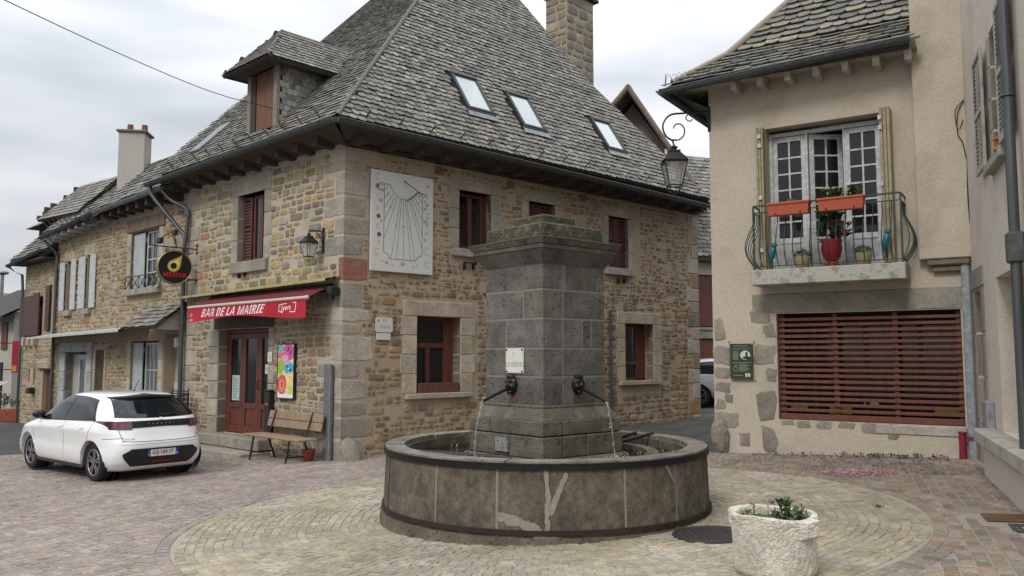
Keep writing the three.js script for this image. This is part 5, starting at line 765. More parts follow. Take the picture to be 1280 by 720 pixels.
  part('eaves_board', m.eaveWood, c, g => g.box(-18.95, -15.6, 4.74, 4.8, -0.02, 0.45)); const d2 = part('dormer', m.under, c, g => g.box(-18.6, -17.7, 5.2, 6.1, -1.6, -0.3)); mesh('dormer_roof', new G().quad([-18.9, 6.05, 0.05], [-17.5, 6.05, 0.05], [-17.6, 6.6, -0.8], [-18.5, 6.6, -0.8]).tri([-18.9, 6.05, 0.05], [-18.5, 6.6, -0.8], [-18.9, 6.05, -1.6]), M('slate_flat', { color: C(0.18, 0.175, 0.16), map: T.slate, bumpMap: T.slateB, bumpScale: 0.03 }), d2);
}
// ---------------------------------------------------------------- beige house with the balcony
{
  const r = mkR(4001), PI = Math.PI, B = thing('beige_rendered_house', 'beige rendered house with balcony window above a slatted wooden shopfront', 'house', [FR.B.o[0], 0, FR.B.o[1]], FR.B.t);
  const win = [0.99, 2.84, 3.08, 5.55], shop = [1.10, 3.84, 0.60, 2.36];
  part('wall', m.stuccoB, B, g => wallSheet(g, 0.0, 4.06, -0.5, 6.42, [win, shop], 0.5));
  part('wall', m.stuccoB, B, g => { g.quad([0, -0.5, -0.5], [0, -0.5, 0], [0, 6.42, 0], [0, 6.42, -0.5]); g.quad([0, -0.5, -9], [0, -0.5, -0.501], [0, 6.42, -0.501], [0, 6.42, -9]); });
  // exposed stones at the foot and corner, joined irregularly into the render
  const st = (x0, x1, y0, y1, pr = 0.014, c = [0.285, 0.255, 0.215]) => part('exposed_stone', m.stone, B, g => { g.col = jit(c, r, 0.25); stoneGeo(g, r, x0 - 0.02, x1 + 0.02, y0 - 0.02, y1 + 0.02, -0.005, pr, 0.36); });
  for (const q of [[-0.02, 0.33, 1.47, 1.86], [0.02, 0.22, 1.9, 2.35], [-0.02, 0.30, 1.25, 1.45], [0.0, 0.30, 1.02, 1.2], [0.18, 0.33, 0.86, 1.0], [0.02, 0.2, 0.72, 0.9], [0.0, 0.42, 0.42, 0.7], [0.68, 1.09, 1.50, 1.85], [0.62, 1.0, 2.2, 2.42], [0.72, 1.08, 0.55, 1.08], [0.80, 1.08, 0.0, 0.52], [0.88, 1.08, 1.95, 2.2], [0.9, 1.08, 1.2, 1.45], [1.15, 1.35, 0.52, 0.59], [1.38, 1.62, 0.47, 0.59], [1.68, 1.95, 0.46, 0.59], [2.02, 2.3, 0.5, 0.59], [2.35, 2.72, 0.42, 0.59], [2.75, 2.95, 0.36, 0.59], [0.42, 0.62, 0.1, 0.34]]) st(...q);
  block(B, 'lintel', r, [[0.33, 0.305, 0.26]], 0.70, 4.0, 2.37, 2.70, -0.3, 0.012, 0.01, M('lintel_stone', { vertexColors: true, map: T.stone, bumpMap: T.stoneB, bumpScale: 0.01 }));
  part('plinth_coping', m.concrete, B, g => g.box(2.6, 3.86, 0.44, 0.585, -0.1, 0.02, 0.012));
  part('guard_stone', m.dressed, B, g => { g.col = [0.30, 0.27, 0.225]; const s = new THREE.DodecahedronGeometry(1, 1), P = s.attributes.position; for (let i = 0; i < P.count; i++) { const k = 0.8 + 0.34 * vnoise(P.getX(i) * 2.2 + 9, P.getY(i) * 2.2 + P.getZ(i) * 3 + 19, 64, 8); P.setXYZ(i, P.getX(i) * k, P.getY(i) * k, P.getZ(i) * k); } s.computeVertexNormals(); g.add(s, mat4(0.11, 0.27, 0.05, 0.1, 0.3, 0.06, [0.16, 0.33, 0.16])); });
  // French window with glazing bars; middle leaf stands open inwards
  const fw = part('french_window', m.white, B, g => { const z = -0.30; g.box(0.99, 1.05, 3.08, 5.5, z, z + 0.08, 0.008); g.box(2.78, 2.84, 3.08, 5.5, z, z + 0.08, 0.008); g.box(1.05, 2.78, 5.43, 5.5, z, z + 0.08, 0.008); });
  const leaf = (x0, x1, z, ry, hinge) => {
    const L2 = mesh('leaf', new G().box(x0, x0 + 0.08, 3.1, 5.42, z, z + 0.05, 0.008).box(x1 - 0.08, x1, 3.1, 5.42, z, z + 0.05, 0.008).box(x0 + 0.08, x1 - 0.08, 5.33, 5.42, z, z + 0.05, 0.008).box(x0 + 0.08, x1 - 0.08, 3.1, 3.24, z, z + 0.05, 0.008).box(x0 + 0.08, x1 - 0.08, 3.56, 3.66, z, z + 0.05, 0.008).box(x0 + 0.08, x1 - 0.08, 3.24, 3.56, z + 0.01, z + 0.035).box((x0 + x1) / 2 - 0.014, (x0 + x1) / 2 + 0.014, 3.66, 5.33, z + 0.005, z + 0.045), m.white, fw);
    const ps = []; for (let j = 1; j < 6; j++) { const y = lerp(3.66, 5.33, j / 6); ps.push(mesh('glazing_bar', new G().box(x0 + 0.08, x1 - 0.08, y - 0.014, y + 0.014, z + 0.007, z + 0.043), m.white, fw)); }
    for (let j = 0; j < 6; j++) for (const [a, b] of [[x0 + 0.08, (x0 + x1) / 2 - 0.014], [(x0 + x1) / 2 + 0.014, x1 - 0.08]]) ps.push(mesh('pane', new G().box(a, b, lerp(3.66, 5.33, j / 6) + 0.014, lerp(3.66, 5.33, (j + 1) / 6) - 0.014, z + 0.02, z + 0.026), m.darkRoomGlass, fw));
    if (ry) for (const o of [L2, ...ps]) { o.geometry.translate(-hinge, 0, -z); o.geometry.rotateY(ry); o.geometry.translate(hinge, 0, z); }
  };
  leaf(1.05, 1.60, -0.29, 0, 0); leaf(1.64, 2.20, -0.29, 0.55, 1.64); leaf(2.23, 2.78, -0.29, 0, 0);
  mesh('post', new G().box(1.6, 1.64, 3.1, 5.43, -0.29, -0.22, 0.006).box(2.2, 2.23, 3.1, 5.43, -0.29, -0.24, 0.006), m.white, fw);
  part('room', m.room, B, g => { g.quad([0.9, 3.0, -2.2], [2.95, 3.0, -2.2], [2.95, 5.6, -2.2], [0.9, 5.6, -2.2]); g.quad([0.9, 3.0, -0.5], [0.9, 3.0, -2.2], [0.9, 5.6, -2.2], [0.9, 5.6, -0.5]); g.quad([2.95, 3.0, -2.2], [2.95, 3.0, -0.5], [2.95, 5.6, -0.5], [2.95, 5.6, -2.2]); g.quad([0.9, 5.6, -2.2], [2.95, 5.6, -2.2], [2.95, 5.6, -0.5], [0.9, 5.6, -0.5]); g.quad([0.9, 3.0, -0.5], [2.95, 3.0, -0.5], [2.95, 3.0, -2.2], [0.9, 3.0, -2.2]); });
  const yel = M('cream_shutter', { color: C(0.45, 0.385, 0.235), map: T.fine, roughness: 0.6 });
  for (const [x0, x1] of [[0.86, 0.99], [2.84, 3.0]]) { for (let i = 0; i < 3; i++) part('folded_shutter', yel, B, g => g.box(lerp(x0, x1, i / 3) + 0.004, lerp(x0, x1, (i + 1) / 3) - 0.002, 3.1, 5.56, 0.003, x0 > 2 ? 0.26 : 0.14, 0.006)); for (const y of [3.4, 4.3, 5.2, 5.36]) part('hinge', m.white, B, g => g.box(x0 < 2 ? 0.9 : 2.83, x0 < 2 ? 0.96 : 2.88, y, y + 0.07, x0 > 2 ? 0.262 : 0.142, x0 > 2 ? 0.29 : 0.17)); }
  // balcony slab with mould, railing with bellied bars
  const slabT = tex(512, 1.2, (u, v) => { const a = 0.55 * smooth(0.5, 0.66, fbm(u, v, 6, 5, 701, 0.65)), s = fbm(u, v, 60, 2, 705), q = 0.86 - 0.12 * s; return [lerp(q, 0.42 + 0.2 * s, a), lerp(q, 0.42 + 0.2 * s, a), lerp(q * 0.97, 0.38 + 0.18 * s, a)]; });
  part('balcony_slab', M('mould_slab', { color: C(0.62, 0.61, 0.57), map: slabT, bumpMap: T.stoneB, bumpScale: 0.006 }), B, g => g.box(0.86, 3.18, 2.81, 3.06, 0.0, 0.56, 0.012));
  const rail = M('green_iron', { color: C(0.028, 0.055, 0.045), metalness: 0.3, roughness: 0.5 });
  const ry0 = 3.11, ry1 = 4.13, zr = 0.5, x0 = 0.90, x1 = 3.14;
  part('balcony_rail', rail, B, g => { g.box(x0, x1, ry1 - 0.012, ry1 + 0.012, zr - 0.02, zr + 0.02); g.box(x0, x1, ry1 - 0.12, ry1 - 0.105, zr - 0.01, zr + 0.01); g.box(x0, x1, ry0, ry0 + 0.014, zr - 0.01, zr + 0.01); for (const x of [x0, x1]) { g.box(x - 0.012, x + 0.012, ry1 - 0.012, ry1 + 0.012, 0, zr - 0.021); g.box(x - 0.008, x + 0.008, ry1 - 0.12, ry1 - 0.105, 0, zr); g.box(x - 0.008, x + 0.008, ry0, ry0 + 0.014, 0, zr); g.box(x - 0.014, x + 0.014, 3.06, ry1 - 0.01, zr - 0.014, zr + 0.014); } });
  const bel = (t) => Math.max(0, Math.sin(clamp((0.82 - t) / 0.82) * PI)) * 0.22 * (0.35 + 0.65 * clamp((0.9 - t)));
  const bar = (x, z, nx, nz) => part('bar', rail, B, g => { const pts = []; for (let i = 0; i <= 10; i++) { const t = i / 10, k = bel(t); pts.push([x + nx * k, lerp(ry0, ry1 - 0.11, t), z + nz * k]); } g.tube(pts, 0.0085, 5); });
  for (let i = 1; i < 17; i++) bar(lerp(x0, x1, i / 17), zr, 0, 1); for (let i = 0; i < 4; i++) { const z = 0.06 + i * 0.12; bar(x0, z, -1, 0); bar(x1, z, 1, 0); } bar(x0, zr, -0.75, 0.75); bar(x1, zr, 0.75, 0.75);
  // slatted wooden shopfront with glass behind
  const slatM = M('slat_wood', { color: C(0.155, 0.053, 0.032), map: T.wood, roughness: 0.6 });
  const sh = part('shopfront', slatM, B, g => { for (const x of [1.12, 1.97, 2.87, 3.76]) g.box(x, x + 0.08, 0.62, 2.34, -0.17, -0.11, 0.006); g.box(1.11, 3.83, 0.605, 0.70, -0.105, -0.03, 0.008); });
  for (let i = 0; i < 17; i++) { const y = lerp(0.76, 2.26, i / 16); mesh('slat', new G().box(1.11, 3.83, y - 0.025, y + 0.025, -0.108, -0.075, 0.004), slatM, sh); }
  part('room', m.room, B, g => { const x0 = 1.05, x1 = 3.89, y0 = 0.5, y1 = 2.45, z0 = -0.49, z1 = -2.4; g.quad([x0, y0, z1], [x1, y0, z1], [x1, y1, z1], [x0, y1, z1]); g.quad([x0, y0, z0], [x0, y0, z1], [x0, y1, z1], [x0, y1, z0]); g.quad([x1, y0, z1], [x1, y0, z0], [x1, y1, z0], [x1, y1, z1]); g.quad([x0, y1, z1], [x1, y1, z1], [x1, y1, z0], [x0, y1, z0]); g.quad([x0, y0, z0], [x1, y0, z0], [x1, y0, z1], [x0, y0, z1]); });
  part('shop_glass', m.darkRoomGlass, B, g => g.box(1.101, 3.839, 0.601, 2.359, -0.34, -0.33)); part('shop_frame', M('shop_dark', { color: C(0.03, 0.02, 0.018) }), B, g => { for (const x of [1.6, 2.4, 3.2]) g.box(x, x + 0.07, 0.62, 2.34, -0.325, -0.29); g.box(1.11, 3.83, 2.2, 2.34, -0.325, -0.28); });
  for (const [a, c, w, h] of [[1.22, 0.72, 0.28, 0.13], [1.85, 0.7, 0.34, 0.12], [3.4, 0.72, 0.36, 0.14]]) part('window_card', M('card_yellow', { color: C(0.35, 0.30, 0.06) }), B, g => g.box(a, a + w, c, c + h, -0.328, -0.318)); part('window_card', m.net, B, g => g.box(2.38, 2.6, 0.86, 0.92, -0.328, -0.318));
  for (const [x, y] of [[1.36, 1.72], [1.66, 1.72], [1.25, 1.5], [1.82, 1.5]]) part('spot_lamp', m.white, B, g => g.add(new THREE.SphereGeometry(0.014, 8, 6), mat4(x, y, -0.31)));
  // corbelled chimney breast on the right
  part('chimney_breast', m.stuccoB, B, g => { g.box(3.32, 4.05, 3.12, 9.5, 0.003, 0.16, 0.015); });
  part('corbel', m.dressed, B, g => { g.col = [0.20, 0.16, 0.125]; g.box(3.42, 4.0, 3.02, 3.115, 0.003, 0.14, 0.02); g.box(3.5, 4.0, 2.92, 3.015, 0.003, 0.09, 0.02); });
  // eaves: white rafter feet, soffit, gutter, slated roof with bellcast
  const cream = M('cream_paint', { color: C(0.62, 0.58, 0.50), map: T.fine });
  part('soffit', cream, B, g => { g.quad([-0.62, 6.38, 0.56], [-0.1, 6.41, 0.0], [3.42, 6.41, 0.0], [3.42, 6.45, 0.56]); g.quad([-0.62, 6.40, 0.5], [-0.62, 6.40, -6], [-0.0, 6.44, -6], [-0.0, 6.44, 0.0]); });
  for (let i = 0; i < 7; i++) part('rafter_foot', cream, B, g => { const x = 0.52 + i * 0.455; g.poly([[x, 6.40, 0.42], [x + 0.1, 6.40, 0.42], [x + 0.1, 6.22, 0.36], [x, 6.22, 0.36]].map(q => q)); g.box(x, x + 0.1, 6.22, 6.4, 0.0, 0.36, 0.008); });
  part('gutter', m.zinc, B, g => gutterGeo(g, -0.68, 3.36, 6.36, 6.49, 0.57, 0.085)); part('gutter', m.zinc, B, g => { gutterGeo(g, -6.5, 0.62, 6.36, 6.36, 0, 0.085); }).geometry.rotateY(-PI / 2).translate(-0.66, 0, 0);
  part('barge_board', m.black, B, g => { g.quad([-0.58, 6.36, 0.49], [-0.58, 6.36, -6], [-0.02, 6.1, -6], [-0.02, 6.1, 0.0]); });
  const a1 = 38 * PI / 180, a2 = 55 * PI / 180;
  const rp = (o, ang, poly, seed, single, len) => { const p = mesh('roof', new G().ext(poly, -0.1, 0), m.under, B); basis(V(0, o[0], o[1]), V(1, 0, 0), V(0, Math.sin(ang), -Math.cos(ang))).decompose(p.position, p.quaternion, p.scale); slates(p, seed, poly, { w: 0.30, len, th: 0.022, lift: 0.06, pal: PAL.slateB, single, round: 0.62 }); return p; };
  rp([6.42, 0.52], a1, [[-0.62, 0], [3.33, 0], [3.33, 1.15], [0.28, 1.15]], 811, 120, 0.16); const y2 = 6.42 + Math.sin(a1) * 1.15, z2 = 0.52 - Math.cos(a1) * 1.15;
  rp([y2, z2], a2, [[0.28, 0], [3.33, 0], [3.33, 4.2]], 812, 180, 0.16);
  part('roof', m.under, B, g => { const P = (x, o, ang, u) => [x, o[0] + Math.sin(ang) * u, o[1] - Math.cos(ang) * u]; const A = P(-0.62, [6.42, 0.52], a1, 0), b1 = P(0.28, [6.42, 0.52], a1, 1.15), c1 = P(3.33, [y2, z2], a2, 4.2); g.quad(A, b1, [0.28, b1[1], -7], [-0.62, A[1], -7]); g.quad(b1, c1, [3.33, c1[1], -7], [0.28, b1[1], -7]); });
  part('hip_cement', M('hip_cement_b', { color: C(0.36, 0.32, 0.27), map: T.stucco }), B, g => { const P = (x, o, ang, u) => [x, o[0] + Math.sin(ang) * u + 0.03, o[1] - Math.cos(ang) * u + 0.02]; const b1 = P(0.28, [6.42, 0.52], a1, 1.15), c1 = P(3.33, [y2, z2], a2, 4.2); g.tube([P(-0.5, [6.42, 0.52], a1, 0.1), b1], 0.06, 5); g.tube([b1, c1], 0.07, 5); });
  part('pigeon_wire', m.rust, B, g => { for (let i = 0; i < 9; i++) { const x = -0.55 + i * 0.1; g.tube([[x - 0.06, 6.47, 0.5], [x - 0.04, 6.6, 0.5], [x, 6.66, 0.5], [x + 0.04, 6.6, 0.5], [x + 0.06, 6.47, 0.5]], 0.004, 4); } g.tube([[-0.62, 6.45, 0.5], [-0.6, 6.68, 0.5]], 0.008, 4); });
  // slate-hung dormer showing behind the roof
  part('dormer', M('slate_hung', { color: C(0.24, 0.235, 0.22), map: T.slate, bumpMap: T.slateB, bumpScale: 0.03 }), B, g => g.box(1.15, 2.1, 8.2, 9.3, -4.2, -3.0)); part('dormer_eave', m.under, B, g => g.box(0.85, 2.3, 9.1, 9.22, -4.3, -2.6));
  // cable and its coil on the chimney breast
  part('wall_cable', m.iron, B, g => { g.tube([[4.035, 5.55, 0.175], [4.04, 4.8, 0.172], [4.02, 4.0, 0.175], [4.05, 3.3, 0.172], [4.05, 2.6, 0.03], [4.045, 0.2, 0.03]], 0.012, 5); g.tube([[4.02, 5.5, 0.18], [3.93, 5.3, 0.18], [3.92, 5.0, 0.18], [3.98, 4.85, 0.18], [4.02, 4.6, 0.18]], 0.007, 4); g.tube([[4.02, 5.5, 0.185], [3.9, 5.35, 0.185], [3.93, 5.05, 0.185], [4.0, 5.2, 0.185]], 0.006, 4); });
  const pvc = part('conduit_casing', M('grey_pvc', { color: C(0.40, 0.43, 0.46), roughness: 0.45, map: T.fine }), B, g => g.box(3.87, 3.99, 0.06, 3.05, 0.02, 0.1, 0.02)); void pvc;
  part('red_stub', M('red_pipe', { color: C(0.20, 0.012, 0.03), roughness: 0.5 }), B, g => { g.cyl(3.80, 0.02, 0.50, 0.10, 0.055, 0.05, 12); g.cyl(3.80, 0.5, 0.53, 0.10, 0.06, 0.06, 12); g.box(3.84, 3.95, 0.42, 0.46, 0.09, 0.12); });
  // ---------------------------------------------------------------- grey rendered house at the right edge
  const Cc = thing('grey_rendered_house', 'pale grey rendered house with louvred shutters, downpipe and low stone ledge', 'house', [FR.C.o[0], 0, FR.C.o[1]], FR.C.t);
  const cw = [2.62, 3.5, 4.0, 5.62];
  part('wall', m.stuccoC, Cc, g => wallSheet(g, -0.5, 7.5, -0.6, 11, [cw, [2.3, 5.6, 0.72, 2.62], [0.35, 1.0, 0.1, 2.6]], 0.45));
  part('recess', m.stuccoB, Cc, g => g.box(2.25, 5.65, 0.6, 2.7, -0.6, -0.449)); part('room', m.room, Cc, g => { g.box(0.3, 1.05, 0.0, 2.65, -0.6, -0.44); g.box(2.55, 3.55, 3.9, 5.7, -0.6, -0.44); });
  for (let i = 0; i < 4; i++) { block(Cc, 'jamb_stone', r, [[0.27, 0.24, 0.215]], 1.0, 1.24, lerp(0.1, 2.6, i / 4) + 0.005, lerp(0.1, 2.6, (i + 1) / 4) - 0.005, -0.3, 0.02); block(Cc, 'jamb_stone', r, [[0.27, 0.24, 0.215]], 0.16, 0.35, lerp(0.1, 2.6, i / 4) + 0.005, lerp(0.1, 2.6, (i + 1) / 4) - 0.005, -0.3, 0.02); } block(Cc, 'lintel', r, [[0.27, 0.24, 0.215]], 0.12, 1.28, 2.61, 2.9, -0.3, 0.02);
  part('door', m.stuccoC, Cc, g => g.box(0.36, 0.99, 0.1, 2.6, -0.32, -0.27)); block(Cc, 'door_step', r, PAL.warm, 0.2, 1.3, 0.0, 0.13, -0.2, 0.12);
  const lv = M('louvre_paint', { color: C(0.52, 0.51, 0.46), map: T.fine }); slatShutter(Cc, lv, 1.68, 2.4, 4.02, 5.55, 0.05, 24); { const o = slatShutter(Cc, lv, 3.52, 4.2, 4.02, 5.58, 0.05, 24); void o; }
  for (let i = 0; i < 4; i++) block(Cc, 'jamb_stone', r, [[0.34, 0.315, 0.285]], 2.46, 2.62, lerp(4.0, 5.6, i / 4) + 0.004, lerp(4.0, 5.6, (i + 1) / 4) - 0.004, -0.3, 0.012); block(Cc, 'sill', r, [[0.34, 0.315, 0.285]], 2.44, 3.6, 3.88, 4.0, -0.3, 0.1);
  part('shutter_catch', M('orange_wood', { color: C(0.45, 0.20, 0.03) }), Cc, g => { g.box(3.36, 3.46, 3.98, 4.01, 0.03, 0.12); g.box(3.39, 3.42, 4.01, 4.12, 0.06, 0.09); g.box(3.36, 3.46, 4.1, 4.13, 0.04, 0.12); });
  part('downpipe', m.zinc, Cc, g => { g.cyl(4.3, -0.2, 11, 0.1, 0.052, 0.052, 14); for (const y of [4.35, 6.5]) g.add(new THREE.TorusGeometry(0.06, 0.012, 6, 16), mat4(4.3, y, 0.1, PI / 2)); g.box(4.22, 4.38, 2.6, 2.92, 0.02, 0.18, 0.02); });
  part('ledge', m.concrete, Cc, g => { g.box(1.72, 6.0, 0.55, 0.72, 0.0, 0.26, 0.02); }); part('ledge_wall', m.stuccoC, Cc, g => g.box(1.8, 6.0, -0.4, 0.549, 0.0, 0.16, 0.01)); part('meter_cabinet', M('cabinet_grey', { color: C(0.36, 0.375, 0.38), roughness: 0.6, map: T.fine }), Cc, g => { g.box(1.28, 1.74, 0.25, 0.62, 0.0, 0.10, 0.012); g.box(1.28, 1.74, 0.63, 1.06, 0.0, 0.10, 0.012); });
  part('wall_foot', m.concrete, Cc, g => g.box(1.28, 1.79, -0.3, 0.24, 0.0, 0.07, 0.015));
}
// ---------------------------------------------------------------- things on and beside the houses
const onL = (name, label, cat, s, y, z = 0) => thing(name, label, cat, W('L', -s, y, z), FR.L.t);
const onR = (name, label, cat, x, y, z = 0) => thing(name, label, cat, W('R', x, y, z), FR.R.t);
const onB = (name, label, cat, x, y, z = 0, group) => thing(name, label, cat, W('B', x, y, z), FR.B.t, group);
const PI = Math.PI;
{ // awning over the bar door
  const aw = onL('awning', 'red fabric awning lettered BAR DE LA MAIRIE over the bar door', 'awning', 0, 0);
  const x0 = -4.98, x1 = -0.25, z1 = 0.62, yT = 2.98, yF = 2.72;
  const red = M('awning_top', { color: C(0.20, 0.018, 0.02), map: T.fine, roughness: 0.8, side: THREE.DoubleSide });
  part('canopy', red, aw, g => { const n = 12; for (let i = 0; i < n; i++) { const a = lerp(x0, x1, i / n), b = lerp(x0, x1, (i + 1) / n), sa = x => 0; g.quad([a, yF + 0.01, z1], [b, yF + 0.01, z1], [b, yT, 0.12], [a, yT, 0.12]); g.quad([b, yF - 0.002, z1], [a, yF - 0.002, z1], [a, yT - 0.012, 0.12], [b, yT - 0.012, 0.12]); } });
  const vt = canvasTex(2048, 192, (c, w, h) => {
    c.fillStyle = '#b8122f'; c.fillRect(0, 0, w, h); c.fillStyle = '#f2e8e6'; c.save(); c.translate(w * 0.11, 118); c.transform(1, 0, -0.45, 1, 0, 0); c.font = 'bold 132px sans-serif'; c.scale(1.0, 1); c.fillText('BAR DE LA MAIRIE', 20, 0); c.restore();
    c.strokeStyle = '#b8122f'; c.lineWidth = 5; for (let i = 0; i < 30; i++) { const x = w * 0.11 + i * 44; c.beginPath(); c.moveTo(x + 40, 10); c.lineTo(x - 10, 128); c.stroke(); }
    c.font = 'italic bold 66px sans-serif'; c.fillStyle = '#f2e8e6'; c.save(); c.translate(w * 0.815, 108); c.rotate(-0.04); c.fillText('Jyers', 0, 0); c.restore(); c.strokeStyle = '#f2e8e6'; c.lineWidth = 9; c.beginPath(); c.moveTo(w * 0.86, 36); c.lineTo(w * 0.802, 48); c.lineTo(w * 0.797, 112); c.lineTo(w * 0.83, 130); c.stroke(); c.beginPath(); c.moveTo(w * 0.905, 32); c.lineTo(w * 0.93, 36); c.lineTo(w * 0.926, 128); c.lineTo(w * 0.885, 124); c.stroke();
    c.font = 'bold 34px sans-serif'; c.fillText('Joris', w * 0.016, 158); c.fillStyle = '#d8a59a'; c.beginPath(); c.ellipse(w * 0.03, 92, 15, 26, 0.5, 0, 7); c.fill(); c.fillStyle = '#b8122f'; c.beginPath(); c.ellipse(w * 0.031, 98, 7, 12, 0.5, 0, 7); c.fill();
  });
  part('valance', M('valance', { map: vt, color: C(0.85, 0.85, 0.85), roughness: 0.75, side: THREE.DoubleSide }), aw, g => { const n = 40, Y = t => yF - 0.27 - 0.06 * Math.cos(t * PI * 2) * 0.6 + 0.03 * Math.sin(t * 5) - 0.03, Z = (t, k) => z1 + 0.02 + k * 0.02 * Math.sin(t * 22); for (let i = 0; i < n; i++) { const t = i / n, q = (i + 1) / n; g.quad([lerp(x0, x1, t), Y(t), Z(t, 1)], [lerp(x0, x1, q), Y(q), Z(q, 1)], [lerp(x0, x1, q), yF, Z(q, 0)], [lerp(x0, x1, t), yF, Z(t, 0)]); } g.uvScale((u, v, x, y, z) => { const t = (x - x0) / (x1 - x0); return [t, clamp((y - (yF - 0.36)) / 0.36)]; }); });
  part('front_bar', M('cream_bar', { color: C(0.50, 0.42, 0.36), roughness: 0.5 }), aw, g => { g.tube([[x0 - 0.02, yF + 0.01, z1 + 0.015], [x1 + 0.02, yF + 0.01, z1 + 0.015]], 0.035, 8); g.add(new THREE.SphereGeometry(0.045, 10, 8), mat4(x1 + 0.02, yF + 0.01, z1 + 0.015)); });
  for (const x of [x0 + 0.5, x1 - 0.05]) part('arm', m.zinc, aw, g => { g.tube([[x, 2.86, 0.05], [x - 0.25, 2.84, 0.34], [x, yF, z1 - 0.02]], 0.025, 6); g.box(x - 0.06, x + 0.06, 2.72, 2.98, 0.025, 0.12, 0.01); });
  part('roller', m.iron, aw, g => g.tube([[x0, yT - 0.01, 0.1], [x1, yT - 0.01, 0.1]], 0.05, 8));
  part('rain_strip', M('mossy_strip', { color: C(0.42, 0.385, 0.17), map: T.stone, roughness: 0.8 }), aw, g => { const a = -6.35, b = -0.1; g.quad([a, 3.04, 0.33], [b, 3.10, 0.33], [b, 3.17, 0.02], [a, 3.11, 0.02]); g.quad([a, 3.0, 0.33], [b, 3.055, 0.33], [b, 3.1, 0.33], [a, 3.04, 0.33]); g.quad([a, 3.0, 0.33], [a, 3.07, 0.02], [b, 3.13, 0.02], [b, 3.055, 0.33]); });
  part('crank_box', m.black, aw, g => { g.box(x1 + 0.06, x1 + 0.2, 2.78, 2.96, 0.03, 0.25, 0.02); });
}
{ // round hanging sign
  const sg = onL('hanging_sign', 'round black sign with gold flame and red METEOR lettering on a bracket', 'sign', 5.98, 3.72, 0.55);
  const t = canvasTex(512, 512, (c, w, h) => { c.fillStyle = '#131314'; c.fillRect(0, 0, w, h); c.save(); c.translate(256, 200); c.rotate(0.55); c.fillStyle = '#c2a24a'; c.beginPath(); c.moveTo(14, -190); c.bezierCurveTo(40, -100, 100, -40, 96, 40); c.bezierCurveTo(92, 110, 40, 140, -4, 138); c.bezierCurveTo(-60, 136, -100, 90, -92, 30); c.bezierCurveTo(-84, -40, -10, -90, 14, -190); c.fill(); c.fillStyle = '#e3d08a'; c.beginPath(); c.moveTo(10, -110); c.bezierCurveTo(20, -60, 70, -20, 66, 40); c.bezierCurveTo(60, 90, 20, 108, -4, 106); c.bezierCurveTo(-44, 104, -70, 70, -64, 26); c.fill(); c.fillStyle = '#131314'; c.beginPath(); c.ellipse(0, 42, 50, 52, 0, 0, 7); c.fill(); c.restore(); c.fillStyle = '#c4162a'; c.font = 'bold 92px sans-serif'; c.textAlign = 'center'; c.fillText('METEOR', 256, 410); });
  const rim = M('sign_rim', { color: C(0.30, 0.25, 0.14), metalness: 0.7, roughness: 0.4 }), fc = M('meteor_face', { map: t, roughness: 0.3 });
  // disc hangs at right angles to the wall-side view: faces the square
  const ry = PI / 2 - 0.12;
  part('face', fc, sg, g => { g.add(new THREE.CircleGeometry(0.375, 40), mat4(0, 0, 0.052)); g.add(new THREE.CircleGeometry(0.375, 40), mat4(0, 0, -0.052, 0, PI, 0)); }).rotation.y = ry;
  part('rim', rim, sg, g => { g.add(new THREE.CylinderGeometry(0.39, 0.39, 0.1, 40, 1, true), mat4(0, 0, 0, PI / 2)); g.add(new THREE.TorusGeometry(0.385, 0.014, 8, 48), mat4(0, 0, 0.05)); g.add(new THREE.TorusGeometry(0.385, 0.014, 8, 48), mat4(0, 0, -0.05)); }).rotation.y = ry;
  part('bracket', m.iron, sg, g => { g.box(-0.012, 0.012, 0.46, 0.485, -0.53, 0.55); g.box(-0.01, 0.01, 0.34, 0.46, -0.22, -0.2); g.box(-0.01, 0.01, 0.34, 0.46, 0.2, 0.22); g.box(-0.03, 0.03, 0.34, 0.6, -0.55, -0.53); g.box(-0.012, 0.012, -0.28, -0.25, -0.53, -0.3); g.box(-0.03, 0.03, -0.36, -0.16, -0.55, -0.53); });
  part('spot_lamp', m.iron, sg, g => { g.tube([[0.1, 0.44, 0], [0.1, 0.66, 0.05], [0.2, 0.82, 0.12]], 0.014, 5); g.tube([[-0.2, 0.8, 0.1], [-0.32, 0.7, 0.2]], 0.012, 5); g.box(-0.46, -0.28, 0.58, 0.72, 0.15, 0.25, 0.02); g.box(0.22, 0.38, 0.72, 0.84, 0.1, 0.2, 0.02); g.tube([[0.1, 0.44, 0], [0.0, 0.7, 0.05], [-0.2, 0.8, 0.1]], 0.01, 5); });
}
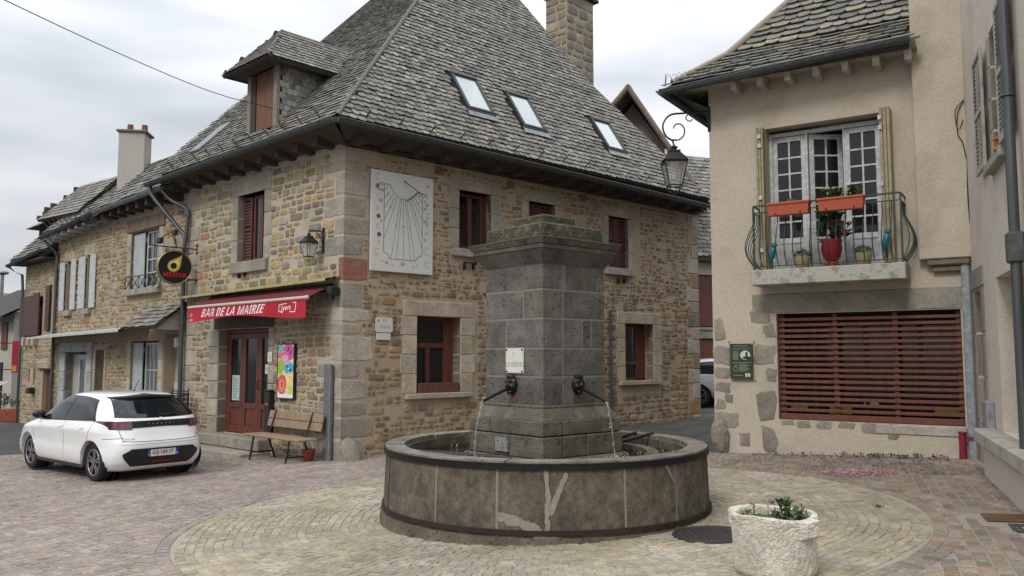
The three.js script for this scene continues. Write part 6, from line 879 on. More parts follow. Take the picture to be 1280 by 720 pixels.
function lantern(o, s = 1) {                      // four-sided street lantern hanging from y = 0
  const gl = M('lantern_glass', { color: C(0.85, 0.86, 0.84), transmission: 0.85, thickness: 0, roughness: 0.25, phys: true });
  const P = (h, y) => [[-h, y, h], [h, y, h], [h, y, -h], [-h, y, -h]], a = P(0.20 * s, -0.32 * s), b = P(0.115 * s, -0.74 * s), t = P(0.22 * s, -0.30 * s), u = P(0.09 * s, -0.13 * s);
  part('roof', m.iron, o, g => { for (let i = 0; i < 4; i++) { const j = (i + 1) % 4; g.quad(t[i], t[j], u[j], u[i]); } g.quad(...u); g.quad(...t.slice().reverse()); g.box(-0.1 * s, 0.1 * s, -0.13 * s, -0.10 * s, -0.1 * s, 0.1 * s); g.cyl(0, -0.1 * s, 0.0, 0, 0.05 * s, 0.03 * s, 10); g.cyl(0, -0.05 * s, -0.03 * s, 0, 0.07 * s, 0.07 * s, 10); });
  part('frame', m.iron, o, g => { for (let i = 0; i < 4; i++) { g.tube([a[i], b[i]], 0.012 * s, 4); const j = (i + 1) % 4; g.tube([a[i], a[j]], 0.014 * s, 4); g.tube([b[i], b[j]], 0.012 * s, 4); g.tube([b[i], [b[i][0] * 0.7, b[i][1] - 0.09 * s, b[i][2] * 0.7], [0, b[i][1] - 0.15 * s, 0]], 0.009 * s, 4); } g.add(new THREE.SphereGeometry(0.022 * s, 8, 6), mat4(0, -0.9 * s, 0)); });
  for (let i = 0; i < 4; i++) { const j = (i + 1) % 4; part('pane', gl, o, g => g.quad(b[i], b[j], a[j], a[i])); }
  part('burner', M('lamp_white', { color: C(0.6, 0.6, 0.56) }), o, g => { g.cyl(0, -0.62 * s, -0.40 * s, 0, 0.035 * s, 0.05 * s, 10); g.cyl(0, -0.4 * s, -0.32 * s, 0, 0.07 * s, 0.09 * s, 10); });
}
{ const l = onL('wall_lantern', 'black four-sided lantern on a short bracket beside the corner quoins', 'lantern', 0.72, 4.02, 0.30); lantern(l, 0.62); part('bracket', m.iron, l, g => { g.box(0.04, 0.09, -0.36, 0.12, -0.30, -0.26); g.tube([[0, 0, 0], [0.0, 0.05, -0.02], [0.06, 0.05, -0.27]], 0.014, 5); g.tube([[0.03, 0.05, -0.12], [0.06, -0.08, -0.22], [0.065, -0.2, -0.27]], 0.01, 5); });
  const k = thing('bracket_lantern', 'black street lantern hanging from a scrolled iron arm on the beige house', 'lantern', [2.86, 5.36, -14.3]); lantern(k, 0.98);
  part('scroll_arm', m.iron, k, g => { const pts = []; for (let i = 0; i <= 14; i++) { const t = i / 14, a = lerp(PI * 1.35, PI * 2.9, t), rr = lerp(0.2, 0.07, t); pts.push([0.06 - Math.cos(a) * rr * 0.9 * -1, 0.28 + Math.sin(a) * rr, 0]); } g.tube(pts, 0.013, 5); g.tube([[0, 0.0, 0], [-0.02, 0.09, 0], [0.05, 0.09, 0]], 0.016, 5); g.tube([[0.0, 0.07, 0], [-0.14, 0.17, 0], [-0.19, 0.36, 0], [-0.06, 0.55, -0.03], [0.22, 0.61, -0.1], [0.66, 0.67, -0.2]], 0.017, 6); g.tube([[0.30, 0.62, -0.1], [0.24, 0.52, -0.1], [0.31, 0.46, -0.1], [0.36, 0.5, -0.1]], 0.011, 5); g.tube([[0.38, 0.58, -0.12], [0.69, 0.36, -0.2]], 0.013, 5); g.box(0.66, 0.70, 0.3, 0.75, -0.24, -0.16); });
}
{ // sundial
  const sd = onR('sundial_panel', 'large white painted sundial panel with numerals and hour lines', 'sundial', 1.305, 4.30, 0);
  const t = canvasTex(768, 1024, (c, w, h) => {
    c.fillStyle = '#cfcdc8'; c.fillRect(0, 0, w, h); c.strokeStyle = '#2b2b2b'; c.fillStyle = '#2b2b2b'; const L0 = w * 0.2, R0 = w * 0.815, top = h * 0.13, bot = h * 0.87; c.lineWidth = 6;
    const cx = w * 0.50, cy = h * 0.05;
    c.beginPath(); c.moveTo(L0, top); c.lineTo(L0 + 70, top + 2); c.bezierCurveTo(w * 0.36, h * 0.24, w * 0.44, h * 0.26, w * 0.53, h * 0.26); c.bezierCurveTo(w * 0.62, h * 0.26, w * 0.69, h * 0.22, R0 - 60, top + 40); c.lineTo(R0, top + 52); c.lineTo(R0, bot - 60); c.bezierCurveTo(R0 - 40, bot - 60, R0 - 70, bot - 30, R0 - 80, bot); c.lineTo(L0 + 70, bot); c.bezierCurveTo(L0 + 60, bot - 40, L0 + 30, bot - 60, L0, bot - 66); c.closePath(); c.stroke();
    c.lineWidth = 4; const ends = [[L0, h * 0.19], [L0, h * 0.27], [L0, h * 0.37], [L0, h * 0.50], [L0, h * 0.68], [L0 + 90, bot], [w * 0.40, bot], [w * 0.515, bot], [w * 0.63, bot], [R0 - 90, bot], [R0, h * 0.74], [R0, h * 0.60], [R0, h * 0.45], [R0, h * 0.35], [R0, h * 0.27], [R0, h * 0.22]];
    ends.forEach(([x, y], i) => { const dx = x - cx, dy = y - cy, l = Math.hypot(dx, dy), s = Math.min(0.9, (h * 0.215) / l); c.beginPath(); c.moveTo(cx + dx * s * (i > 9 ? 1.05 : 1), cy + dy * s * (i > 9 ? 1.02 : 1)); c.lineTo(x, y); c.stroke(); if (i % 2) { const k = Math.min(0.97, s + (1 - s) * 0.45), ax = cx + dx * k, ay = cy + dy * k; c.beginPath(); c.arc(ax, ay, 8, 0, 7); c.fill(); } });
    c.font = 'bold 40px serif'; c.textAlign = 'center'; [['VII', 0.15, 0.15], ['VIII', 0.145, 0.21], ['IX', 0.15, 0.315], ['X', 0.155, 0.52], ['XI', 0.25, 0.925], ['XII', 0.5, 0.925], ['I', 0.735, 0.925], ['II', 0.865, 0.66], ['III', 0.865, 0.47], ['IV', 0.865, 0.34], ['V', 0.865, 0.27], ['VI', 0.865, 0.20]].forEach(([s, x, y]) => c.fillText(s, x * w, y * h));
    c.strokeStyle = '#8d8b86'; c.lineWidth = 4; const q = RNG(3);
    const moon = (x, y, s) => { c.beginPath(); c.arc(x, y, s, 0.6, 5.4); c.stroke(); c.beginPath(); c.arc(x + s * 0.35, y, s * 0.8, 1.0, 5.1); c.stroke(); }, star = (x, y, s) => { c.beginPath(); for (let i = 0; i < 11; i++) { const a = i * PI / 5 - PI / 2, k = i % 2 ? s * 0.45 : s; c.lineTo(x + Math.cos(a) * k, y + Math.sin(a) * k); } c.stroke(); }, disc = (x, y, s, f) => { c.fillStyle = f; c.beginPath(); c.arc(x, y, s, 0, 7); c.fill(); };
    moon(75, 70, 34); disc(72, 165, 26, '#7e7249'); disc(88, 470, 24, '#55504c'); disc(98, 655, 24, '#55504c'); star(75, 390, 26); star(95, 730, 16); moon(90, 570, 26); moon(75, 830, 34); star(690, 90, 22); disc(700, 95, 10, '#8d8b86'); star(680, 210, 14); disc(690, 290, 14, '#777'); moon(700, 400, 28); star(690, 500, 20); star(680, 600, 18); moon(690, 780, 44); moon(690, 920, 34); star(140, 920, 12); star(260, 950, 14); star(385, 950, 14); star(520, 955, 14); c.beginPath(); c.moveTo(60, 250); c.bezierCurveTo(90, 270, 110, 300, 120, 340); c.stroke(); for (let i = 0; i < 6; i++) { c.beginPath(); c.arc(690 + q() * 30 - 15, 430 + i * 26, 16, 0, 4); c.stroke(); }
    c.fillStyle = 'rgba(120,112,98,0.09)'; for (let i = 0; i < 420; i++) { const x = q() * w, y = q() * h, l = 10 + q() * 60; c.fillRect(x, y, 2 + q() * 3, l); }
  });
  part('panel', M('sundial_face', { map: t, color: C(0.92, 0.92, 0.9), roughness: 0.7 }), sd, g => { g.box(-0.755, 0.755, -1.0, 1.0, 0.03, 0.07, 0.01); g.uvScale((u, v, x, y) => [x / 1.51 + 0.5, y / 2.0 + 0.5]); });
  part('gnomon', m.iron, sd, g => { g.tube([[0.01, 0.86, 0.07], [0.18, 0.62, 0.34], [0.25, 0.56, 0.44]], 0.009, 5); g.tube([[0.18, 0.62, 0.34], [0.1, 0.46, 0.07]], 0.009, 5); });
}
{ // street signs at the corner
  const s = onR('street_sign', 'white enamel street sign reading RUE DES TOILES on the rubble wall', 'sign', 0.91, 2.25, 0);
  const t = canvasTex(384, 300, (c, w, h) => { c.fillStyle = '#cfcdc6'; c.fillRect(0, 0, w, h); c.fillStyle = '#5b5b56'; c.textAlign = 'center'; c.font = '52px serif'; c.fillText('RUE', w * 0.55, 74); c.font = '28px serif'; c.fillText('DES', w * 0.5, 128); c.font = '70px serif'; c.fillText('TOILES', w * 0.54, 215); c.fillRect(52, 46, 26, 44); });
  part('plate', M('rue_sign', { map: t, roughness: 0.35, color: C(0.9, 0.9, 0.88) }), s, g => { g.ext([[-0.2, -0.11], [-0.17, -0.14], [0.17, -0.14], [0.2, -0.11], [0.2, 0.12], [0.17, 0.15], [-0.17, 0.15], [-0.2, 0.12]], 0.025, 0.04); g.uvScale((u, v, x, y) => [x / 0.4 + 0.5, clamp((y + 0.14) / 0.29)]); });
  const s2 = onR('name_plate', 'small blank white plate under the RUE DES TOILES sign', 'plate', 0.90, 2.03, 0);
  part('plate', M('small_plate', { color: C(0.58, 0.56, 0.51), roughness: 0.5 }), s2, g => g.box(-0.165, 0.165, -0.07, 0.065, 0.025, 0.036, 0.008));
}
{ // poster, house number, letter box, pot
  const p = onL('poster_board', 'tall framed colourful ice cream poster on the wall by the bench', 'poster', 1.82, 1.37, 0.02);
  const t = canvasTex(256, 640, (c, w, h) => { c.fillStyle = '#e9e3c8'; c.fillRect(0, 0, w, h); const q = RNG(12), bl = (x, y, a, b, f, ro = 0) => { c.fillStyle = f; c.beginPath(); c.ellipse(x, y, a, b, ro, 0, 7); c.fill(); }; bl(40, 45, 46, 50, '#6fc2c9'); bl(170, 95, 100, 100, '#d95fa4', 0.3); bl(50, 130, 60, 50, '#e2718c'); bl(120, 170, 50, 50, '#f0a8cf'); bl(45, 270, 70, 90, '#9fc23c', 0.2); bl(185, 290, 76, 80, '#47b3d0'); bl(150, 215, 40, 30, '#c7a8e0'); bl(180, 430, 70, 100, '#efe08c'); bl(70, 480, 76, 120, '#e2564a'); bl(70, 490, 46, 80, '#ee8a7c'); bl(200, 540, 46, 60, '#cfd66a'); c.fillStyle = '#572038'; c.save(); c.translate(165, 60); c.rotate(0.3); c.fillRect(-8, -30, 20, 60); c.fillRect(40, -8, 20, 60); c.restore(); bl(160, 260, 18, 14, '#243a6a'); bl(205, 305, 18, 20, '#243a6a'); bl(70, 480, 14, 30, '#7a1d26'); for (let i = 0; i < 120; i++) bl(q() * w, 40 + q() * 560, 2 + q() * 7, 2 + q() * 7, pick(['#ffffff', '#d8342f', '#3f8f4a', '#f7d34a', '#b0438d', '#2f6fb0'], q)); c.fillStyle = '#f3f1ea'; c.fillRect(0, 596, w, 44); });
  part('print', M('poster_print', { map: t, roughness: 0.4, color: C(0.9, 0.9, 0.9) }), p, g => { g.box(-0.29, 0.29, -0.56, 0.51, 0.05, 0.058); g.uvScale((u, v, x, y) => [clamp(x / 0.58 + 0.5), clamp((y + 0.56) / 1.07)]); });
  part('frame', m.black, p, g => { g.box(-0.315, -0.29, -0.585, 0.535, 0.0, 0.065, 0.004); g.box(0.29, 0.315, -0.585, 0.535, 0.0, 0.065, 0.004); g.box(-0.29, 0.29, 0.51, 0.535, 0, 0.064); g.box(-0.29, 0.29, -0.585, -0.56, 0, 0.064); g.box(-0.29, 0.29, -0.56, 0.51, 0.0, 0.049); });
  const n = onL('house_number', 'small white house number 3 plate beside the bar door', 'number plate', 2.5, 1.63, 0.03);
  part('plate', M('number3', { map: canvasTex(96, 96, (c, w, h) => { c.fillStyle = '#d6d3cb'; c.fillRect(0, 0, w, h); c.fillStyle = '#4b4b48'; c.font = 'bold 62px sans-serif'; c.textAlign = 'center'; c.fillText('3', w / 2, 70); }) }), n, g => { g.box(-0.08, 0.08, -0.1, 0.1, 0.003, 0.015, 0.003); g.uvScale((u, v, x, y) => [clamp(x / 0.16 + 0.5), clamp(y / 0.2 + 0.5)]); });
  const lb = onL('ash_bin', 'slim black wall ash bin beside the bar door behind the bench', 'ash bin', 2.4, 0.5, 0.02);
  part('body', m.black, lb, g => g.box(-0.1, 0.1, -0.45, 0.42, 0.02, 0.13, 0.012)); part('sticker', M('red_sticker', { color: C(0.5, 0.05, 0.08) }), lb, g => g.box(-0.05, 0.05, 0.14, 0.19, 0.131, 0.134)); part('hood', m.black, lb, g => g.box(-0.11, 0.11, 0.425, 0.46, 0.01, 0.145, 0.01));
  const pot = thing('flower_pot', 'small terracotta pot on the ground by the grey conduit', 'pot', (() => { const q = W('L', -0.62, 0, 0.28); return [q[0], GY(q[0], q[2]) + 0.012, q[2]]; })());
  part('body', m.terracotta, pot, g => g.add(new THREE.LatheGeometry([[0.0, 0.0], [0.085, 0.0], [0.115, 0.17], [0.13, 0.17], [0.13, 0.22], [0.11, 0.22], [0.1, 0.16], [0, 0.15]].map(q => new THREE.Vector2(...q)), 18)));
}
{ // bench on the slope in front of the bar
  const P = [[-2.18, 0.72], [-0.35, 0.55]], mid = W('L', -1.27, 0, 0.5), gy = GY(mid[0], mid[2]) + 0.012;
  const b = thing('park_bench', 'wooden slatted bench with black iron legs under the poster', 'bench', [mid[0], gy, mid[2]], FR.L.t - 0.02);
  const wd = M('bench_wood', { color: C(0.33, 0.235, 0.16), map: T.wood, roughness: 0.7 });
  for (let i = 0; i < 3; i++) part('seat_slat', wd, b, g => g.box(-1.0, 1.0, 0.43, 0.47, -0.2 + i * 0.145, -0.07 + i * 0.145, 0.008));
  for (let i = 0; i < 2; i++) { const o = part('back_slat', wd, b, g => g.box(-0.98, 0.98, 0.60 + i * 0.165, 0.755 + i * 0.165, -0.025, 0.015, 0.008)); o.rotation.x = -0.2; o.position.set(0, 0.0, -0.16); }
  for (const x of [-0.72, 0.62]) { part('leg', m.iron, b, g => { g.tube([[x, 0.43, 0.16], [x, -0.03, 0.24]], 0.02, 6); }); part('leg', m.iron, b, g => { g.tube([[x, 0.43, -0.14], [x + 0.02, -0.02, -0.3]], 0.02, 6); }); part('back_support', m.iron, b, g => { g.tube([[x, 0.43, -0.16], [x, 0.93, -0.33]], 0.016, 6); }); part('stretcher', m.iron, b, g => { g.tube([[x, 0.12, 0.21], [x + 0.02, 0.12, -0.25]], 0.014, 6); }); }
}
{ // stack of dark wicker chairs by the pier
  const q = W('L', -5.85, 0, 0.55), gy = GY(q[0], q[2]) + 0.01, r = RNG(5), dk = M('dark_wicker', { color: C(0.02, 0.026, 0.024), roughness: 0.5 });
  for (let i = 0; i < 5; i++) { const c = thing('terrace_chair', ['lowest', 'second lowest', 'middle', 'second from top', 'topmost'][i] + ' dark woven terrace chair of the stack by the bar', 'chair', [q[0], gy + i * 0.11, q[2]], FR.L.t + 0.35 + (r() - 0.5) * 0.08, 'stacked terrace chairs'); part('seat', dk, c, g => g.box(-0.22, 0.22, 0.42, 0.46, -0.2, 0.22, 0.015)); part('backrest', dk, c, g => { for (let k = 0; k < 7; k++) g.tube([[-0.24, 0.5 + k * 0.055, -0.2], [-0.1, 0.5 + k * 0.055, -0.26], [0.1, 0.5 + k * 0.055, -0.26], [0.24, 0.5 + k * 0.055, -0.2]], 0.016, 5); g.tube([[-0.25, 0.44, -0.19], [-0.25, 0.9, -0.24]], 0.017, 5); g.tube([[0.25, 0.44, -0.19], [0.25, 0.9, -0.24]], 0.017, 5); }); for (const sx of [-1, 1]) { part('armrest', dk, c, g => g.tube([[sx * 0.25, 0.78, -0.22], [sx * 0.27, 0.72, 0.1], [sx * 0.25, 0.6, 0.22], [sx * 0.24, 0.44, 0.22]], 0.016, 5)); for (const sz of [-1, 1]) part('leg', dk, c, g => g.tube([[sx * 0.21, 0.43, sz * 0.19], [sx * 0.24, 0.0, sz * 0.23]], 0.014, 5)); } }
}
{ // wooden flower box on the sill of the lower window
  const f = onR('window_box', 'empty brown wooden flower box on the lower window sill', 'flower box', 2.28, 0.9, 0.02);
  const wm = M('box_wood', { color: C(0.14, 0.052, 0.03), map: T.wood, roughness: 0.7 });
  part('front_board', wm, f, g => g.box(-0.52, 0.52, 0.0, 0.2, -0.02, 0.01, 0.006)); part('back_board', wm, f, g => g.box(-0.52, 0.52, 0.0, 0.2, -0.2, -0.175, 0.006)); for (const x of [-0.52, 0.5]) part('end_board', wm, f, g => g.box(x, x + 0.02, 0.0, 0.2, -0.174, -0.021)); part('soil', M('soil', { color: C(0.05, 0.04, 0.03), map: T.stone }), f, g => g.box(-0.495, 0.495, 0.02, 0.16, -0.174, -0.021));
}
// leaf helper: bent leaf blade as two-sided triangles
function leaves(g, r, n, c, rad, h, len, cols, up = 0.6) { for (let i = 0; i < n; i++) { const a = r() * 6.28, e = up * r() + 0.1, k = Math.sqrt(r()) * rad, x = c[0] + Math.cos(a) * k, z = c[2] + Math.sin(a) * k, y = c[1] + r() * h, l = len * (0.6 + r() * 0.7), w = l * (0.16 + r() * 0.14), b = r() * 6.28, dx = Math.cos(b), dz = Math.sin(b), ce = Math.cos(e * 1.5), se = Math.sin(e * 1.5); g.col = jit(pick(cols, r), r, 0.5); const p0 = [x, y, z], p1 = [x + dx * l * 0.5 * ce - dz * w, y + se * l * 0.55, z + dz * l * 0.5 * ce + dx * w], p2 = [x + dx * l * 0.5 * ce + dz * w, y + se * l * 0.55, z + dz * l * 0.5 * ce - dx * w], p3 = [x + dx * l * ce * 1.05, y + se * l * 0.8 - l * 0.08, z + dz * l * ce * 1.05]; g.tri(p0, p1, p2); g.tri(p1, p3, p2); } }
const green = [[0.05, 0.085, 0.03], [0.07, 0.11, 0.04], [0.04, 0.065, 0.025], [0.09, 0.12, 0.05]];
{ // balcony: planters, pots, birds
  const tc = M('orange_plastic', { color: C(0.42, 0.085, 0.04), roughness: 0.55 });
  for (const [x0, x1, lab, seed] of [[1.19, 1.84, 'orange window box on the balcony rail with a few low shoots', 1], [1.97, 2.65, 'orange window box on the balcony rail with taller grassy plants', 2]]) {
    const o = onB('rail_planter', lab, 'planter', (x0 + x1) / 2, 3.92, 0.62), h = (x1 - x0) / 2;
    part('box', tc, o, g => { const A = (k, y, d) => [[-h * k, y, d], [h * k, y, d], [h * k, y, -d], [-h * k, y, -d]], lo = A(0.94, 0, 0.075), hi = A(1, 0.19, 0.1); for (let i = 0; i < 4; i++) { const j = (i + 1) % 4; g.quad(lo[i], lo[j], hi[j], hi[i]); } g.quad(...lo.slice().reverse()); g.box(-h - 0.01, h + 0.01, 0.165, 0.2, 0.085, 0.115, 0.006); g.box(-h - 0.01, h + 0.01, 0.165, 0.2, -0.115, -0.085, 0.006); g.box(-h - 0.01, -h + 0.02, 0.165, 0.2, -0.084, 0.084); g.box(h - 0.02, h + 0.01, 0.165, 0.2, -0.084, 0.084); });
    part('soil', M('soil', { color: C(0.05, 0.04, 0.03), map: T.stone }), o, g => g.box(-h + 0.02, h - 0.02, 0.1, 0.16, -0.083, 0.083)); const r = RNG(60 + seed); part('plants', m.leaf, o, g => { for (let k = 0; k < (seed > 1 ? 9 : 5); k++) leaves(g, r, seed > 1 ? 22 : 9, [lerp(-h + 0.08, h - 0.08, r()), 0.16, (r() - 0.5) * 0.1], 0.05, seed > 1 ? 0.16 : 0.06, seed > 1 ? 0.11 : 0.07, green.concat([[0.2, 0.22, 0.12]]), 1.0); }); part('hook', m.iron, o, g => { for (const x of [-h * 0.6, h * 0.6]) g.box(x - 0.01, x + 0.01, 0.0, 0.03, 0.1, 0.125); });
  }
  const r = RNG(71);
  for (const [x, lab] of [[1.62, 'small clipped green shrub in a straw pot beside the teal bird'], [2.55, 'small clipped green shrub in a straw pot right of the red urn']]) { const o = onB('potted_shrub', lab, 'potted plant', x, 3.06, 0.28); part('pot', M('straw_pot', { color: C(0.40, 0.325, 0.19), map: T.wood }), o, g => g.add(new THREE.LatheGeometry([[0, 0], [0.1, 0], [0.13, 0.19], [0.12, 0.2], [0, 0.19]].map(q => new THREE.Vector2(...q)), 14))); part('shrub', m.leaf, o, g => { for (let i = 0; i < 420; i++) { const a = r() * 6.28, e = Math.asin(r()), k = 0.14 * (0.75 + r() * 0.3), p = [Math.cos(a) * Math.cos(e) * k, 0.19 + Math.sin(e) * k * 0.85, Math.sin(a) * Math.cos(e) * k]; leaves(g, r, 1, p, 0.004, 0.01, 0.035, [[0.03, 0.055, 0.022], [0.045, 0.075, 0.03]], 1); } }); }
  const u = onB('red_urn', 'glossy red urn with a large leafy houseplant on the balcony', 'potted plant', 2.08, 3.06, 0.28);
  part('urn', M('red_glaze', { color: C(0.20, 0.008, 0.014), roughness: 0.25 }), u, g => g.add(new THREE.LatheGeometry([[0, 0], [0.14, 0], [0.15, 0.03], [0.08, 0.07], [0.07, 0.1], [0.13, 0.16], [0.165, 0.3], [0.155, 0.4], [0.175, 0.43], [0.16, 0.45], [0.13, 0.42], [0, 0.4]].map(q => new THREE.Vector2(...q)), 22)));
  part('foliage', m.leaf, u, g => { leaves(g, r, 90, [-0.03, 0.42, 0], 0.17, 0.42, 0.24, [[0.06, 0.10, 0.035], [0.08, 0.12, 0.05], [0.045, 0.07, 0.03]], 0.9); leaves(g, r, 26, [0.16, 0.46, 0.06], 0.12, 0.2, 0.24, [[0.16, 0.13, 0.10], [0.2, 0.17, 0.13]], 0.5); });
  for (const [x, y, lab] of [[1.17, 3.13, 'teal bird figure on the balcony rail beside the folded shutter'], [2.9, 3.22, 'teal bird figure on a dark stand right of the potted shrubs']]) { const o = onB('bird_figure', lab, 'figurine', x, y, 0.4); part('body', M('teal_glaze', { color: C(0.01, 0.13, 0.17), roughness: 0.35 }), o, g => { g.add(new THREE.SphereGeometry(1, 14, 10), mat4(0, 0.2, 0, 0, 0, -0.25, [0.05, 0.13, 0.055])); g.add(new THREE.SphereGeometry(0.045, 12, 8), mat4(0.035, 0.34, 0)); g.add(new THREE.ConeGeometry(0.015, 0.05, 8), mat4(0.09, 0.34, 0, 0, 0, -1.6)); g.add(new THREE.ConeGeometry(0.03, 0.16, 8), mat4(-0.04, 0.04, 0, 0, 0, PI - 0.25)); }); part('stand', m.iron, o, g => g.cyl(0, -0.07, 0.09, 0, 0.012, 0.012, 6)); }
}
{ // notice board on the beige house
  const s = onB('notice_panel', 'green printed information panel on the foot of the beige house', 'sign', 0.51, 1.56, 0.02);
  const t = canvasTex(320, 520, (c, w, h) => { c.fillStyle = '#33402c'; c.fillRect(0, 0, w, h); c.fillStyle = '#9aa590'; c.font = 'bold 22px sans-serif'; c.fillText('PLACE DU GRIFFOUL', 40, 34); c.fillStyle = '#55634b'; c.fillRect(20, 56, 280, 24); c.fillRect(20, 100, 100, 140); c.fillStyle = '#7d8a72'; for (let i = 0; i < 9; i++) c.fillRect(26, 108 + i * 15, 60 + (i * 29) % 30, 5); c.fillStyle = '#c9cfc0'; c.beginPath(); c.ellipse(220, 165, 80, 68, 0, 0, 7); c.fill(); c.fillStyle = '#262d22'; c.fillRect(225, 120, 34, 70); c.beginPath(); c.ellipse(240, 205, 62, 22, 0, 0, 7); c.fill(); c.fillStyle = '#8b967f'; c.fillRect(20, 276, 280, 8); for (let i = 0; i < 7; i++) c.fillRect(120, 300 + i * 17, 120 + (i * 41) % 60, 7); c.strokeStyle = '#9aa590'; c.lineWidth = 6; c.beginPath(); c.arc(66, 375, 36, 0, 7); c.stroke(); c.beginPath(); c.arc(66, 330, 16, 0, 7); c.stroke(); c.fillStyle = '#8b967f'; c.fillRect(24, 470, 150, 10); c.fillStyle = '#c5cabd'; c.fillRect(215, 440, 34, 56); c.fillRect(258, 440, 34, 56); });
  part('panel', M('notice_print', { map: t, roughness: 0.35, color: C(0.9, 0.9, 0.9) }), s, g => { g.box(-0.175, 0.175, -0.29, 0.29, 0.03, 0.04); g.uvScale((u, v, x, y) => [clamp(x / 0.35 + 0.5), clamp(y / 0.58 + 0.5)]); });
  part('frame', M('notice_frame', { color: C(0.05, 0.06, 0.045), roughness: 0.5 }), s, g => { g.box(-0.2, -0.175, -0.3, 0.3, 0, 0.045, 0.003); g.box(0.175, 0.19, -0.3, 0.3, 0, 0.045, 0.003); g.box(-0.175, 0.175, 0.29, 0.3, 0, 0.045); g.box(-0.175, 0.175, -0.3, -0.29, 0, 0.045); g.box(-0.175, 0.175, -0.29, 0.29, 0, 0.028); });
  for (const [x, y] of [[-0.22, 0.33], [0.21, 0.33], [0.22, -0.33]]) part('bolt', m.iron, s, g => g.add(new THREE.SphereGeometry(0.013, 6, 5), mat4(x, y, 0.01)));
}
{ // carved stone trough with plants
  const x = 2.0, z = -6.42, gy = GY(x, z), t = thing('stone_planter', 'white rough-carved stone mortar planter with green weeds', 'planter', [x, gy, z]); t.scale.set(0.9, 0.84, 0.9);
  const n = 240, mN = 120, pos = [], idx = [], uv = [], prof = [[0.30, 0.0], [0.335, 0.06], [0.345, 0.3], [0.35, 0.45], [0.355, 0.52], [0.35, 0.545], [0.33, 0.555], [0.305, 0.548], [0.295, 0.52], [0.29, 0.44], [0.0, 0.43]];
  const at = v => { const k = v * (prof.length - 1), i = Math.min(prof.length - 2, Math.floor(k)), f = k - i; return [lerp(prof[i][0], prof[i + 1][0], f), lerp(prof[i][1], prof[i + 1][1], f)]; };
  for (let j = 0; j <= mN; j++) for (let i = 0; i <= n; i++) {
    const a = i / n * PI * 2, [rr, y] = at(j / mN), pk = fbm(i / n, j / mN / 2, 26, 4, 901, 0.65), ch = vnoise(i / n * 96 + j * 0.3, j * 0.45, 96, 907); let k = rr; const outer = j / mN < 0.5; if (outer && rr > 0.2) k += (pk - 0.5) * 0.012 + (ch - 0.5) * 0.007; else if (rr > 0.2) k += (pk - 0.5) * 0.012;
    // two worn lugs on the rim
    for (const la of [1.02, -2.25]) { let d = Math.atan2(Math.sin(a - la), Math.cos(a - la)); if (outer) k += 0.06 * smooth(0.27, 0.19, Math.abs(d)) * smooth(0.375, 0.395, y); }
    pos.push(Math.cos(a) * k, y + (y > 0.5 ? 0.012 * Math.sin(a * 3 + 1) + (pk - 0.5) * 0.02 : 0), Math.sin(a) * k); uv.push(a * 0.35, y);
  }
  for (let j = 0; j < mN; j++) for (let i = 0; i < n; i++) { const a = j * (n + 1) + i, b = a + 1, c = a + n + 1, d = c + 1; idx.push(a, c, b, b, c, d); }
  const g = new THREE.BufferGeometry(); g.setAttribute('position', new THREE.Float32BufferAttribute(pos, 3)); g.setAttribute('uv', new THREE.Float32BufferAttribute(uv, 2)); g.setIndex(idx); g.computeVertexNormals();
  mesh('trough', g, M('white_stone', { color: C(0.66, 0.62, 0.535), map: T.stone, bumpMap: T.peckB, bumpScale: 0.007 }), t);
  part('soil', M('soil', { color: C(0.05, 0.04, 0.03), map: T.stone }), t, q => q.cyl(0, 0.4, 0.475, 0, 0.298, 0.298, 24));
  const r = RNG(88); for (const [px, pz, nn, h, len] of [[0.1, -0.02, 60, 0.17, 0.1], [0.2, 0.05, 30, 0.08, 0.09], [-0.2, 0.1, 34, 0.05, 0.08], [-0.16, -0.05, 10, 0.15, 0.05], [0.02, 0.05, 22, 0.06, 0.09], [0.25, -0.05, 14, 0.1, 0.06], [-0.05, 0.12, 20, 0.04, 0.07], [-0.1, 0.17, 26, 0.03, 0.08], [0.12, 0.16, 26, 0.04, 0.07], [-0.23, -0.04, 20, 0.05, 0.07]]) part('weed', m.leaf, t, q => { leaves(q, r, nn, [px, 0.47, pz], 0.05, h, len, green, 1.0); q.col = [0.07, 0.09, 0.035]; q.tube([[px, 0.46, pz], [px + 0.01, 0.47 + h, pz]], 0.004, 4); });
  part('dry_stems', m.leaf, t, q => { for (let i = 0; i < 16; i++) { q.col = [0.12, 0.09, 0.055]; const a = r() * 6.28, k = r() * 0.2, h = 0.05 + r() * 0.11; q.tube([[Math.cos(a) * k, 0.46, Math.sin(a) * k], [Math.cos(a) * k + (r() - 0.5) * 0.05, 0.47 + h, Math.sin(a) * k]], 0.0022, 3); } }).userData.kind = 'stuff';
}
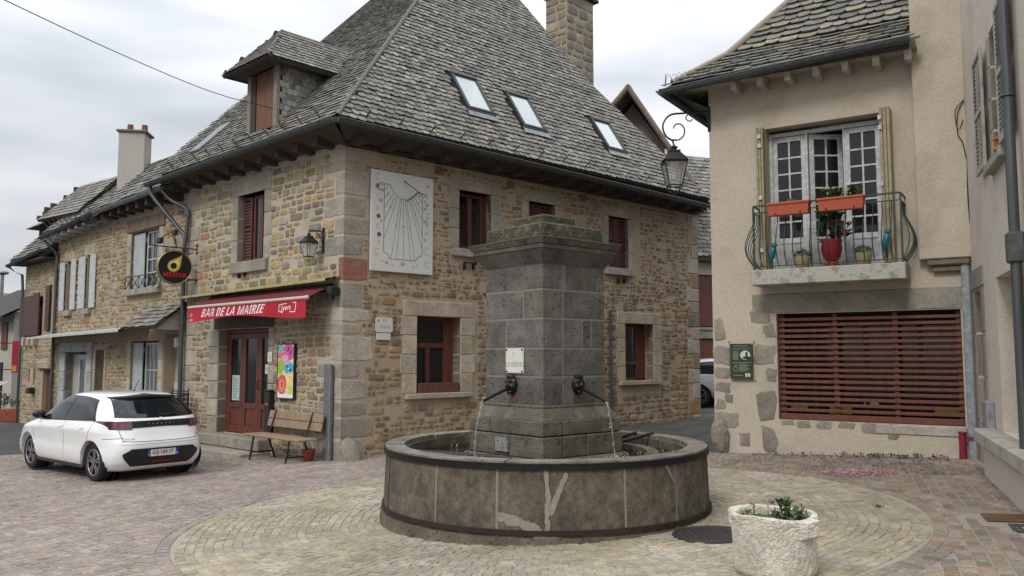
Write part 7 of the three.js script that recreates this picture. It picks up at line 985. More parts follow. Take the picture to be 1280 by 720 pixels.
{ // fallen petals, leaf litter and weeds along the foot of the beige house
  const r = RNG(404), pet = new G(), lit = new G(), wd = new G(); const flake = (g, x, z, s) => { const y = GY(x, z) + 0.021 + r() * 0.006, a = r() * 6.28, t = (r() - 0.5) * s * 0.6, P = k => [x + Math.cos(a + k) * s, y + (k > 2 ? t : 0) + Math.abs(t), z + Math.sin(a + k) * s * 0.8]; g.tri(P(0), P(4.2), P(2.1)); g.tri(P(0), P(5.4), P(4.2)); };
  for (let i = 0; i < 900; i++) { const wide = i % 6 === 0, u = (r() + r() + r()) / 1.5 - 1, v = (r() + r() + r()) / 1.5 - 1, x = 4.62 + u * (wide ? 1.3 : 0.62) - v * 0.1, z = -11.35 + v * (wide ? 0.9 : 0.5) + (x - 4.6) * 0.35; pet.col = jit(pick([[0.48, 0.20, 0.27], [0.54, 0.30, 0.36], [0.40, 0.14, 0.20], [0.52, 0.36, 0.39]], r), r, 0.3); flake(pet, x, z, 0.012 + r() * 0.012); }
  for (let i = 0; i < 2600; i++) { const s = r() * 3.6 + 0.3, q = W('B', 0.4 + s * 0.98, 0, 0.08 + Math.pow(r(), 1.5) * 1.9), dens = vnoise(q[0] * 1.6 + 50, q[2] * 1.6 + 50, 512, 3); if (dens < 0.4) continue; lit.col = jit(pick([[0.10, 0.075, 0.045], [0.15, 0.11, 0.07], [0.07, 0.06, 0.035], [0.20, 0.13, 0.10]], r), r, 0.4); flake(lit, q[0], q[2], 0.008 + r() * 0.016); }
  for (let i = 0; i < 70; i++) { const q = W('B', 1.0 + Math.pow(r(), 0.8) * 2.2 + (r() < 0.5 ? 0 : Math.round(r() * 2) * 0.4), 0, 0.06 + r() * r() * 0.5); leaves(wd, r, 5, [q[0], GY(q[0], q[2]) + 0.015, q[2]], 0.03, 0.03, 0.055, [[0.07, 0.09, 0.03], [0.11, 0.11, 0.045], [0.05, 0.065, 0.025]], 0.9); }
  for (const [x, z] of [[3.9, -8.9], [5.6, -11.0], [2.9, -9.4]]) leaves(wd, r, 14, [x, GY(x, z) + 0.012, z], 0.06, 0.01, 0.05, green, 0.3);
  const tagS = (g, name, label, cat) => { const o = mesh(name, g, m.leaf, scene); o.userData = { label, category: cat, kind: 'stuff' }; };
  tagS(pet, 'fallen_petals', 'pink fallen petals scattered on the setts before the shopfront', 'petals'); tagS(lit, 'leaf_litter', 'brown leaf litter along the foot of the beige house', 'leaf litter'); tagS(wd, 'weeds', 'small green weeds along the shopfront plinth and in joints', 'weeds');
}
// overhead cable
tagThing(mesh('overhead_cable', new G().tube([[-7.3, 6.55, -10], [-6.85, 6.85, -13.6], [-6.05, 6.95, -16.2], [-5.1, 6.95, -17.35]], 0.008, 5), m.iron, scene), 'thin black overhead cable running from the dormer across the sky', 'cable');
function tagThing(o, label, category, group) { o.userData = { label, category }; if (group) o.userData.group = group; return o; }
// ---------------------------------------------------------------- cars
function curve(tab) { return y => { if (y <= tab[0][0]) return tab[0][1]; for (let i = 1; i < tab.length; i++) if (y <= tab[i][0]) { const t = (y - tab[i - 1][0]) / (tab[i][0] - tab[i - 1][0]); const p0 = tab[Math.max(0, i - 2)][1], p1 = tab[i - 1][1], p2 = tab[i][1], p3 = tab[Math.min(tab.length - 1, i + 1)][1]; const h = clamp(0.5 * (2 * p1 + (p2 - p0) * t + (2 * p0 - 5 * p1 + 4 * p2 - p3) * t * t + (3 * p1 - p0 - 3 * p2 + p3) * t * t * t), Math.min(p1, p2) - 0.02, Math.max(p1, p2) + 0.02); return h; } return tab[tab.length - 1][1]; }; }
function makeCar(o, S, paint, opt) {
  const xr = curve(S.rear), xf = curve(S.front), wd = curve(S.width), ex = curve(S.n), H = S.h, WR = S.wheelR, ax = S.axles;
  const q = y => { const a = (xf(y) - xr(y)) / 2, c = (xf(y) + xr(y)) / 2; return [a, c, wd(y), ex(y)]; };
  const hau = (x, y) => 1 + 0.022 * Math.exp(-Math.pow((x - ax[1]) / 0.42, 2)) * smooth(0.45, 0.7, y) * smooth(0.98, 0.84, y) + 0.012 * Math.exp(-Math.pow((x - ax[0]) / 0.36, 2)) * smooth(0.45, 0.7, y) * smooth(0.95, 0.82, y);
  const sideZ = (x, y) => { const [a, c, w, n] = q(y), t = Math.abs((x - c) / a); return t >= 1 ? 0 : hau(x, y) * w * Math.pow(1 - Math.pow(t, n), 1 / n); };
  const rearX = (z, y) => { const [a, c, w, n] = q(y), t = Math.min(1, Math.abs(z / w)); return c - a * Math.pow(Math.max(0, 1 - Math.pow(t, n)), 1 / n); };
  const levels = []; for (let i = 0; i <= 56; i++) levels.push(lerp(S.y0, H - 0.012, Math.pow(i / 56, 0.85)));
  const NS = 70, NE = 14, pos = [], idx = [], ring = NS * 2 + NE * 2;
  const R = WR + 0.045, lift = (x, y) => { for (const xa of ax) { const dx = x - xa; if (Math.abs(dx) < R) { const t = WR + Math.sqrt(R * R - dx * dx); if (y < t) return t; } } return y; };
  for (const y of levels) {
    const [a, c, w, n] = q(y), k = 0.955, zk = Math.pow(1 - Math.pow(k, n), 1 / n);
    for (let i = 0; i < NS; i++) { const x = c + a * lerp(k, -k, i / (NS - 1)), z = -sideZ(x, y); pos.push(x, lift(x, y), z); }
    for (let i = 0; i < NE; i++) { const z = w * zk * lerp(-1, 1, (i + 1) / (NE + 1)); pos.push(rearX(z, y), y, z); }
    for (let i = 0; i < NS; i++) { const x = c + a * lerp(-k, k, i / (NS - 1)), z = sideZ(x, y); pos.push(x, lift(x, y), z); }
    for (let i = 0; i < NE; i++) { const z = w * zk * lerp(1, -1, (i + 1) / (NE + 1)); const t = Math.abs(z / w); pos.push(c + a * Math.pow(1 - Math.pow(t, n), 1 / n), y, z); }
  }
  for (let j = 0; j < levels.length - 1; j++) for (let i = 0; i < ring; i++) { const k = (i + 1) % ring, A = j * ring + i, B = j * ring + k, C2 = A + ring, D = B + ring; idx.push(A, B, C2, B, D, C2); }
  const top = pos.length / 3, L0 = (levels.length - 1) * ring; pos.push((xf(H) + xr(H)) / 2, H, 0); for (let i = 0; i < ring; i++) idx.push(L0 + i, L0 + (i + 1) % ring, top);
  const bot = pos.length / 3; pos.push(0, S.y0, 0); for (let i = 0; i < ring; i++) idx.push((i + 1) % ring, i, bot);
  let g = new THREE.BufferGeometry(); g.setAttribute('position', new THREE.Float32BufferAttribute(pos, 3)); g.setIndex(idx); g.computeVertexNormals(); g.setAttribute('uv', new THREE.Float32BufferAttribute(new Float32Array(pos.length / 3 * 2), 2));
  const body = mesh('body', g, paint, o);
  const glass = M('car_glass', { color: C(0.010, 0.012, 0.013), roughness: 0.04, phys: true, ior: 1.45 });
  const patchG = (fn, n, k) => { const p = [], ii = [], u = []; for (let j = 0; j <= k; j++) for (let i = 0; i <= n; i++) { p.push(...fn(i / n, j / k)); u.push(i / n, j / k); } for (let j = 0; j < k; j++) for (let i = 0; i < n; i++) { const A = j * (n + 1) + i; ii.push(A, A + 1, A + n + 2, A, A + n + 2, A + n + 1); } const G2 = new THREE.BufferGeometry(); G2.setAttribute('position', new THREE.Float32BufferAttribute(p, 3)); G2.setAttribute('uv', new THREE.Float32BufferAttribute(u, 2)); G2.setIndex(ii); G2.computeVertexNormals(); return G2; };
  const side = (name, mt, sgn, xa, xb, ya, yb, d = 0.004, n = 24, k = 10) => mesh(name, patchG((u, v) => { const x = lerp(xa(v), xb(v), u), y = lerp(ya(u, x), yb(u, x), v); return [x, y, sgn * (sideZ(x, y) + d)]; }, n, k), mt, o);
  const rear = (name, mt, za, zb, ya, yb, d = 0.005, n = 24, k = 8) => mesh(name, patchG((u, v) => { const y = lerp(ya(u), yb(u), v), z = lerp(za(v), zb(v), u); return [rearX(z, y) - d, y, z]; }, n, k), mt, o);
  const K = v => () => v, trim = M('car_trim', { color: C(0.011, 0.011, 0.012), roughness: 0.35 });
  for (const s of [-1, 1]) {
    const belt = S.belt, tp = S.glassTop;
    side('side_trim', trim, s, v => lerp(S.gx[0] + 0.06, S.gx[1] + 0.05, v), v => lerp(S.gx[3] - 0.05, S.gx[4] - 0.05, v), (u, x) => belt(x) - 0.015, (u, x) => tp(x) + 0.012, 0.0035);
    side('side_window', glass, s, v => lerp(S.gx[0], S.gx[1], v), v => lerp(S.gx[2] + 0.03, S.gx[2] + 0.02, v), (u, x) => belt(x), (u, x) => tp(x), 0.007); side('side_window', glass, s, v => S.gx[2] - 0.03, v => lerp(S.gx[3], S.gx[4], v), (u, x) => belt(x), (u, x) => tp(x), 0.007);
    side('door_handle', paint, s, K(S.gx[2] + 0.22), K(S.gx[2] + 0.05), K2(S.hy), K2(S.hy + 0.035), 0.025, 8, 4); side('door_handle', paint, s, K(S.gx[3] + 0.42), K(S.gx[3] + 0.25), K2(S.hy + 0.01), K2(S.hy + 0.045), 0.025, 8, 4);
    // shut lines as thin dark grooves
    const line = (x0, x1, y0, y1) => mesh('shut_line', patchG((u, v) => { const y = lerp(y0, y1, v), x = lerp(x0, x1, v) + (u - 0.5) * 0.008; return [x, y, s * (sideZ(x, y) + 0.0015)]; }, 1, 10), trim, o);
    line(S.gx[2] - 0.02, S.gx[2] - 0.01, 0.33, belt(S.gx[2])); line(S.gx[0] + 0.05, S.gx[0] + 0.0, 0.33, belt(S.gx[0] - 0.1)); line(S.gx[3] + 0.15, S.gx[3] - 0.02, 0.62, belt(S.gx[3]));
    const mir = part('mirror', trim, o, gg => { const x = S.gx[0] - 0.22, y = belt(x) + 0.05, z = s * (sideZ(x, y) + 0.02); gg.add(new THREE.SphereGeometry(1, 14, 10), mat4(x - 0.02, y + 0.03, z + s * 0.10, 0, s * 0.3, 0, [0.06, 0.075, 0.11])); gg.box(x - 0.03, x + 0.03, y - 0.04, y + 0.0, Math.min(z - s * 0.03, z + s * 0.05), Math.max(z - s * 0.03, z + s * 0.05)); }); void mir;
    side('sill', trim, s, K(ax[0] - R), K(ax[1] + R), K2(S.y0), K2(S.y0 + 0.06), 0.012, 12, 3);
  }
  rear('rear_window', glass, v => -lerp(S.rg[0], S.rg[1], v), v => lerp(S.rg[0], S.rg[1], v), u => S.rg[2] - 0.02 * Math.cos((u - 0.5) * 3), K(S.rg[3]), 0.006);
  mesh('windscreen', patchG((u, v) => { const y = lerp(S.belt(0.9) + 0.06, S.glassTop(0) + 0.02, v), [a, c, w, n] = q(y), z = lerp(0.84, -0.84, u) * w; return [c + a * Math.pow(1 - Math.pow(Math.abs(z / w), n), 1 / n) + 0.005, y, z]; }, 20, 8), glass, o);
  part('spoiler', opt.spoiler ?? trim, o, gg => { const y = S.rg[3] + 0.01, n = 12; for (let i = 0; i < n; i++) { const z0 = lerp(-S.rg[1] - 0.02, S.rg[1] + 0.02, i / n), z1 = lerp(-S.rg[1] - 0.02, S.rg[1] + 0.02, (i + 1) / n), P = (z, d, yy) => [rearX(z * 0.98, y) - d, yy - Math.abs(z) * 0.05, z]; gg.quad(P(z0, -0.25, y + 0.055), P(z0, 0.09, y + 0.02), P(z1, 0.09, y + 0.02), P(z1, -0.25, y + 0.055)); gg.quad(P(z0, 0.09, y + 0.02), P(z0, 0.085, y - 0.015), P(z1, 0.085, y - 0.015), P(z1, 0.09, y + 0.02)); gg.quad(P(z0, 0.085, y - 0.015), P(z0, -0.05, y - 0.03), P(z1, -0.05, y - 0.03), P(z1, 0.085, y - 0.015)); } });
  rear('wiper', trim, K(-0.02), K(0.3), u => S.rg[2] + 0.02 + 0.015 * u, u => S.rg[2] + 0.036 + 0.015 * u, 0.018, 8, 1);
  // wheels
  const tyreM = M('tyre', { color: C(0.012, 0.012, 0.012), roughness: 0.8 }), rimM = M('alloy', { color: C(0.30, 0.30, 0.31), metalness: 0.8, roughness: 0.35 }), rimD = M('alloy_dark', { color: C(0.03, 0.03, 0.032), metalness: 0.5, roughness: 0.4 });
  for (const xa of ax) for (const s of [-1, 1]) {
    const z = s * S.track, wv = new G(), L = [[0.62, -0.10], [0.9, -0.105], [0.985, -0.08], [1, -0.03], [1, 0.03], [0.985, 0.08], [0.9, 0.105], [0.66, 0.095]].map(p => new THREE.Vector2(p[0] * WR, p[1])); wv.add(new THREE.LatheGeometry(L, 36), mat4(xa, WR, z, s * PI / 2));
    const w = mesh('wheel', wv, tyreM, o); const sp = new G(); sp.add(new THREE.CylinderGeometry(WR * 0.67, WR * 0.67, 0.02, 32), mat4(xa, WR, z + s * 0.045, PI / 2)); mesh('rim_back', sp, rimD, w);
    const rm = new G(); rm.add(new THREE.TorusGeometry(WR * 0.655, 0.014, 6, 36), mat4(xa, WR, z + s * 0.09)); rm.add(new THREE.CylinderGeometry(0.035, 0.04, 0.03, 14), mat4(xa, WR, z + s * 0.085, PI / 2)); for (let i = 0; i < 10; i++) { const a = i / 10 * PI * 2 + (i % 2 ? 0.12 : -0.12) + 0.3, b2 = new THREE.BoxGeometry(0.032, WR * 0.62, 0.022); rm.add(b2, mat4(0, WR * 0.33, 0).premultiply(mat4(xa, WR, z + s * 0.078, 0, 0, a))); } mesh('rim', rm, rimM, w);
    part('wheel_well', trim, o, gg => { const zz = s > 0 ? [S.track - 0.16, S.track + 0.0] : [-S.track - 0.0, -S.track + 0.16]; gg.add(new THREE.CylinderGeometry(R - 0.005, R - 0.005, 0.02, 24), mat4(xa, WR, s * (S.track - 0.12), PI / 2)); gg.add(new THREE.CylinderGeometry(R - 0.004, R - 0.004, 0.2, 24, 1, true, 0, PI), mat4(xa, WR, s * (S.track - 0.02), PI / 2, PI / 2 * 0, PI / 2)); });
  }
  part('underside', trim, o, gg => gg.box(xr(0.3) + 0.15, xf(0.3) - 0.15, S.y0 - 0.03, S.y0 + 0.1, -0.6, 0.6, 0.03));
  return { side, rear, rearX, sideZ, patchG, trim, glass };
}
const K2 = v => () => v;
const white = M('white_car_paint', { color: C(0.80, 0.81, 0.81), roughness: 0.3, phys: true, clearcoat: 1, clearcoatRoughness: 0.05 });
{
  const cx = -7.27, cz = -14.95, car = thing('white_hatchback', 'white five-door hatchback parked in front of the bar', 'car', [cx, GY(cx, cz) + 0.016, cz], 2.4496);
  const S = { h: 1.44, y0: 0.2, wheelR: 0.315, axles: [1.23, -1.31], track: 0.695,
    rear: [[0.2, -1.86], [0.32, -1.96], [0.5, -2.02], [0.62, -2.03], [0.74, -1.99], [0.86, -1.955], [0.98, -1.92], [1.04, -1.88], [1.12, -1.78], [1.22, -1.64], [1.32, -1.50], [1.38, -1.38], [1.42, -1.15], [1.44, -0.7]],
    front: [[0.2, 1.85], [0.3, 1.97], [0.5, 2.03], [0.66, 2.01], [0.76, 1.92], [0.84, 1.66], [0.90, 1.36], [0.96, 1.10], [1.02, 0.95], [1.12, 0.77], [1.22, 0.59], [1.32, 0.38], [1.38, 0.20], [1.42, -0.05], [1.44, -0.3]],
    width: [[0.2, 0.80], [0.32, 0.85], [0.44, 0.868], [0.58, 0.858], [0.70, 0.866], [0.80, 0.878], [0.87, 0.866], [0.95, 0.845], [1.0, 0.82], [1.12, 0.765], [1.25, 0.70], [1.34, 0.64], [1.39, 0.58], [1.42, 0.48], [1.44, 0.25]],
    n: [[0.2, 7], [0.5, 6], [0.8, 4.8], [0.95, 4.6], [1.1, 5], [1.3, 4.4], [1.42, 3], [1.44, 2.4]],
    belt: x => 0.955 - 0.03 * x, glassTop: x => 1.345 - 0.09 * Math.pow(Math.abs(x + 0.25) / 1.1, 2.6), gx: [0.92, 0.30, -0.30, -1.33, -1.08], hy: 0.84, rg: [0.68, 0.56, 1.045, 1.345] };
  const k = makeCar(car, S, white, {}), K = v => () => v;
  const lens = M('tail_lens', { color: C(0.05, 0.006, 0.01), roughness: 0.15, phys: true, clearcoat: 1 }), claw = M('tail_claw', { color: C(0.22, 0.05, 0.06), roughness: 0.3 });
  k.rear('black_band', k.trim, K(-0.56), K(0.56), u => 0.885 - 0.02 * Math.abs(u - 0.5), u => 0.985, 0.008);
  for (const s of [-1, 1]) {
    k.rear('tail_light', lens, v => (s < 0 ? -0.825 : 0.48), v => (s < 0 ? -0.48 : 0.825), u => 0.855, u => 0.985, 0.012, 20, 6); for (let i = 0; i < 3; i++) { const z = s * (0.54 + i * 0.075); k.rear('light_claw', claw, K(z - 0.018), K(z + 0.018), K(0.885), K(0.955), 0.016, 4, 4); }
    k.side('tail_light', lens, s, K(-1.66), K(-1.88), (u) => lerp(0.92, 0.86, u), u => lerp(0.95, 0.985, u), 0.008, 10, 4);
  }
  k.rear('bumper_panel', k.trim, v => -lerp(0.48, 0.64, Math.sin(Math.min(1, v * 1.3) * PI / 2)) + 0.12 * smooth(0.7, 1, v), v => lerp(0.48, 0.64, Math.sin(Math.min(1, v * 1.3) * PI / 2)) - 0.12 * smooth(0.7, 1, v), K(0.265), u => 0.55, 0.010, 28, 14);
  for (const s of [-1, 1]) { k.rear('tailgate_gap', k.trim, v => s * lerp(0.615, 0.66, v) - 0.004, v => s * lerp(0.615, 0.66, v) + 0.004, K(0.66), K(0.86), 0.003, 1, 8); k.side('bumper_gap', k.trim, s, K(-1.62), K(-1.93), (u) => 0.70 + 0.02 * u, u => 0.707 + 0.02 * u, 0.002, 10, 1); }
  k.rear('bumper_crease', k.trim, K(-0.74), K(0.74), K(0.618), K(0.622), 0.002, 20, 1);
  k.side('fuel_flap', white, 1, K(-1.2), K(-1.36), K2(0.72), K2(0.86), 0.003, 4, 4);
  k.rear('reflector', M('red_reflector', { color: C(0.22, 0.008, 0.01), roughness: 0.3 }), K(-0.16), K(0.16), K(0.31), K(0.345), 0.02, 6, 2);
  k.rear('tailgate_line', k.trim, K(-0.62), K(0.62), u => 0.655 + 0.02 * Math.pow(Math.abs(u - 0.5) * 2, 3), u => 0.662 + 0.02 * Math.pow(Math.abs(u - 0.5) * 2, 3), 0.003, 20, 1);
  const plT = canvasTex(1024, 220, (c, w, h) => { c.fillStyle = '#d9d9d6'; c.fillRect(0, 0, w, h); c.fillStyle = '#1c45a8'; c.fillRect(0, 0, 96, h); c.fillRect(w - 96, 0, 96, h); c.fillStyle = '#1a1a1a'; c.font = 'bold 178px sans-serif'; c.textAlign = 'center'; c.save(); c.translate(w / 2, 172); c.scale(0.82, 1); c.fillText('GQ-149-YT', 0, 0); c.restore(); c.fillStyle = '#fff'; c.font = 'bold 60px sans-serif'; c.fillText('F', 48, 190); c.fillText('12', w - 48, 190); c.strokeStyle = '#e3c93c'; c.lineWidth = 7; c.setLineDash([7, 12]); c.beginPath(); c.arc(48, 70, 28, 0, 7); c.stroke(); });
  const px = k.rearX(0, 0.47) - 0.022; part('number_plate', M('number_plate', { map: plT, roughness: 0.4, color: C(0.85, 0.85, 0.85) }), car, g => { g.quad([px, 0.415, -0.26], [px, 0.415, 0.26], [px, 0.53, 0.26], [px, 0.53, -0.26]); g.uvScale((u, v, x, y, z) => [(z + 0.26) / 0.52, (y - 0.415) / 0.115]); });
  const lgT = canvasTex(512, 64, (c, w, h) => { c.fillStyle = '#0c0c0d'; c.fillRect(0, 0, w, h); c.fillStyle = '#b4b6b8'; c.font = 'bold 44px sans-serif'; c.textAlign = 'center'; 'PEUGEOT'.split('').forEach((s, i) => c.fillText(s, 46 + i * 70, 48)); });
  const bx = k.rearX(0, 0.93) - 0.013; part('name_lettering', M('name_lettering', { map: lgT, roughness: 0.3 }), car, g => { g.quad([bx, 0.915, -0.26], [bx, 0.915, 0.26], [bx - 0.0, 0.95, 0.26], [bx, 0.95, -0.26]); g.uvScale((u, v, x, y, z) => [(z + 0.26) / 0.52, (y - 0.915) / 0.035]); });
  k.rear('emblem', M('chrome', { color: C(0.55, 0.56, 0.57), metalness: 0.9, roughness: 0.2 }), v => -0.035 + 0.02 * v, v => 0.035 - 0.01 * v, u => 0.988 + 0.012 * Math.abs(Math.sin(u * 9)), K(1.03), 0.012, 8, 3); k.rear('model_badge', M('chrome', { color: C(0.55, 0.56, 0.57), metalness: 0.9, roughness: 0.2 }), K(-0.60), K(-0.46), K(0.70), K(0.722), 0.006, 6, 2);
  part('antenna', k.trim, car, g => { g.tube([[-0.95, 1.43, 0.0], [-1.12, 1.62, 0.0]], 0.006, 5); g.cyl(-0.95, 1.42, 1.45, 0, 0.025, 0.015, 8); });
  part('inside_seats', M('seat_grey', { color: C(0.05, 0.05, 0.05) }), car, g => g.box(-1.2, -1.0, 0.7, 1.0, -0.4, 0.4));
  car.children.pop();
}
{
  const q = [6.75, -27.4], silver = M('silver_car_paint', { color: C(0.62, 0.65, 0.70), metalness: 0.2, roughness: 0.3, phys: true, clearcoat: 1 });
  const car = thing('silver_suv', 'pale silver estate car parked in the side street behind the corner house', 'car', [q[0] + 0.95, GY(...q) + 0.004, q[1] - 0.1], -0.42);
  const S = { h: 1.62, y0: 0.26, wheelR: 0.36, axles: [1.35, -1.32], track: 0.80, rear: [[0.26, -1.95], [0.4, -2.1], [0.6, -2.16], [0.75, -2.15], [0.95, -2.08], [1.08, -2.02], [1.2, -1.92], [1.35, -1.78], [1.48, -1.62], [1.56, -1.45], [1.6, -1.2], [1.62, -0.6]], front: [[0.26, 2.0], [0.5, 2.2], [0.8, 2.15], [0.95, 1.9], [1.03, 1.4], [1.1, 1.15], [1.25, 0.85], [1.45, 0.45], [1.56, 0.15], [1.6, -0.1], [1.62, -0.3]], width: [[0.26, 0.84], [0.5, 0.92], [0.8, 0.93], [1.02, 0.91], [1.1, 0.87], [1.35, 0.78], [1.52, 0.68], [1.58, 0.6], [1.62, 0.3]], n: [[0.26, 5], [0.8, 4.6], [1.1, 5], [1.4, 4.6], [1.62, 2.6]], belt: x => 1.07 - 0.02 * x, glassTop: x => 1.5 - 0.08 * Math.pow(Math.abs(x + 0.3) / 1.2, 2.6), gx: [0.95, 0.35, -0.3, -1.55, -1.35], hy: 0.92, rg: [0.7, 0.6, 1.16, 1.5] };
  const k = makeCar(car, S, silver, { spoiler: silver }); for (const s of [-1, 1]) { k.rear('tail_light', M('tail_lens', { color: C(0.10, 0.008, 0.012) }), () => (s < 0 ? -0.86 : 0.5), () => (s < 0 ? -0.5 : 0.86), () => 0.92, () => 1.04, 0.012, 12, 4); k.side('tail_light', M('tail_lens', {}), s, () => -1.8, () => -2.02, () => 0.92, () => 1.03, 0.008, 8, 4); }
}
// ---------------------------------------------------------------- behind: street ends left and right
{
  const slM = M('far_slate', { color: C(0.21, 0.205, 0.185), map: T.slate, bumpMap: T.slateB, bumpScale: 0.04 }), r = mkR(7001);
  // gabled house showing over the far hip
  const g1 = thing('gabled_house', 'house with deep timber verge and orange chimney pots behind the roof', 'house', [5.5, 0, -33], -0.30);
  part('gable_wall', M('gable_render', { color: C(0.36, 0.325, 0.28), map: T.stucco }), g1, g => g.ext([[-2.6, -1], [1.3, -1], [1.3, 9.2], [-0.55, 12.0], [-2.6, 9.6]], -5, 0));
  const roofSide = (name, a, b) => part(name, slM, g1, g => { const n = [-(b[1] - a[1]), b[0] - a[0]], l = Math.hypot(...n), t = 0.16, q = n.map(v => v / l * t); const P = (p, z, k) => [p[0] + q[0] * k, p[1] + q[1] * k, z]; g.quad(P(a, 1.2, 1), P(b, 1.2, 1), P(b, -6, 1), P(a, -6, 1)); g.quad(P(b, 1.2, 0), P(a, 1.2, 0), P(a, -6, 0), P(b, -6, 0)); g.quad(P(a, 1.2, 0), P(b, 1.2, 0), P(b, 1.2, 1), P(a, 1.2, 1)); });
  roofSide('roof', [2.0, 8.35], [-0.55, 12.45]); roofSide('roof', [-0.55, 12.45], [-3.2, 9.6]);
  part('verge_board', m.oldWood, g1, g => { g.tube([[1.95, 8.25, 1.22], [-0.55, 12.3, 1.22]], 0.11, 5); g.tube([[-0.55, 12.3, 1.22], [-3.1, 9.5, 1.22]], 0.11, 5); });
  part('purlin', m.white, g1, g => g.box(0.85, 1.1, 9.5, 9.7, -0.1, 1.2)); part('soffit', m.oldWood, g1, g => { g.quad([1.9, 8.3, 1.15], [-0.55, 12.3, 1.15], [-0.55, 12.3, 0.02], [1.9, 8.3, 0.02]); });
  for (const x of [-1.75, -1.3]) part('chimney_pot', M('orange_pot', { color: C(0.42, 0.12, 0.06) }), g1, g => { g.cyl(x, 10.4, 12.25, -2.0, 0.17, 0.14, 12); g.cyl(x, 12.1, 12.25, -2.0, 0.19, 0.19, 12); });
  // slate-roofed house at the end of the side street
  const g2 = thing('slate_house', 'stone house with steep slate roof at the end of the side street', 'house', [8.6, 0, -36], 0.35);
  const w2 = part('wall', m.mortarL, g2, g => wallSheet(g, -2.4, 4, -1, 5.9, [[-0.55, 0.35, 2.9, 5.2], [-0.5, 0.35, 0.2, 2.4]], 0.35));
  rubble(w2, 771, -2.4, 1.6, -0.3, 5.6, [[-0.9, 0.6, 0, 5.5]], { h: [0.14, 0.3], w: [0.2, 0.5], gap: 0.05, proud: 0.03, pal: PAL.quoin, single: 30, skip: 0.1 });
  boards(g2, 'shutter', m.brownWood, -0.5, 0.3, 2.95, 5.15, -0.1, 4); boards(g2, 'door', m.brownWood, -0.45, 0.3, 0.2, 2.35, -0.1, 4); voidBack(g2, -0.55, 0.35, 0.2, 5.2); block(g2, 'lintel', r, PAL.quoin, -0.9, 0.7, 2.42, 2.85, -0.1, 0.04); block(g2, 'sill', r, PAL.quoin, -0.7, 0.5, 2.78, 2.9, -0.1, 0.12);
  part('eaves_board', m.eaveWood, g2, g => g.box(-2.7, 4.2, 5.75, 5.95, -0.1, 0.5)); { const p = mesh('roof', new G().ext([[-2.8, 0], [4.3, 0], [3.0, 6.6], [-1.0, 6.6]], -0.1, 0), m.under, g2); basis(V(0, 5.95, 0.5), V(1, 0, 0), V(0, 0.82, -0.572)).decompose(p.position, p.quaternion, p.scale); slates(p, 781, [[-2.8, 0], [4.3, 0], [3.0, 6.6], [-1.0, 6.6]], { w: 0.28, len: 0.24, th: 0.02, lift: 0.06, pal: PAL.slate, single: 40, round: 0.6 }); }
  part('roof', slM, g2, g => g.tri([-2.8, 5.95, 0.5], [-1.0, 11.36, -3.27], [-2.8, 5.95, -7]));
  // far end of the street on the left
  const h1 = thing('far_grey_house', 'small grey stone house with slate roof at the far end of the street', 'house', [-25.2, 0, -41], 0.5);
  part('wall', M('far_stone', { color: C(0.20, 0.185, 0.165), map: T.stone }), h1, g => g.box(-3, 1.6, -1, 3.4, -4, 0)); part('roof', slM, h1, g => { g.quad([-3.3, 3.3, 0.4], [2.0, 3.3, 0.4], [1.4, 4.9, -2], [-3.3, 4.9, -2]); g.tri([2.0, 3.3, 0.4], [2.0, 3.3, -4.4], [1.4, 4.9, -2]); }); part('shutter', M('green_shutter', { color: C(0.02, 0.06, 0.035) }), h1, g => g.box(0.6, 1.3, 0.3, 2.6, 0.01, 0.06)); part('chimney_pot', M('orange_pot', {}), h1, g => g.cyl(0.6, 4.6, 5.0, -2, 0.14, 0.12, 10));
  const h2 = thing('far_white_house', 'white rendered shop house with dark eaves and red shop sign', 'house', [-20.9, 0, -33.5], FR.L.t + 0.12);
  part('wall', m.stuccoP, h2, g => g.box(-3, 1.5, -1, 3.4, -4, 0)); part('roof', m.under, h2, g => { g.quad([-3.2, 3.2, 0.6], [1.8, 3.2, 0.6], [1.8, 4.6, -2], [-3.2, 4.6, -2]); g.quad([-3.2, 3.1, 0.6], [-3.2, 4.5, -2], [1.8, 4.5, -2], [1.8, 3.1, 0.6]); g.box(-3.2, 1.8, 3.1, 3.2, 0.55, 0.62); }); part('door', M('dark_door', { color: C(0.02, 0.02, 0.022) }), h2, g => { g.box(-0.2, 0.7, -0.8, 1.4, 0.005, 0.05); g.box(-1.9, -0.9, -0.8, 1.5, 0.005, 0.05); }); part('window', m.brownWood, h2, g => g.box(0.5, 1.0, 1.9, 3.0, 0.005, 0.05));
  const rs = thing('shop_banner', 'vertical red shop banner on the far white house', 'banner', [-18.02, 1.15, -30], 0.35); part('panel', M('red_banner', { color: C(0.35, 0.012, 0.035), roughness: 0.5 }), rs, g => g.box(-0.11, 0.11, -0.1, 1.05, -0.04, 0.04, 0.01)); part('motif', M('banner_yellow', { color: C(0.5, 0.3, 0.06) }), rs, g => g.box(-0.09, 0.05, -0.06, 0.15, 0.041, 0.046)); part('arm', m.iron, rs, g => { g.box(-0.5, -0.11, 0.95, 0.98, -0.02, 0.02); g.box(-0.5, -0.11, 0.0, 0.03, -0.02, 0.02); });
  const aw2 = thing('striped_awning', 'small red and white striped awning over the far shop', 'awning', [-18.35, 0.45, -29.8], FR.L.t); for (let i = 0; i < 6; i++) part('stripe', i % 2 ? m.white : M('red_banner', {}), aw2, g => g.quad([-0.75 + i * 0.25, 0, 0.6], [-0.5 + i * 0.25, 0, 0.6], [-0.5 + i * 0.25, 0.3, 0], [-0.75 + i * 0.25, 0.3, 0]));
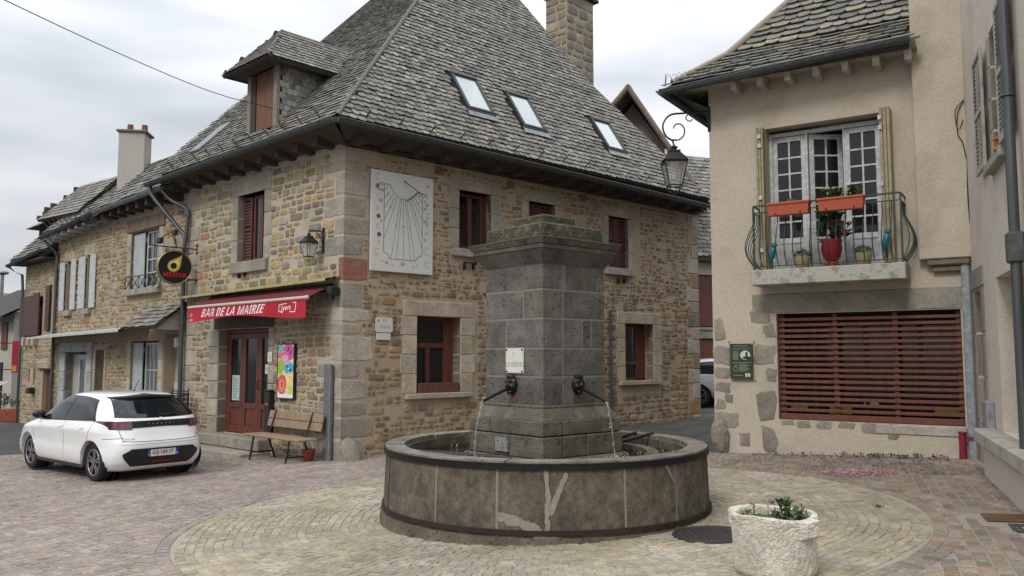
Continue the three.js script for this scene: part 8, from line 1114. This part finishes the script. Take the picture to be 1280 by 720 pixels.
  const pole = thing('lamp_pole', 'thin grey street lamp pole at the far end of the street', 'lamp pole', [-24.85, -0.8, -40]); part('pole', m.zincPale, pole, g => g.cyl(0, 0, 6.4, 0, 0.1, 0.08, 10)); part('lamp_head', m.zincPale, pole, g => g.add(new THREE.SphereGeometry(0.22, 12, 8), mat4(0, 6.5, 0, 0, 0, 0, [1.4, 0.5, 1])));
  const fp = thing('flower_trough', 'orange planter with bushy green plants at the street corner', 'planter', [-17.6, GY(-17.6, -29), -29], 0.2); part('box', m.terracotta, fp, g => g.box(-0.7, 0.7, 0, 0.42, -0.25, 0.25, 0.02)); const q = RNG(9); part('bush', m.leaf, fp, g => { for (let i = 0; i < 14; i++) leaves(g, q, 40, [lerp(-0.7, 0.7, q()), 0.42 + q() * 0.3, (q() - 0.5) * 0.4], 0.16, 0.25, 0.13, [[0.09, 0.13, 0.04], [0.13, 0.17, 0.06], [0.06, 0.09, 0.03]], 1); });
  // tree behind the far houses
  const tr = thing('far_tree', 'dark green leafy tree behind the far houses on the left', 'tree', [-22.3, -0.6, -42]); part('trunk', m.oldWood, tr, g => { g.cyl(0, 0, 3.6, 0, 0.2, 0.12, 8); g.tube([[0, 2.6, 0], [0.5, 3.8, 0.2]], 0.07, 5); g.tube([[0, 2.8, 0], [-0.5, 4.0, -0.1]], 0.06, 5); }); part('crown', m.leaf, tr, g => { for (let i = 0; i < 40; i++) { const a = q() * 6.28, k = Math.sqrt(q()) * 1.3; leaves(g, q, 40, [Math.cos(a) * k, 3.6 + q() * 1.6, Math.sin(a) * k], 0.35, 0.4, 0.2, green, 1); } });
  // houses that close the square behind the camera and beyond the left edge, mirrored in glass and shading the ground
  const op = thing('opposite_house', 'plain rendered house across the street, outside the view', 'house', [-19, 0, -4], 0.9);
  part('wall', m.stuccoC, op, g => g.box(-5, 5, -1, 6.5, -3, 3)); part('roof', slM, op, g => { g.quad([-5.3, 6.4, 3.4], [5.3, 6.4, 3.4], [5.3, 9.5, 0], [-5.3, 9.5, 0]); g.quad([5.3, 6.4, -3.4], [-5.3, 6.4, -3.4], [-5.3, 9.5, 0], [5.3, 9.5, 0]); }); for (let i = 0; i < 4; i++) for (const y of [0.5, 3.6]) part('window', m.darkRoomGlass, op, g => g.box(-4 + i * 2.2, -3 + i * 2.2, y, y + 1.6, 3.005, 3.04));
}
renderer.render(scene, camera);
